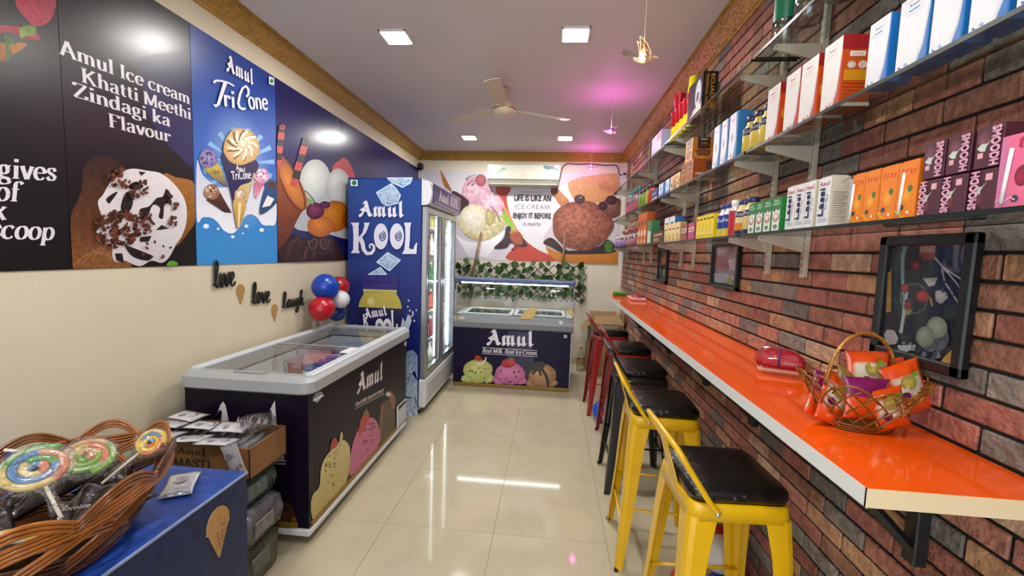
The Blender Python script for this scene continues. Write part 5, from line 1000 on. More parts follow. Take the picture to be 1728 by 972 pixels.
def tru_or(p, w, h):
    p.text('tru', (w*.08, h*.78), (w*.9, h*.78), h*.13, 'round', '#c8401c'); p.disc(w*.5, h*.42, w*.28, h*.14, '#f0a030', '#d88818', .05); p.disc(w*.68, h*.52, w*.12, h*.06, '#3c7a44', '#2c5a34', n=14); p.disc(w*.3, h*.2, w*.14, h*.05, '#3a4450', '#3a4450', n=14); p.poly([(w*.6, h*.08), (w*.72, h*.08), (w*.72, h*.13), (w*.6, h*.13)], '#e8e4d0')
    for k in range(4): p.line([(w*.02+w*.15*k, h*.17-.006*k), (w*.02+w*.15*k, h*.13-.006*k), (w*.17+w*.15*k, h*.13-.006*k)], .003, '#e0c020')
for k, (a, b, s) in enumerate(((.992, 1.042, 1), (1.044, 1.094, 0), (1.098, 1.144, 0), (1.146, 1.19, 1))):
    t = carton('juice_carton', 'orange juice carton, %s from the maroon milkshakes' % ORD[k], 'carton', 'orange juice cartons on the lowest shelf', a, b, ZB, .124, .05, '#e07a0c', '#d06a08', tru_or, fold=True)
    if s: straw_on(t, a+.034 if k == 0 else b-.008, ZB, .118, lean=.003)
def lassi(p, w, h):
    p.text('Amul', (w*.1, h*.83), (w*.92, h*.83), h*.09, 'black', '#9c2030')
    p.upright('Lassi', w*.6, h*.2, h*.78, w*.42, '#1c2660', bold=.035)
    p.text('CALCIUM', (w*.15, h*.09), (w*.88, h*.09), h*.045, 'sans', '#2c3a6c'); p.line([(w*.15, h*.155), (w*.85, h*.155)], h*.02, '#9aa0b8')
    p.chips(12, w*.76, h*.5, w*.1, h*.16, w*.035, ['#c03c48', '#4c8a54', '#5a4a80'], 3); p.chips(7, w*.16, h*.4, w*.06, h*.1, w*.03, ['#4c8a54', '#c03c48'], 5)
def lassi_side(p, w, h):
    p.poly([(.001, .001), (w-.001, .001), (w-.001, h-.001), (.001, h-.001)], '#c4bca8', .04)
    for k in range(14): p.line([(w*.12, h*(.1+.045*k)), (w*(.7+.2*((k*7) % 3)/2), h*(.1+.045*k))], h*.012, '#8a8478')
    p.line([(w*.5, h*.88), (w*.7, h*.92), (w*.9, h*.97)], h*.012, '#8a8478')
for k, (a, b) in enumerate(((1.276, 1.332), (1.348, 1.396), (1.398, 1.446), (1.448, 1.498))):
    carton('drink_carton', 'white drink carton with navy upright lettering, %s from the orange cartons' % ORD[k], 'carton', 'white drink cartons on the lowest shelf', a, b, ZB, .14, .05, '#dcdcdc', '#c4bca8', lassi, lassi_side if k == 0 else None, fold=True)
carton('drink_carton', 'grey-sided white carton pushed back beside the orange cartons', 'carton', None, 1.205, 1.25, ZB, .125, .04, '#b4b4b4', '#aaa8a4', lambda p, w, h: p.text('Lassi', (w*.2, h*.1), (w*.9, h*.1), h*.1, 'sans', '#1c2660'), x0=FX+.03)
def green(p, w, h):
    p.poly([(w*.08, .003), (w*.92, .003), (w*.92, h*.74), (w*.08, h*.74)], '#d8dcd4'); p.poly([(w*.08, h*.74), (w*.92, h*.74), (w*.92, h*.66), (w*.7, h*.6), (w*.5, h*.68), (w*.3, h*.58), (w*.08, h*.66)], '#2a6a3c'); p.disc(w*.5, h*.42, w*.36, h*.14, '#c8b0a8', '#a83c44', .1); p.disc(w*.5, h*.46, w*.26, h*.08, '#e8e4dc', '#d0c8c0'); p.disc(w*.5, h*.14, w*.24, h*.07, '#7c8a74', '#4c6a4c', .3, .1); p.text('MASTI', (w*.1, h*.79), (w*.9, h*.79), h*.06, 'sans', '#e4ece4'); p.text('Amul', (w*.25, h*.89), (w*.75, h*.89), h*.05, 'black', '#e4ece4')
for k in range(4):
    a = 1.532+.06*k; carton('drink_carton', 'green spiced drink carton, %s from the white cartons' % ORD[k], 'carton', 'green drink cartons on the lowest shelf', a, a+.056, ZB, .115, .04, '#1f7a38', '#1c7a34', green, fold=True)
for k, (y, b, c, lab, lt) in enumerate(((1.82, '#cdb878', '#1c2458', ((.03, .14, '#1c2450'), (.5, .66, '#1c2450')), ('Kool', .54, .016, '#e8e4d8')), (1.895, '#d8c48c', '#1c2458', ((.03, .14, '#1c2450'), (.12, .34, '#c87820'), (.5, .66, '#1c2450')), ('Kool', .54, .016, '#e8e4d8')), (1.965, '#d8d4d0', '#e4e4e4', ((.02, .7, '#b02830'),), None), (2.03, '#d8d8d8', '#1c2a70', ((.25, .66, '#1f3c8c'), (.02, .25, '#c8b838')), ('Kool', .45, .018, '#e8e8f0')), (2.09, '#d8d8d8', '#1c2a70', ((.25, .66, '#1f3c8c'), (.02, .25, '#c8b838')), ('Kool', .45, .018, '#e8e8f0')))):
    bottle(['cream milk bottle with navy cap next to the green cartons', 'cream milk bottle with orange label patch among the navy caps', 'white bottle with red label between the milk bottles', 'blue-labelled milk bottle beside the red-labelled bottle', 'blue-labelled milk bottle next to the yellow cartons'][k], 'milk bottles on the lowest shelf', y, ZB, .033 if k != 2 else .026, .152 if k != 2 else .158, b, c, lab, letter=lt)
def yel(p, w, h):
    p.poly([(w*.15, h*.12), (w*.5, h*.1), (w*.6, h*.5), (w*.4, h*.68), (w*.3, h*.5)], '#e8d890', .1); p.disc(w*.4, h*.13, w*.14, h*.04, '#2c2818', '#2c2818', n=10); p.line([(w*.15, h*.84), (w*.85, h*.84)], h*.09, '#5a4410'); p.line([(w*.38, h*.3), (w*.42, h*.62)], w*.12, '#c87818')
for k in range(5):
    a = 2.128+.05*k; carton('drink_carton', 'yellow drink carton, %s from the blue-labelled bottles' % ORD[k], 'carton', 'yellow drink cartons on the lowest shelf', a, a+.048, ZB, .118, .04, '#e0c408', '#d8bc08', yel)
for k, (a, c, s, lb) in enumerate(((2.40, '#a83c60', '#8c3050', 'pink chocolate pack leaning beside the yellow cartons'), (2.53, '#8a4a34', '#6c3826', 'brown chocolate pack leaning beside the pink pack'))):
    carton('chocolate_pack', lb, 'pack', None, a, a+.11, ZB, .095, .03, c, s, lambda p, w, h: (p.poly([(w*.1, h*.45), (w*.9, h*.5), (w*.9, h*.75), (w*.1, h*.7)], '#d8c8b8', .1), p.line([(w*.2, h*.58), (w*.8, h*.61)], h*.08, '#4a2420')))
for k in range(4):
    a = 2.67+.09*k; carton('snack_box', 'slim beige box, %s from the brown chocolate pack' % ORD[k], 'box', 'slim beige boxes on the lowest shelf', a, a+.085, ZB, .118, .04, '#d4c088', '#c8b070', lambda p, w, h: (p.disc(w*.5, h*.3, w*.28, h*.16, '#a07838', '#c8a860', .2), p.line([(w*.2, h*.68), (w*.8, h*.70)], h*.08, '#5a3418'), p.poly([(w*.2, h*.06), (w*.8, h*.06), (w*.8, h*.14), (w*.2, h*.14)], '#8a6a30')))
carton('chocolate_box', 'dark brown low box with tan lettering on the lowest shelf', 'box', None, 3.045, 3.36, ZB, .085, .06, '#3c2620', '#2c1c18', lambda p, w, h: (p.line([(w*.12, h*.7), (w*.88, h*.72)], h*.16, '#c89860'), p.poly([(w*.1, h*.15), (w*.6, h*.15), (w*.6, h*.45), (w*.1, h*.45)], '#a8703c', .2)))
for k, (a, c) in enumerate(((3.06, '#3c78b8'), (3.2, '#4a80bc'))):
    carton('snack_box', 'white and blue box standing behind the dark brown box, %s from the beige boxes' % ORD[k], 'box', 'white and blue boxes behind', a, a+.13, ZB, .19, .07, '#dce0e4', c, lambda p, w, h: (p.poly([(w*.25, h*.55), (w*.75, h*.55), (w*.75, h*.8), (w*.25, h*.8)], '#3c4454', .3), p.disc(w*.5, h*.3, w*.2, h*.1, '#4a5060', '#8a8e98', .2)), x0=FX+.075)
carton('snack_box', 'green and white tall pack on the lowest shelf beside the orange packs', 'box', None, 3.42, 3.56, ZB, .185, .06, '#4c7c54', '#2c6a3c', lambda p, w, h: p.poly([(w*.1, h*.05), (w*.9, h*.05), (w*.9, h*.5), (w*.1, h*.6)], '#c8d4c8', .2))
for k in range(3):
    a = 3.60+.12*k; carton('snack_box', 'tall orange pack on the lowest shelf, %s from the green pack' % ORD[k], 'box', 'tall orange packs on the lowest shelf', a, a+.11, ZB, .27, .07, '#d06a24', '#a84c18', lambda p, w, h: (p.disc(w*.5, h*.68, w*.3, h*.1, '#6a3c20', '#4a2814', .2), p.poly([(w*.1, h*.25), (w*.9, h*.3), (w*.9, h*.48), (w*.1, h*.42)], '#e0c8b0', .1), p.poly([(w*.2, h*.05), (w*.8, h*.05), (w*.8, h*.16), (w*.2, h*.16)], '#c8b090', .2)))
JC = ['#a8606c', '#b06a7c', '#8a70a8', '#9a7ab8', '#5c84b0']
for k in range(8):
    y = 4.05+.19*k; c = JC[min(4, k//2)]; q = thing('candy_jar', 'small clear candy jar on the lowest shelf, %s from the orange packs' % ORD[k], 'jar', (FX+.05, y, ZB), group='candy jars on the lowest shelf')
    MB().lathe([(.05, 0), (.055, .005), (.055, .085), (.045, .1)], 16, (FX+.06, y, ZB)).build('body', glass('jar_plastic', (.93, .93, .94), .04, base=.08), q); MB().lathe([(.047, .1), (.05, .102), (.05, .12), (.02, .124)], 16, (FX+.06, y, ZB)).build('lid', mat('jar_lid', '#b8a8ac', .4), q); MB().lathe([(.048, .004), (.05, .01), (.05, .075), (.03, .08)], 16, (FX+.06, y, ZB)).build('sweets', mat('sweets_'+c, c, .5, nz=(120, .5)), q)
for k, (y, c) in enumerate(((4.2, '#8a2c34'), (4.5, '#a04048'), (4.85, '#a86a48'))):
    q = thing('sweet_packet', 'clear bag of %s sweets piled on the candy jars' % (['dark red', 'red', 'tan'][k]), 'packet', (FX+.07, y, ZB+.125)); mb = MB(); mb.smooth = True; mb.T = Matrix.Translation((FX+.075, y, ZB+.164)) @ Matrix.Diagonal((.07, .15, .04, 1)); mb.ball((0, 0, 0), 1, 16, 8); mb.build('bag', mat('sweetbag_'+c, c, .25, nz=(60, .6), coat=.6, bump=(60, .8)), q)
# ---- middle shelf
def goldbox(accent, name, num):
    def d(p, w, h):
        p.poly([(w*.22, h*.76), (w*.72, h*.76), (w*.72, h*.93), (w*.22, h*.93)], '#e4e0dc'); p.line([(w*.22, h*.76), (w*.72, h*.76), (w*.72, h*.93), (w*.22, h*.93), (w*.22, h*.76)], w*.012, accent); p.text('Amul', (w*.3, h*.85), (w*.66, h*.85), h*.05, 'black', accent); (p.text(name, (w*.28, h*.785), (w*.68, h*.785), h*.038, 'sans', accent) if name == 'GOLD' else p.line([(w*.3, h*.8), (w*.66, h*.8)], h*.02, accent))
        p.poly([(w, .001), (w, h*.7), (w*.9, h*.25), (w*.72, h*.03), (w*.7, .001)], accent if num else '#b01c24'); p.line([(w*.97, h*.72), (w*.86, h*.27), (w*.66, .004)], w*.02, '#b8b4b4')
        p.chips(7, w*.4, h*.06, w*.3, h*.035, w*.04, ['#b01c24', '#c87c84'] if not num else ['#2c4a9c', '#3c5cb0', '#8aa0d0'], 4)
    return d
OS = '#c0480c'
def gold_side(p, w, h):
    p.poly([(.0, h*.8), (w, h*.8), (w, h), (0, h)], '#98141c', .05); p.poly([(w*.25, h*.7), (w*.75, h*.7), (w*.75, h*.77), (w*.25, h*.77)], '#e0d8d0'); p.text('GOLD', (w*.32, h*.72), (w*.68, h*.72), h*.028, 'sans', '#98141c'); p.disc(w*.33, h*.58, w*.14, h*.055, '#d8c8b8', '#b8a898', .2); p.disc(w*.68, h*.58, w*.14, h*.055, '#b89c90', '#d8c8b8', .2); p.poly([(w*.1, h*.36), (w*.9, h*.36), (w*.9, h*.51), (w*.1, h*.51)], '#c88808', .05)
    for k in range(5): p.line([(w*.1, h*(.32-.05*k)), (w*.9, h*(.32-.05*k))], h*.008, '#8a3008')
    p.poly([(.0, .0), (w, .0), (w, h*.05), (0, h*.05)], '#d8d0c4')
for k, (a, b) in enumerate(((1.283, 1.362), (1.388, 1.474), (1.48, 1.564), (1.60, 1.686))):
    carton('milk_powder_box', 'white box with orange sides and red crest, %s from the blue-sided boxes' % ORD[k], 'box', 'white and orange milk powder boxes', a, b, ZM, .19, .08, '#d8d4d0', OS, goldbox('#a01c30', 'GOLD', 0), gold_side)
for k, (a, b) in enumerate(((.76, .832), (.846, .916), (.93, 1.0), (1.008, 1.088), (1.116, 1.182))):
    carton('milk_powder_box', 'white box with blue sides, %s from the orange-sided boxes' % ORD[4-k], 'box', 'white and blue milk powder boxes', a, b, ZM, .16, .06, '#d4d6da', '#1c6cb0', goldbox('#2468b0', 'SPRAY', 1))
for k, y in enumerate((1.742, 1.815, 1.885)):
    bottle('yellow milk bottle with navy cap on the middle shelf, %s from the orange-sided boxes' % ORD[k], 'yellow milk bottles on the middle shelf', y, ZM, .034, .16, '#c8b048', '#141c44', ((.02, .1, '#141838'), (.5, .68, '#181c40')), letter=('Kool', .55, .018, '#c8c4b8'))
def tallblue(p, w, h): p.poly([(w*.0, 0), (w*.0, h), (w*.75, h), (w*.85, h*.4), (w*.6, .0)], '#d4d4de', .03); p.text('Amul', (w*.2, h*.85), (w*.6, h*.85), h*.04, 'black', '#8a3c5c'); p.disc(w*.4, h*.5, w*.12, h*.12, '#4a5068', '#c8c8d4', .1); p.disc(w*.4, h*.12, w*.12, h*.05, '#8a5c5c', '#c8c0c4', .3)
for k, (a, b) in enumerate(((1.935, 2.02), (2.032, 2.11), (2.122, 2.205))):
    carton('milk_powder_box', 'tall white and blue box on the middle shelf, %s from the yellow milk bottles' % ORD[k], 'box', 'tall white and blue boxes', a, b, ZM, .205, .06, '#2c78b0', '#2874ac', tallblue)
def gulab(p, w, h): p.poly([(w*.15, h*.55), (w*.85, h*.55), (w*.85, h*.95), (w*.15, h*.95)], '#3a2418'); p.disc(w*.5, h*.3, w*.36, h*.2, '#8a4a24', '#5a2c14', .2); p.text('Gulab', (w*.22, h*.66), (w*.78, h*.66), h*.1, 'didone', '#c89c40')
def gulab_side(p, w, h): p.poly([(w*.22, h*.5), (w*.8, h*.5), (w*.8, h*1.0), (w*.22, h*1.0)], '#3a2018'); p.text('Amul', (w*.36, h*.88), (w*.66, h*.88), h*.07, 'black', '#e8e0d0'); p.text('Gulab', (w*.3, h*.68), (w*.74, h*.68), h*.11, 'didone', '#b08030'); [p.disc(w*(.28+.2*q), h*(.3+.06*(q % 2)), w*.15, h*.16, '#9c5a34', '#5c2c18', .15) for q in range(3)]; p.line([(w*.12, h*.3), (w*.2, h*.14), (w*.5, h*.08), (w*.8, h*.14), (w*.9, h*.34)], h*.05, '#d8ac50')
def low_side(p, w, h): p.poly([(w*.5, h*.55), (w*.8, h*.55), (w*.8, h*.9), (w*.5, h*.9)], '#5a3020'); p.poly([(w*.1, h*.3), (w*.5, h*.3), (w*.5, h*.4), (w*.1, h*.4)], '#b8b0a4'); p.poly([(w*.55, h*.3), (w*.85, h*.3), (w*.85, h*.48), (w*.55, h*.48)], '#a89c94', .4); p.poly([(w*.05, h*.02), (w*.95, h*.02), (w*.95, h*.16), (w*.05, h*.16)], '#b8a89c')
carton('sweet_box', 'orange sweet box lying lower in the stack, nearer the tall blue boxes', 'box', None, 2.50, 2.60, ZM, .125, .14, '#b86a1c', '#a04a10', gulab, low_side); carton('sweet_box', 'orange sweet box lower in the stack, beside the patterned box', 'box', None, 2.61, 2.71, ZM, .125, .14, '#b86a1c', '#a04a10', gulab)
carton('sweet_box', 'brown and amber sweet box on top of the orange boxes', 'box', None, 2.53, 2.655, ZM+.126, .125, .12, '#c8841c', '#b87418', gulab, gulab_side)
def pat(p, w, h): p.chips(40, w*.5, h*.5, w*.42, h*.42, w*.06, ['#3c2c20', '#5a4430', '#c88c30'], 6)
carton('snack_box', 'beige box patterned in dark brown, on the middle shelf beside the sweet boxes', 'box', None, 2.745, 2.95, ZM, .1, .06, '#d0bc90', '#c0a870', pat)
for k, (a, b) in enumerate(((2.98, 3.07), (3.14, 3.26))): carton('snack_box', 'pale blue and white pack on the middle shelf, %s from the patterned box' % ORD[k], 'pack', 'pale blue packs', a, b, ZM, .1, .05, '#c0d4e8', '#5c80b8', lambda p, w, h: (p.poly([(0, 0), (w, 0), (w, h*.3), (0, h*.2)], '#4c8ac8', .1), p.disc(w*.5, h*.6, w*.25, h*.2, '#6c84b0', '#a8bcd8', .2)))
carton('snack_box', 'navy pack with pale base on the middle shelf', 'pack', None, 3.3, 3.5, ZM, .09, .06, '#242c70', '#1c2460', lambda p, w, h: (p.poly([(0, 0), (w, 0), (w, h*.3), (0, h*.2)], '#c0b890', .1), p.line([(w*.15, h*.6), (w*.85, h*.62)], h*.14, '#8a98d0')))
for k, (y, b) in enumerate(((3.62, '#b02c1c'), (3.74, '#a8a030'), (3.88, '#6c9420'), (4.02, '#6c9420'))): bottle('%s can with black cap on the middle shelf%s' % (['red', 'mustard', 'lime green', 'lime green'][k], ['', '', ' next to the mustard can', ' next to the soda bottles'][k]), 'black-capped cans', y, ZM, .045, .16, b, '#18181a', None, neck=.8)
for k in range(6): bottle('clear soda bottle with teal cap on the middle shelf, %s from the lime cans' % ORD[k], 'soda bottles on the middle shelf', 4.15+.11*k, ZM, .036, .24, '#c8c8c8', '#2c8a84', ((.12, .42, '#b0586c'),), clear=True, neck=.4)
# ---- top shelf
for k, (y, c) in enumerate(((1.70, '#c8c8c8'), (1.555, '#c8c8c8'))): bottle('water bottle with green label on the top shelf, %s from the shelf end' % ORD[k], 'water bottles on the top shelf', y, ZT, .042, .26, '#d8dce0', '#2c7a54', ((.3, .62, '#0f6a4c'),), clear=True, neck=.4, letter=None)
for k, y in enumerate((1.40, 1.27)): bottle(('clear jar with red lid on the top shelf beside the water bottles', 'clear jar with dark lid near the ceiling on the top shelf')[k], None, y, ZT, .055, .2, '#d8dce0', ('#b02430', '#2c2c30')[k], None, clear=True, neck=.85, cat='jar')
def book(p, w, h): p.disc(w*.72, h*.55, w*.2, h*.36, '#c8ccd0', '#a8acb4', .1); p.disc(w*.7, h*.48, w*.09, h*.14, '#3c4048', '#5a606a', .2, .1); p.poly([(w*.05, 0), (w*.2, h*.1), (w*.9, h*.25), (w*.98, h*.28), (w*.98, 0)], '#b8b8ac', .15); p.poly([(w*.4, h*.08), (w*.85, h*.14), (w*.85, h*.25), (w*.4, h*.2)], '#d0ccb8'); p.text('Ecuador', (w*.44, h*.12), (w*.82, h*.17), h*.06, 'sans', '#3c3c34')
def book_side(p, w, h):
    for s_, u, k_ in (('ECUADOR', .52, .24), ('TROPICAL NOIR', .2, .17)):
        p.upright(s_, w*u, h*.08, h*.94, w*k_, '#c88a28', down=True, bold=.04, lay=3)
carton('chocolate_box', 'black box with gold upright lettering on the top shelf', 'box', None, 2.43, 2.67, ZT, .21, .08, '#17181c', '#101012', book, book_side)
k = 0
for col_, (y, stack) in enumerate(((2.72, 'yry'), (2.80, 'yr'), (2.885, 'yr'), (2.97, 'yrr'), (3.06, 'yr'))):
    z = ZT
    for lvl, ch in enumerate(stack):
        y_ = y+(.04 if lvl == 2 and ch == 'r' else .0); q = thing('plastic_cup', '%s cup in stack %s from the black box on the top shelf, %s level' % ({'y': 'yellow', 'r': 'red'}[ch], ORD[col_], ('bottom', 'middle', 'top')[lvl]), 'cup', (FX+.04, y_, z), group='red and yellow cups on the top shelf'); H = .098; up = ch == 'y'
        MB().lathe([(.028, 0), (.03, .002), (.036, H-.004), (.038, H), (.034, H), (.028, .006)] if ch == 'r' else [(.038, 0), (.036, .004), (.029, H-.003), (.026, H)], 20, (FX+.042, y_, z)).build('cup', mat({'y': 'yellow_plastic', 'r': 'red_plastic'}[ch], {'y': '#c8bc10', 'r': '#b0101c'}[ch], .2), q); z += H+.001
carton('gift_box', 'pale lilac box on the top shelf beyond the cups', 'box', None, 3.28, 3.58, ZT, .15, .1, '#b4b4d0', '#a8a4c4', lambda p, w, h: p.poly([(w*.6, h*.6), (w, h*.6), (w, h), (w*.5, h)], '#b85c84', .1))
# ================================================================== soft and small things
def pouch(name, label, cat, M, w, h, th, colour, group=None, m=None, seed=1, crimp=.1, draw=None, nu=12, nv=14, crumple=.12):
    """a sealed pillow pack lying in local XY, w by h, colour(u, v) -> linear colour + grain"""
    loc = M.to_translation(); t = thing(name, label, cat, loc, group=group); rnd = random.Random(seed); ph = [rnd.uniform(0, 6.28) for _ in range(6)]
    for side in (1, -1):
        pass
    vs = []; cs = []; fs = []; n = (nu+1)*(nv+1)
    for sd in (1, -1):
        for j in range(nv+1):
            for i in range(nu+1):
                u, v = i/nu, j/nv; e = min(1, min(v, 1-v)/crimp) if crimp else 1; z = th/2*(1-abs(2*u-1)**2.6)*(e**.6)*(1-abs(2*v-1)**4*.5)
                z += crumple*th*(math.sin(9*u+ph[0]+5*v)*math.sin(8*v+ph[1])+.6*math.sin(17*u+ph[2])*math.sin(13*v+ph[3]))*(1 if e >= 1 else e)*(.3+.7*(1-abs(2*u-1)))
                x = (u-.5)*w*(1-.10*(1-abs(2*v-1)**3)); zz = max(z, .0006)*sd; c = colour(u, v); vs.append(M @ Vector((x, (v-.5)*h, zz))); cs.append(c if len(c) == 4 else (*c, 0))
    for j in range(nv):
        for i in range(nu):
            a = j*(nu+1)+i; fs.append([a, a+1, a+nu+2, a+nu+1]); b = a+n; fs.append([b, b+nu+1, b+nu+2, b+1])
    for i in range(nu): fs.append([i+1, i, n+i, n+i+1]); a = nv*(nu+1)+i; fs.append([a, a+1, n+a+1, n+a])
    for j in range(nv): a = j*(nu+1); fs.append([a, a+nu+1, n+a+nu+1, n+a]); a += nu; fs.append([a+nu+1, a, n+a, n+a+nu+1])
    mb = MB(); mb._add(vs, fs, cs, True); o = mb.build('wrapper', m or PRINTG, t)
    if draw:
        D = M.to_3x3(); p = Print('u', N=D @ Vector((0, 0, 1)), U=D @ Vector((1, 0, 0)), V=D @ Vector((0, 1, 0)), org=M @ Vector((0, 0, th*.5+.002))); draw(p); p.build('lettering', t, PRINTM)
    return t
def orient(loc, right, up):
    """frame with X along right, Y along up"""
    x = Vector(right).normalized(); y = Vector(up); y = (y-x*y.dot(x)).normalized(); z = x.cross(y); return Matrix(((x.x, y.x, z.x, loc[0]), (x.y, y.y, z.y, loc[1]), (x.z, y.z, z.z, loc[2]), (0, 0, 0, 1)))
# ---- blue counter in the foreground
BX1, BY1, BZ = -.972, 1.245, .76
t = thing('blue_counter', 'blue counter in the corner with a wooden cone on its side', 'counter', (-1.4, .7, 0))
def blue_mat(n, c): return mat(n, c, .3, nz=(34, .45, 5), bump=(30, .06), spec=.3)
MB().cbox(XL+.006, BX1, .1, BY1, 0, BZ-.003, .004).build('body', blue_mat('blue_laminate', '#15264f'), t); MB().cbox(XL+.006, BX1+.002, .1, BY1+.002, BZ-.003, BZ, .001).build('top', blue_mat('blue_laminate_top', '#1f3f8c'), t); MB().cbox(BX1-.003, BX1+.004, .1, BY1+.002, BZ-.006, BZ+.001, .001).build('edge_strip', mat('blue_grey_edge', '#7c8cb0', .3), t)
m_ply = mat('laser_cut_ply', '#b08850', .6, nz=(50, .12)); m_plyd = mat('burnt_ply_edge', '#4a3018', .7)
def cone_cut(label, M, w, h, th=.004):
    t = thing('wooden_cone', label, 'decoration', M.to_translation()); o = []
    for k in range(9): a = R(-10+200*k/8); o.append((w*.5*math.cos(a), h*.22+w*.62*math.sin(a)))
    o = [(w*.52, h*.14)]+o+[(-w*.52, h*.14), (-w*.42, h*.1), (0, -h*.5), (w*.42, h*.1)]; mb = MB(); mb.T = M; mb.prism(o, 0, th); mb.build('plate', m_ply, t); return t, M
M = orient((BX1, 1.118, .632), (0, 1, 0), (0, .1, 1)); tc_, M_ = cone_cut('large flat wooden ice cream cone fixed to the side of the blue counter', M, .085, .15, .005)
e = MB(); e.T = M_
for a, b in (((-.022, .0), (.03, .002)), ((-.018, -.015), (.022, -.014)), ((-.012, -.032), (.016, -.031)), ((-.008, .012), (.004, -.05)), ((.012, .012), (.012, -.03)), ((.006, .035), (.012, .02)), ((.02, .04), (.024, .02)), ((.012, .02), (.024, .02))): e.tube([(a[0], a[1], .005), (b[0], b[1], .005)], .0007, 5)
e.build('engraving', m_plyd, tc_)
# ---- silver sachet
def silver(u, v): return (*hx('#c4c6ca'), .15) if .12 < v < .9 else (*hx('#8c8e98'), .1)
M = orient((-1.10, 1.13, BZ+.012), (.86, .5, 0), (-.5, .86, 0)) @ Matrix.Rotation(R(4), 4, 'X'); pouch('silver_sachet', 'flat silver sachet on the blue counter beside the lollipop basket', 'sachet', M, .085, .125, .016, silver, m=vcmat('silver_foil', .22, metal=.5), seed=4, draw=lambda p: (p.disc(0, .01, .022, .016, '#8c8088', '#a8a0a4', .3), p.line([(-.03, -.035), (.03, -.035)], .003, '#8a8a90')))
# ---- big wicker basket with lollipops
m_wick = mat('brown_cane', '#7c4418', .32, nz=(30, .4), coat=.3); m_wick2 = mat('dark_cane', '#4c2810', .35, nz=(30, .4), coat=.3); m_wick3 = mat('light_cane', '#9c5a1c', .3, nz=(30, .35), coat=.3)
BKX, BKY = -1.19, .815; ang = R(96)
t = thing('wicker_basket', 'large oval brown wicker basket of lollipops on the blue counter', 'basket', (BKX, BKY, BZ))
def bk(th, v, off=0):
    """point on the basket wall: th around, v 0 base .. 1 rim"""
    a, b = .205+.1*v+off, .155+.075*v+off; x, y = a*math.cos(th), b*math.sin(th); c, s = math.cos(ang), math.sin(ang); return Vector((BKX+x*c-y*s, BKY+x*s+y*c, BZ+.018+.135*v))
def strands(fn, name, m, n=3, gap=.0095, r=.0042, k=24):
    mb = MB()
    for q in range(n):
        mb.tube([fn(i/k, (q-(n-1)/2)*gap) for i in range(k+1)], r, 6)
    return mb.build(name, m, t)
mw = [m_wick, m_wick2, m_wick3]
for i in range(9):
    a0 = 2*PI*i/9
    strands(lambda u, g: bk(a0+1.25*u, u*.98, .004)+Vector((0, 0, g)), 'woven_strand', mw[i % 3]); strands(lambda u, g: bk(a0+.5-1.25*u, u*.98, -.002)+Vector((0, 0, g)), 'woven_strand', mw[(i+1) % 3])
for q, v in enumerate((.02, .12, 1.0)): strands(lambda u, g: bk(2*PI*u, v+.03*math.sin(2*PI*u*9+q), .006)+Vector((0, 0, g*.9)), 'hoop', mw[q % 3], 4 if q == 2 else 3, .0095, .0044, 60)
for i in range(10):
    a0 = 2*PI*i/10; strands(lambda u, g: bk(a0+.62*u, 1.0, .004+.012*math.sin(PI*u))+Vector((0, 0, .045*math.sin(PI*u)+g)), 'rim_loop', mw[(i+2) % 3], 3, .009, .0044, 14)
mb = MB(); mb.loft([[bk(2*PI*k/28, .0) for k in range(28)], [bk(2*PI*k/28, .02) for k in range(28)]]); mb.build('base', m_wick2, t)
m_choc = vcmat('choc_foil', .16, coat=.8, bump=.5, nscale=30)
def dk(u, v): return (*hx('#1a0f12'), .2)
CH = [(-.13, -.03, .1, 20, .17), (-.04, .02, .105, 60, .18), (.07, .03, .11, -10, .18), (.15, -.01, .1, 40, .15), (.02, -.06, .09, 15, .18), (-.1, .06, .095, -30, .16), (.1, -.06, .085, 80, .15)]
c, s = math.cos(ang), math.sin(ang)
for k, (a, b, z, rz, L_) in enumerate(CH):
    a *= 1.3; b *= 1.5; x, y = BKX+a*c-b*s, BKY+a*s+b*c; M = Matrix.Translation((x, y, BZ+z)) @ Matrix.Rotation(R(rz), 4, 'Z') @ Matrix.Rotation(R((-14, 12, 8, -10, 16, -8, 10)[k]), 4, 'X')
    pouch('chocolate_packet', 'dark chocolate packet in the wicker basket, %s' % ['at the end by the frame edge', 'in the middle', 'below the orange lollipop', 'at the end by the silver sachet', 'against the front strands', 'against the wall side', 'low by the front rim'][k], 'packet', M, .10, L_*1.1, .05, dk, 'dark chocolate packets in the wicker basket', m_choc, k+1, draw=(lambda p: p.text('Chocolate', (-.03, -.01), (.035, .0), .014, 'sans', '#b0a8a8')) if k in (0, 4, 1) else None, crumple=.22)
LOLC = ['#3c9c3c', '#d8c050', '#d86a30', '#3c78b8']
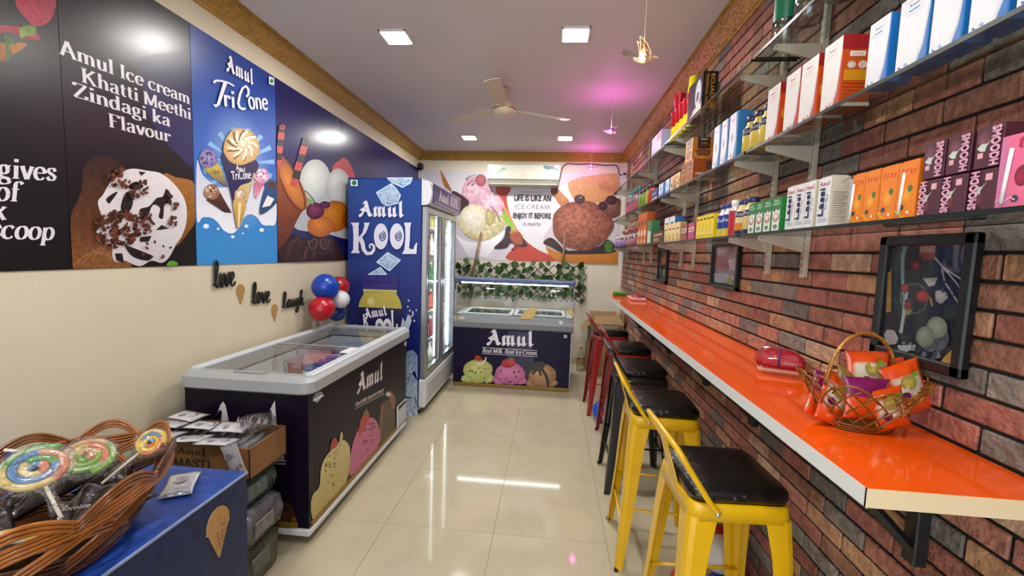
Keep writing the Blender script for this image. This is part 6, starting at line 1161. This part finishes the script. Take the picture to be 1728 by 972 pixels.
def lolly(label, loc, tilt_dir, r, cols, stick_to, seed):
    """spiral candy on a stick in a clear wrapper; loc = disc centre"""
    C_ = Vector(loc); n = (CAM-C_).normalized(); n = (n+Vector(tilt_dir)).normalized(); sd = (Vector(stick_to)-C_); sd = (sd-n*sd.dot(n)).normalized(); x = sd.cross(n); M = Matrix(((x.x, -sd.x, n.x, C_.x), (x.y, -sd.y, n.y, C_.y), (x.z, -sd.z, n.z, C_.z), (0, 0, 0, 1)))
    t = thing('lollipop', label, 'lollipop', C_); mb = MB(); mb.T = M; turns = 3.4; N_ = 110; pr_ = []; rad = []
    for i in range(N_+1):
        u = i/N_; th = 2*PI*turns*u; q = .012*.4+(r-.008)*u; pr_.append((q*math.cos(th), q*math.sin(th), 0)); rad.append(.0085*(r/.06))
    b0 = len(mb.c); mb.tube(pr_, rad, 8, upv=(0, 0, 1))
    for i in range(N_+1):
        cc = hx(cols[int((i/N_*turns*2.6+seed)) % len(cols)])
        for j in range(8):
            cj = cc if (j+int(i/3)) % 8 not in (2,) else lerp(cc, (1, .95, .85), .5); mb.c[b0+i*8+j] = (*cj, .06)
    mb.build('candy', vcmat('hard_candy', .2, coat=.6), t)
    L = (Vector(stick_to)-C_).length; mb = MB(); mb.T = M; mb.tube([(0, -r*.7, -.003), (0, -L, -.003)], .0035, 8); mb.build('stick', mat('paper_stick', '#d8d0c0', .5), t)
    f = MB(); f.T = M; rn_ = random.Random(seed); rings = []; kk = 26
    for rr_, z in ((.0, .013), (.6, .014), (1.04, .008), (1.12, 0), (1.04, -.009), (.5, -.013), (0, -.012)):
        rings.append([((r*rr_+1e-4)*math.cos(2*PI*j/kk)*(1+.05*rn_.uniform(-1, 1)), (r*rr_+1e-4)*math.sin(2*PI*j/kk)*(1+.05*rn_.uniform(-1, 1)), z+.002*rn_.uniform(-1, 1)) for j in range(kk)])
    f.smooth = True; f.loft(rings, caps=False); f.mi = 0
    sk_ = []
    for k in range(7): sk_.append([(w*(1+.15*rn_.uniform(-1, 1))*math.cos(2*PI*j/10), -r*.95-.012*k, w*.7*math.sin(2*PI*j/10)) for j in range(10) for w in [(.020, .011, .009, .010, .011, .013, .016)[k]]])
    f.loft(sk_, caps=False); f.build('wrapper', glass('cellophane', (.97, .97, .97), .06, base=.06, film=70), t)
def pxd(x, y, Y): return ony(x, y, Y)
lolly('striped blue and green lollipop at the near end of the wicker basket', pxd(62, 790, .80), (.1, -.1, 1.4), .060, ['#4c7cb0', '#cc8060', '#d0b870', '#5c9c4c', '#4c7cb0'], pxd(72, 862, .84), 0)
lolly('green and orange lollipop in the middle of the wicker basket', pxd(146, 771, .93), (.1, -.05, 1.3), .056, ['#d0c070', '#cc8058', '#74a84c', '#d0a070', '#84b054'], pxd(128, 830, .97), 1)
lolly('upright yellow and orange lollipop at the far end of the wicker basket', pxd(254, 747, .98), (-.5, .1, .05), .036, ['#d8b010', '#e0c020', '#4c80b0', '#d86c34', '#d8b84c'], pxd(218, 806, .98), 2)
M = orient(pxd(35, 903, .72), (.9, .35, .05), (-.3, .9, .3)); pouch('lollipop_stick_pack', 'green and yellow striped candy stick lying at the basket edge', 'candy', M, .12, .035, .02, lambda u, v: (*hx(['#5aa030', '#d8d4c8', '#c8b030', '#5aa030'][int(u*3+v*2) % 4]), .05), seed=6)
# ---- cardboard tray of sachets between counter and freezer
m_card = mat('brown_cardboard', '#8a6036', .6, nz=(25, .1)); TX0, TX1, TY0, TY1, TZ0, TZ1 = -1.77, -1.225, 1.585, 1.83, .52, .655
t = thing('cardboard_tray', 'brown cardboard tray of sachets between the blue counter and the chest freezer', 'box', ((TX0+TX1)/2, (TY0+TY1)/2, TZ0)); mb = MB()
mb.cbox(TX0, TX1, TY0, TY0+.005, TZ0, TZ1, .001).cbox(TX0, TX1, TY1-.005, TY1, TZ0, TZ1, .001).cbox(TX0, TX0+.005, TY0, TY1, TZ0, TZ1, .001).cbox(TX1-.005, TX1, TY0, TY1, TZ0, TZ1, .001).cbox(TX0, TX1, TY0, TY1, TZ0, TZ0+.005, .001); mb.build('tray', m_card, t)
p = Print('u', N=(0, -1, 0), U=(1, 0, 0), org=(TX0, TY0, TZ0)); p.text('Amul', (.22, .09), (.35, .09), .03, 'black', '#3c2a18'); p.text('MASTI', (.2, .035), (.37, .035), .036, 'didone', '#33241a'); p.line([(.2, .022), (.37, .022)], .003, '#4a3420'); p.build('lettering', t, PRINTM)
f = MB(); f.smooth = True; rn_ = random.Random(3); rings = []
for zz, o in ((TZ0-.004, .004), (TZ0+.05, .008), (TZ1, .007), (TZ1+.03, -.004)): rings.append([(x+.006*rn_.uniform(-1, 1), y+.006*rn_.uniform(-1, 1), zz+.004*rn_.uniform(-1, 1)) for x, y in rr(TX0-o, TX1+o, TY0-o, TY1+o, .02, 4)])
f.loft(rings, caps=False); f.build('shrink_film', glass('shrink_film_m', (.97, .97, .97), .1, base=-.02, edge=.3), t)
def sach(u, v): return (*hx('#c8c8cc'), .12) if .07 < v < .93 else (*hx('#2c2c34'), .1)
def sachd(p):
    p.disc(-.01, .02, .018, .014, '#7c7c84', '#a8a8ae', .4); p.chips(10, .005, -.03, .03, .02, .004, ['#6c6c74', '#8a8a90', '#a85058'], 5)
# a row standing on edge inside the tray, then loose ones on top
for k in range(11):
    x = TX0+.045+k*.046; M = orient((x, (TY0+TY1)/2, TZ0+.072), (0, 1, 0), (.28, 0, 1)); pouch('powder_sachet', 'white sachet standing in the cardboard tray, %s from the wall' % ORD[k], 'sachet', M, .19, .125, .022, sach, 'sachets standing in the tray', seed=k+20, nu=6, nv=6)
for k, (x, y, z, rz, tx, ty) in enumerate(((-1.68, 1.70, .685, 86, 4, -3), (-1.54, 1.72, .680, 98, 3, 4), (-1.41, 1.72, .680, 100, -3, 3), (-1.64, 1.62, .674, 96, 8, 0), (-1.50, 1.60, .674, 100, 8, -2), (-1.37, 1.59, .675, 104, 8, 4), (-1.66, 1.76, .70, 82, 0, 2))):
    M = Matrix.Translation((x, y, z)) @ Matrix.Rotation(R(rz), 4, 'Z') @ Matrix.Rotation(R(tx), 4, 'Y') @ Matrix.Rotation(R(ty), 4, 'X'); pouch('powder_sachet', 'white sachet lying loose on the tray, %s' % ['beside the wall', 'in the middle', 'by the plastic film', 'at the front near the wall', 'at the front in the middle', 'at the front by the hanging sachet', 'topmost by the wall'][k], 'sachet', M, .10, .15, .012, sach, 'loose sachets on the cardboard tray', seed=k+40, draw=sachd, nu=8, nv=8)
M = orient((-1.285, 1.572, .61), (.95, .1, .25), (-.25, -.12, .95)); pouch('powder_sachet', 'white sachet hanging over the front corner of the cardboard tray', 'sachet', M, .075, .15, .012, sach, 'loose sachets on the cardboard tray', seed=60, draw=sachd)
f = MB(); f.smooth = True; f.T = Matrix.Translation((-1.30, 1.74, .70)) @ Matrix.Diagonal((.07, .07, .04, 1)); rings = []
for k in range(7):
    z = -1+2*k/6; r_ = math.sqrt(max(.02, 1-z*z)); rings.append([(r_*math.cos(2*PI*j/12)*rn_.uniform(.7, 1.2), r_*math.sin(2*PI*j/12)*rn_.uniform(.7, 1.2), z+rn_.uniform(-.15, .15)) for j in range(12)])
f.loft(rings); mesh_thing(f, 'plastic_film', glass('crumpled_film', (.9, .9, .92), .1, base=.12, film=60), 'crumpled clear plastic on the cardboard tray', 'plastic')
# stack under the tray
for k, (z, h, c, lb, dx) in enumerate(((0, .2, '#39452a', 'green film-wrapped pack on the floor behind the blue counter', .0), (.2, .16, '#5c5e62', 'clear film-wrapped pack in the middle of the stack behind the blue counter', .02), (.36, .158, '#1c4444', 'dark teal pack directly under the cardboard tray', -.01))):
    t = thing('wrapped_pack', lb, 'pack', (-1.4, 1.65, z), group='packs under the cardboard tray'); mb = MB(); mb.smooth = True; rings = []
    for zz, o in ((0, -.02), (.02, 0), (h*.5, .008), (h-.02, 0), (h, -.02)): rings.append([(x+.008*rn_.uniform(-1, 1), y+.008*rn_.uniform(-1, 1), z+max(0, zz+(.003*rn_.uniform(-1, 1) if 0 < zz < h else 0))) for x, y in rr(-1.66-o, -1.245+dx+o, 1.55-o, 1.8+o, .03, 4)])
    mb.loft(rings); mb.build('pack', mat('pack_'+c, c, .25, nz=(18, .7, 5), coat=.5, bump=(40, .9)), t)
    mb = MB(); mb.loft([[(-1.245+dx+.006, y, z+zz) for y, zz in ((1.6, h*.3), (1.72, h*.3), (1.72, h*.7), (1.6, h*.7))], [(-1.245+dx+.012, y, z+zz) for y, zz in ((1.605, h*.32), (1.715, h*.32), (1.715, h*.68), (1.605, h*.68))]]); mb.build('label', mat('packlabel_'+c, lerp(hx(c), (1, 1, 1), .08), .4, nz=(40, .5)), t)
# ================================================================== words and cones on the cream wall
CU = {'l': (.25, [(0, .08), (.1, .2), (.21, .55), (.2, .72), (.14, .76), (.09, .62), (.08, .2), (.13, .03), (.21, .04), (.26, .12)]),
      'i': (.19, [(0, .1), (.05, .26), (.08, .42), (.07, .2), (.08, .05), (.13, .02), (.19, .1)]), 'v': (.30, [(0, .12), (.03, .36), (.07, .40), (.11, .2), (.15, .01), (.21, .2), (.27, .42), (.30, .36)]),
      'e': (.26, [(0, .12), (.1, .18), (.2, .3), (.17, .42), (.09, .4), (.05, .22), (.09, .04), (.18, .03), (.27, .14)]), 'o': (.28, [(0, .12), (.04, .3), (.12, .42), (.2, .36), (.22, .18), (.15, .03), (.07, .06), (.04, .24), (.12, .4), (.22, .36), (.3, .38)]),
      'a': (.28, [(0, .12), (.04, .28), (.14, .4), (.2, .34), (.12, .38), (.05, .24), (.08, .04), (.16, .06), (.21, .34), (.2, .14), (.24, .03), (.29, .1)]), 'u': (.28, [(0, .14), (.05, .4), (.05, .14), (.1, .03), (.17, .12), (.21, .4), (.2, .12), (.24, .03), (.29, .1)]),
      'g': (.28, [(0, .12), (.04, .28), (.14, .4), (.08, .34), (.05, .16), (.12, .04), (.2, .3), (.21, .38), (.2, -.12), (.12, -.28), (.04, -.2), (.12, -.02), (.3, .14)]), 'h': (.28, [(0, .12), (.1, .4), (.17, .68), (.12, .76), (.07, .6), (.06, .02), (.1, .3), (.17, .4), (.21, .3), (.2, .08), (.25, .02), (.3, .1)])}
def word(w, a, b, k, label, rise=0, bold=.006):
    """a..b = photo pixels of the start and end of the baseline on the wall"""
    A, B = onx(*a, XL), onx(*b, XL); D = B-A; tot = sum(CU[c_][0] for c_ in w); t = thing('wall_word', label, 'sign', A); sc = D.length/tot; D.normalize(); E = Vector((0, -D.z, D.y)); x = 0; path = []
    for c_ in w:
        path += [(x+px_, py_) for px_, py_ in CU[c_][1]]; x += CU[c_][0]
    P3 = [A+D*(px_*sc)+E*(py_*k/.76)+Vector((.011, 0, 0)) for px_, py_ in path]; mb = MB(); pth = smooth_path(P3, 3); mb.tube(pth, [bold*(.62+.38*abs((pth[min(i+1, len(pth)-1)]-pth[max(i-1, 0)]).normalized().dot(E))) for i in range(len(pth))], 8); mb.build('letters', mat('black_acrylic', '#0f0f10', .4), t)
word('live', (357, 487), (394, 483), .155, 'black cut-out word live on the cream wall'); word('love', (422, 514), (453, 511), .14, 'black cut-out word love on the cream wall'); word('laugh', (474, 521.5), (510, 515), .12, 'black cut-out word laugh on the cream wall', bold=.0058)
for (x, y, w, h, lb) in ((405.2, 498, .068, .115, 'small wooden ice cream cone on the wall between live and love'), (462.5, 529, .064, .115, 'small wooden ice cream cone on the wall between love and laugh')):
    P_ = onx(x, y, XL); cone_cut(lb, orient((XL, P_.y, P_.z), (0, 1, 0), (0, .03, 1)), w, h, .006)
# ================================================================== balloons
def balloon(label, c, col, r, tail=(0, 0, -1), group=None):
    t = thing('balloon', label, 'balloon', c, group=group); m = mat('rubber_'+col, col, .28, coat=.2); T = Vector(tail).normalized(); q = T.to_track_quat('-Z', 'Y').to_matrix().to_4x4(); mb = MB(); mb.T = Matrix.Translation(c) @ q; mb.lathe([(1e-4, r)]+[(r*math.sin(PI*k/12), r*math.cos(PI*k/12)*(1 if k < 6 else 1.12)) for k in range(1, 12)]+[(r*.06, -r*1.13)], 24); mb.build('skin', m, t); mb = MB(); mb.T = Matrix.Translation(c) @ q; mb.lathe([(r*.05, -r*1.10), (r*.07, -r*1.15), (r*.16, -r*1.22)], 12); mb.build('knot', m, t)
BG = 'balloons clustered on the wall beside the fridge'
def bp(x, y, X): return tuple(onx(x, y, X))
balloon('blue balloon at the top of the cluster beside the fridge', bp(549, 484, -1.72), '#0d3fa8', .1, (.2, .8, -.6), BG); balloon('red balloon behind the blue one, touching the fridge', bp(572, 483, -1.77), '#a81420', .085, (0, -.6, -.5), BG); balloon('white balloon in the cluster beside the fridge', bp(574.5, 505, -1.68), '#d4d4d8', .072, (-.6, -.5, 0), BG); balloon('red balloon at the lower side of the cluster beside the fridge', bp(542.5, 521, -1.72), '#b0101c', .094, (.2, .8, .5), BG); balloon('dark blue balloon at the bottom of the cluster beside the fridge', bp(568, 527, -1.76), '#0c2f78', .075, (0, -.4, .8), BG)
balloon('blue balloon on the floor among the red stools', (.52, 3.78, .098), '#0d4cc0', .096, (1, 0, .2)); BG2 = 'balloons on the floor behind the nearest yellow stool'
balloon('white balloon on the floor seen between the yellow stool legs', tuple(pxd(1216, 936, 1.86)), '#d4d0c8', .080, (1, .2, .2), BG2); balloon('red balloon behind the white one under the counter', tuple(pxd(1222, 925, 2.02)), '#a01420', .1, (1, 0, .4), BG2); balloon('red balloon low on the floor behind the yellow stool leg', (.66, 1.80, .078), '#b01824', .075, (-1, .4, 0), BG2); balloon('blue balloon on the floor under the white balloon', (.80, 1.80, .073), '#12348c', .07, (1, -.2, 0), BG2)
# ================================================================== ivy trellis on the back wall
t = thing('ivy_trellis', 'expanding wooden trellis with artificial ivy leaves on the back wall', 'trellis', (-.4, YB, .84)); m_wood = mat('dark_willow', '#3c2c20', .6); TY_ = YB-.045; za, zb, xa, xb = .86, 1.36, -1.31, .48
slat = None; Hh = zb-za; lean = .5
for sgn in (1, -1):
    x = xa-lean if sgn > 0 else xa
    n_ = 0
    while x < xb+.02:
        x0, x1 = (x, x+lean) if sgn > 0 else (x+lean, x); z0, z1 = za, zb; u0, u1 = 0, 1
        def cl(u): return (x0+(x1-x0)*u, z0+(z1-z0)*u)
        us = [0, 1]
        if abs(x1-x0) > 1e-6:
            for lim in (xa, xb):
                uu = (lim-x0)/(x1-x0)
                if 0 < uu < 1:
                    if cl(0)[0] < xa-1e-6 or cl(0)[0] > xb+1e-6: us[0] = max(us[0], uu)
                    else: us[1] = min(us[1], uu)
        if us[1]-us[0] > .05 and xa-1e-3 <= cl((us[0]+us[1])/2)[0] <= xb+1e-3:
            a, b = cl(us[0]), cl(us[1]); mb = MB(); yy = TY_-(.004 if sgn > 0 else -.004); mb.tube([(a[0], yy, a[1]), (b[0], yy, b[1])], .006, 6); mb.build('slat', m_wood, t)
        x += .15
lm = MB(); lp = [(0, -.03), (.02, -.028), (.034, -.012), (.03, .01), (.012, .03), (0, .042), (-.012, .03), (-.03, .01), (-.034, -.012), (-.02, -.028)]
m_leaf = [mat('ivy_leaf_%d' % k, c, .42, nz=(60, .3)) for k, c in enumerate(('#2c4c22', '#3c5e2c', '#24401e', '#4a6c38'))]; rn_ = random.Random(17); proto = []
for k in range(4):
    lm = MB(); n_ = len(lp); lm._add([(0, -.002, -.002)]+[(x, (-.006 if abs(x) > .02 else -.003), z) for x, z in lp], [[0, i+1, (i+1) % n_+1] for i in range(n_)], smooth=True); lm._add([(0, .0005, -.002)]+[(x, -.0035 if abs(x) > .02 else -.0005, z) for x, z in lp], [[0, (i+1) % n_+1, i+1] for i in range(n_)], smooth=True); lm.tube([(0, -.002, -.03), (.002, .006, -.05)], .0018, 5); proto.append(lm)
made = {}
for k in range(120):
    row = k % 3; u = rn_.random(); x = xa+(xb-xa)*((k % 24)+rn_.random())/24; z = za+.02+Hh*((k//24)+rn_.random())/5
    i = k % 4
    if i not in made: o = made[i] = proto[i].build('leaf', m_leaf[i], t, True)
    else: o = link(made[i].copy(), t)
    sc = rn_.uniform(1.0, 1.55); o.location = (x+.4, TY_-.045-rn_.uniform(0, .02)-YB, z-.84); o.rotation_euler = (R(rn_.uniform(-35, 25)), R(rn_.choice((-140, 150, 180, 30, -35, 80, -80, 120))+rn_.uniform(-20, 20)), R(rn_.uniform(-40, 40))); o.scale = (sc, sc, sc)
# wooden sticks propped on the mural
m_stick = mat('bamboo_stick', '#8a6a4c', .6, nz=(40, .25))
for (a, b, lb) in (((794, 475), (812, 392), 'slanting wooden stick in front of the mural near the vanilla scoop'), ((949, 448), (954, 392), 'upright wooden stick in front of the mural under the chocolate scoop')):
    A, B = ony(*a, YB-.15), ony(*b, YB-.03); q = thing('wooden_stick', lb, 'stick', A); MB().tube([A, A.lerp(B, .5)+Vector((.004, 0, 0)), B], [.015, .017, .015], 8).build('pole', m_stick, q); mb = MB(); C_ = A.lerp(B, .6); mb.tube([C_, C_+(B-A)*.02], .0185, 8); mb.build('knot', m_stick, q)
# ================================================================== things on the orange counter
def npk(u, v): return (*hx('#b0102c'), .1) if v > .35 else (*hx('#d8b0a4'), .05)
t = thing('napkin_pack', 'red and white wrapped pack lying on the orange counter by the snack basket', 'pack', (.86, 1.63, CZ), R(-20)); Mx = XF[t.name]
mb = MB(); mb.T = Mx; mb.cbox(-.07, .07, -.055, .055, .001, .034, .012); mb.build('bread_slab', mat('pale_bread', '#d8ac98', .4, coat=.4), t)
mb = MB(); mb.T = Mx; mb.smooth = True; rings = []
for z, w in ((.028, 1), (.05, 1.02), (.068, .9), (.082, .66), (.088, .3)): rings.append([(x*w+.005*rn_.uniform(-1, 1), y*w+.005*rn_.uniform(-1, 1), z+.004*rn_.uniform(-1, 1)) for x, y in rr(-.074, .074, -.058, .058, .02, 4)])
mb.loft(rings); mb.build('red_wrap', mat('red_wrap', '#a80c28', .18, coat=.7, bump=(45, .7)), t); mb = MB(); mb.T = Mx; mb.tube([(-.01, -.064, .03), (-.006, -.06, .06), (-.004, -.03, .088), (0, .02, .092)], .006, 6, flat=.4); mb.build('blue_tape', mat('blue_tape', '#1c1c6c', .3), t)
t = thing('napkin_pack', 'red clear-wrapped pack far along the orange counter', 'pack', (.82, 4.05, CZ)); MB().cbox(.755, .895, 3.97, 4.2, CZ+.001, CZ+.03, .01).build('tray', mat('pale_tray', '#d8a8a0', .35), t); mb = MB(); mb.smooth = True; mb.T = Matrix.Translation((.825, 4.09, CZ+.033)) @ Matrix.Diagonal((.06, .1, .022, 1)); mb.ball((0, 0, 0), 1, 16, 8); mb.build('red_wrap', mat('red_wrap', '#a80c28'), t)
t = thing('green_box', 'small green box at the far end of the orange counter', 'box', (.72, 4.5, CZ)); MB().cbox(.665, .775, 4.40, 4.56, CZ+.001, CZ+.03, .005).build('box', mat('green_plastic', '#2c7a2c', .35), t); MB().cbox(.66, .78, 4.395, 4.565, CZ+.026, CZ+.038, .005).build('lid', mat('lime_plastic', '#5ca028', .35), t)
# ---- golden snack basket
GXc, GYc = .80, 1.13
t = thing('snack_basket', 'golden cane basket with arched handle full of snack packs on the orange counter', 'basket', (GXc, GYc, CZ)); m_cane = mat('golden_cane', '#8a5414', .25, metal=.3, nz=(40, .35), coat=.3)
ga = R(8)
def gb(th, v, off=0):
    a, b = .075+.07*v+off, .055+.05*v+off; x, y = a*math.cos(th), b*math.sin(th); z = .004+.105*v+.022*v*abs(math.cos(th))**2; return Vector((GXc+x*math.cos(ga)-y*math.sin(ga), GYc+x*math.sin(ga)+y*math.cos(ga), CZ+z))
for i in range(18):
    a0 = 2*PI*i/18
    for s in (1, -1): MB().tube([gb(a0+s*1.0*u/10, u/10, .001*s) for u in range(11)], .0022, 6).build('cane_rib', m_cane, t)
for i in range(12):
    a0 = 2*PI*i/12; MB().tube([gb(a0+.75*u/10, .78+.3*math.sin(PI*u/10), .003) for u in range(11)], .0024, 6).build('rim_scallop', m_cane, t)
for v in (0, .06, .12): MB().tube([gb(2*PI*u/40, v, .002) for u in range(40)], .0024, 6, closed=True).build('base_hoop', m_cane, t)
mb = MB(); mb.loft([[gb(2*PI*k/28, .0) for k in range(28)], [gb(2*PI*k/28, .02) for k in range(28)]]); mb.build('base', m_cane, t)
for q in (0, 1):
    P = [];
    for k in range(41):
        u = k/40; th = PI*(1-u); x, z = .092*math.cos(th), .105+.135*math.sin(th); w = .0034; o_ = 2*PI*u*16+PI*q; P.append((GXc+x*math.cos(ga)-w*math.cos(o_)*math.sin(ga), GYc+x*math.sin(ga)+w*math.cos(o_), CZ+z+w*math.sin(o_)))
    MB().tube(P, .0034, 6).build('handle', mat('gold_cord', '#a8742c', .3, metal=.4, nz=(90, .3)), t)
def snack(u, v):
    o, pu, wh = hx('#d84808'), hx('#6c0c4c'), hx('#d0c4a8')
    if v > .86 or v < .1: return (*o, .1)
    if .3 < v < .78: return (*wh, .1) if .12 < u < .88 else (*o, .05)
    return (*o, .08)
def snackp(u, v): return (*hx('#7a0f56'), .12) if v > .5 else (*hx('#d8480c'), .1)
def snackd(p): p.disc(0, .018, .02, .017, '#b8a850', '#8a8030', .3); p.disc(-.018, -.012, .012, .009, '#5c1048', '#5c1048'); p.poly([(.012, .028), (.03, .028), (.026, .038), (.014, .038)], '#5c8c20')
def gpx(x, y, Y): return ony(x, y, Y)
SN = [((1466, 632), 1.14, 66, .12, .0, 2, snack, 'orange and white snack pack standing tallest in the basket'), ((1530, 655), 1.12, 56, .13, -.42, 8, snack, 'orange snack pack leaning out towards the framed picture'), ((1505, 645), 1.17, 60, .12, -.22, 4, snack, 'white and orange snack pack behind the leaning one'), ((1462, 672), 1.085, 66, .1, .05, -2, snackp, 'purple-topped snack pack at the front of the basket'), ((1408, 672), 1.12, 46, .13, .42, 0, snack, 'orange snack pack leaning towards the napkin pack'), ((1388, 668), 1.16, 42, .12, .5, 0, snackp, 'purple and orange snack pack at the side nearest the napkin pack'), ((1432, 660), 1.13, 44, .12, .28, 0, lambda u, v: (*hx('#8a6c30'), .25), 'brown foil snack pack in the middle of the basket'), ((1500, 690), 1.08, 50, .1, -.3, 0, snack, 'orange snack pack low at the front of the basket')]
for k, ((x, y), Y, wpx, h, lean, yw, fn, lb) in enumerate(SN):
    C_ = gpx(x, y, Y); M = orient(C_, (1, .12, -lean*.9), (-lean*-1 if False else -lean, .15, 1)); pouch('snack_pack', lb, 'packet', M, wpx*.00165*Y, h, .022, fn, 'snack packs in the cane basket', vcmat('snack_foil', .15, coat=.8, bump=.15, nscale=60), 70+k, draw=snackd if fn is snack else None, crumple=.16)
# ================================================================== cardboard boxes in the far corner
t = thing('cardboard_box', 'open empty cardboard box with raised flaps in the corner behind the red stools', 'box', (.7, 5.45, .38)); m_cb = mat('brown_cardboard2', '#9a7c54', .65, nz=(20, .08)); mb = MB(); x0, x1, y0, y1, z0, z1 = .52, .92, 5.22, 5.66, .375, .66
mb.cbox(x0, x1, y0, y0+.006, z0, z1, .001).cbox(x0, x1, y1-.006, y1, z0, z1, .001).cbox(x0, x0+.006, y0, y1, z0, z1, .001).cbox(x1-.006, x1, y0, y1, z0, z1, .001).cbox(x0, x1, y0, y1, z0, z0+.006, .001); mb.build('carton', m_cb, t)
for q in ([(x0, y0, z1), (x0, y1, z1), (x0-.1, y1-.02, z1-.1), (x0-.1, y0+.02, z1-.1)], [(x0, y1, z1), (x1, y1, z1), (x1-.03, y1+.04, z1+.1), (x0+.03, y1+.04, z1+.1)], [(x0+.02, y0, z1), (x1, y0, z1), (x1-.05, y0+.13, z1+.1), (x0+.06, y0+.13, z1+.08)], [(x1-.002, y0, z1), (x1-.002, y1, z1), (x1, y1-.02, z1+.09), (x1, y0+.02, z1+.09)]):
    f = MB(); n_ = (Vector(q[1])-Vector(q[0])).cross(Vector(q[2])-Vector(q[0])).normalized()*.004; f.loft([[Vector(p_) for p_ in q], [Vector(p_)+n_ for p_ in q]]); f.build('flap', m_cb, t)
t = thing('cardboard_box', 'closed cardboard box on the floor under the open one', 'box', (.7, 5.45, 0)); MB().cbox(.50, .93, 5.2, 5.68, 0, .374, .004).build('carton', m_cb, t); MB().box(.5, .93, 5.42, 5.47, .3735, .3748).build('packing_tape', mat('packing_tape', '#a88c5c', .2), t); MB().box(.68, .74, 5.1985, 5.2, .0, .37).build('packing_tape', mat('packing_tape', '#a88c5c'), t)
t = thing('water_jug', 'clear bottle on the floor in front of the cardboard boxes', 'bottle', (.44, 5.4, 0)); MB().lathe([(.05, 0), (.055, .01), (.055, .2), (.03, .25), (.018, .27), (.018, .29)], 16, (.43, 5.45, 0)).build('body', glass('jug_plastic', (.9, .88, .82), .04, base=.08), t); MB().lathe([(.02, .285), (.02, .31)], 14, (.43, 5.45, 0)).build('cap', mat('orange_cap', '#b06a38', .4), t); MB().lathe([(.0555, .08), (.0555, .16)], 16, (.43, 5.45, 0), caps=False).build('label_band', mat('tan_label', '#a88460', .5), t)
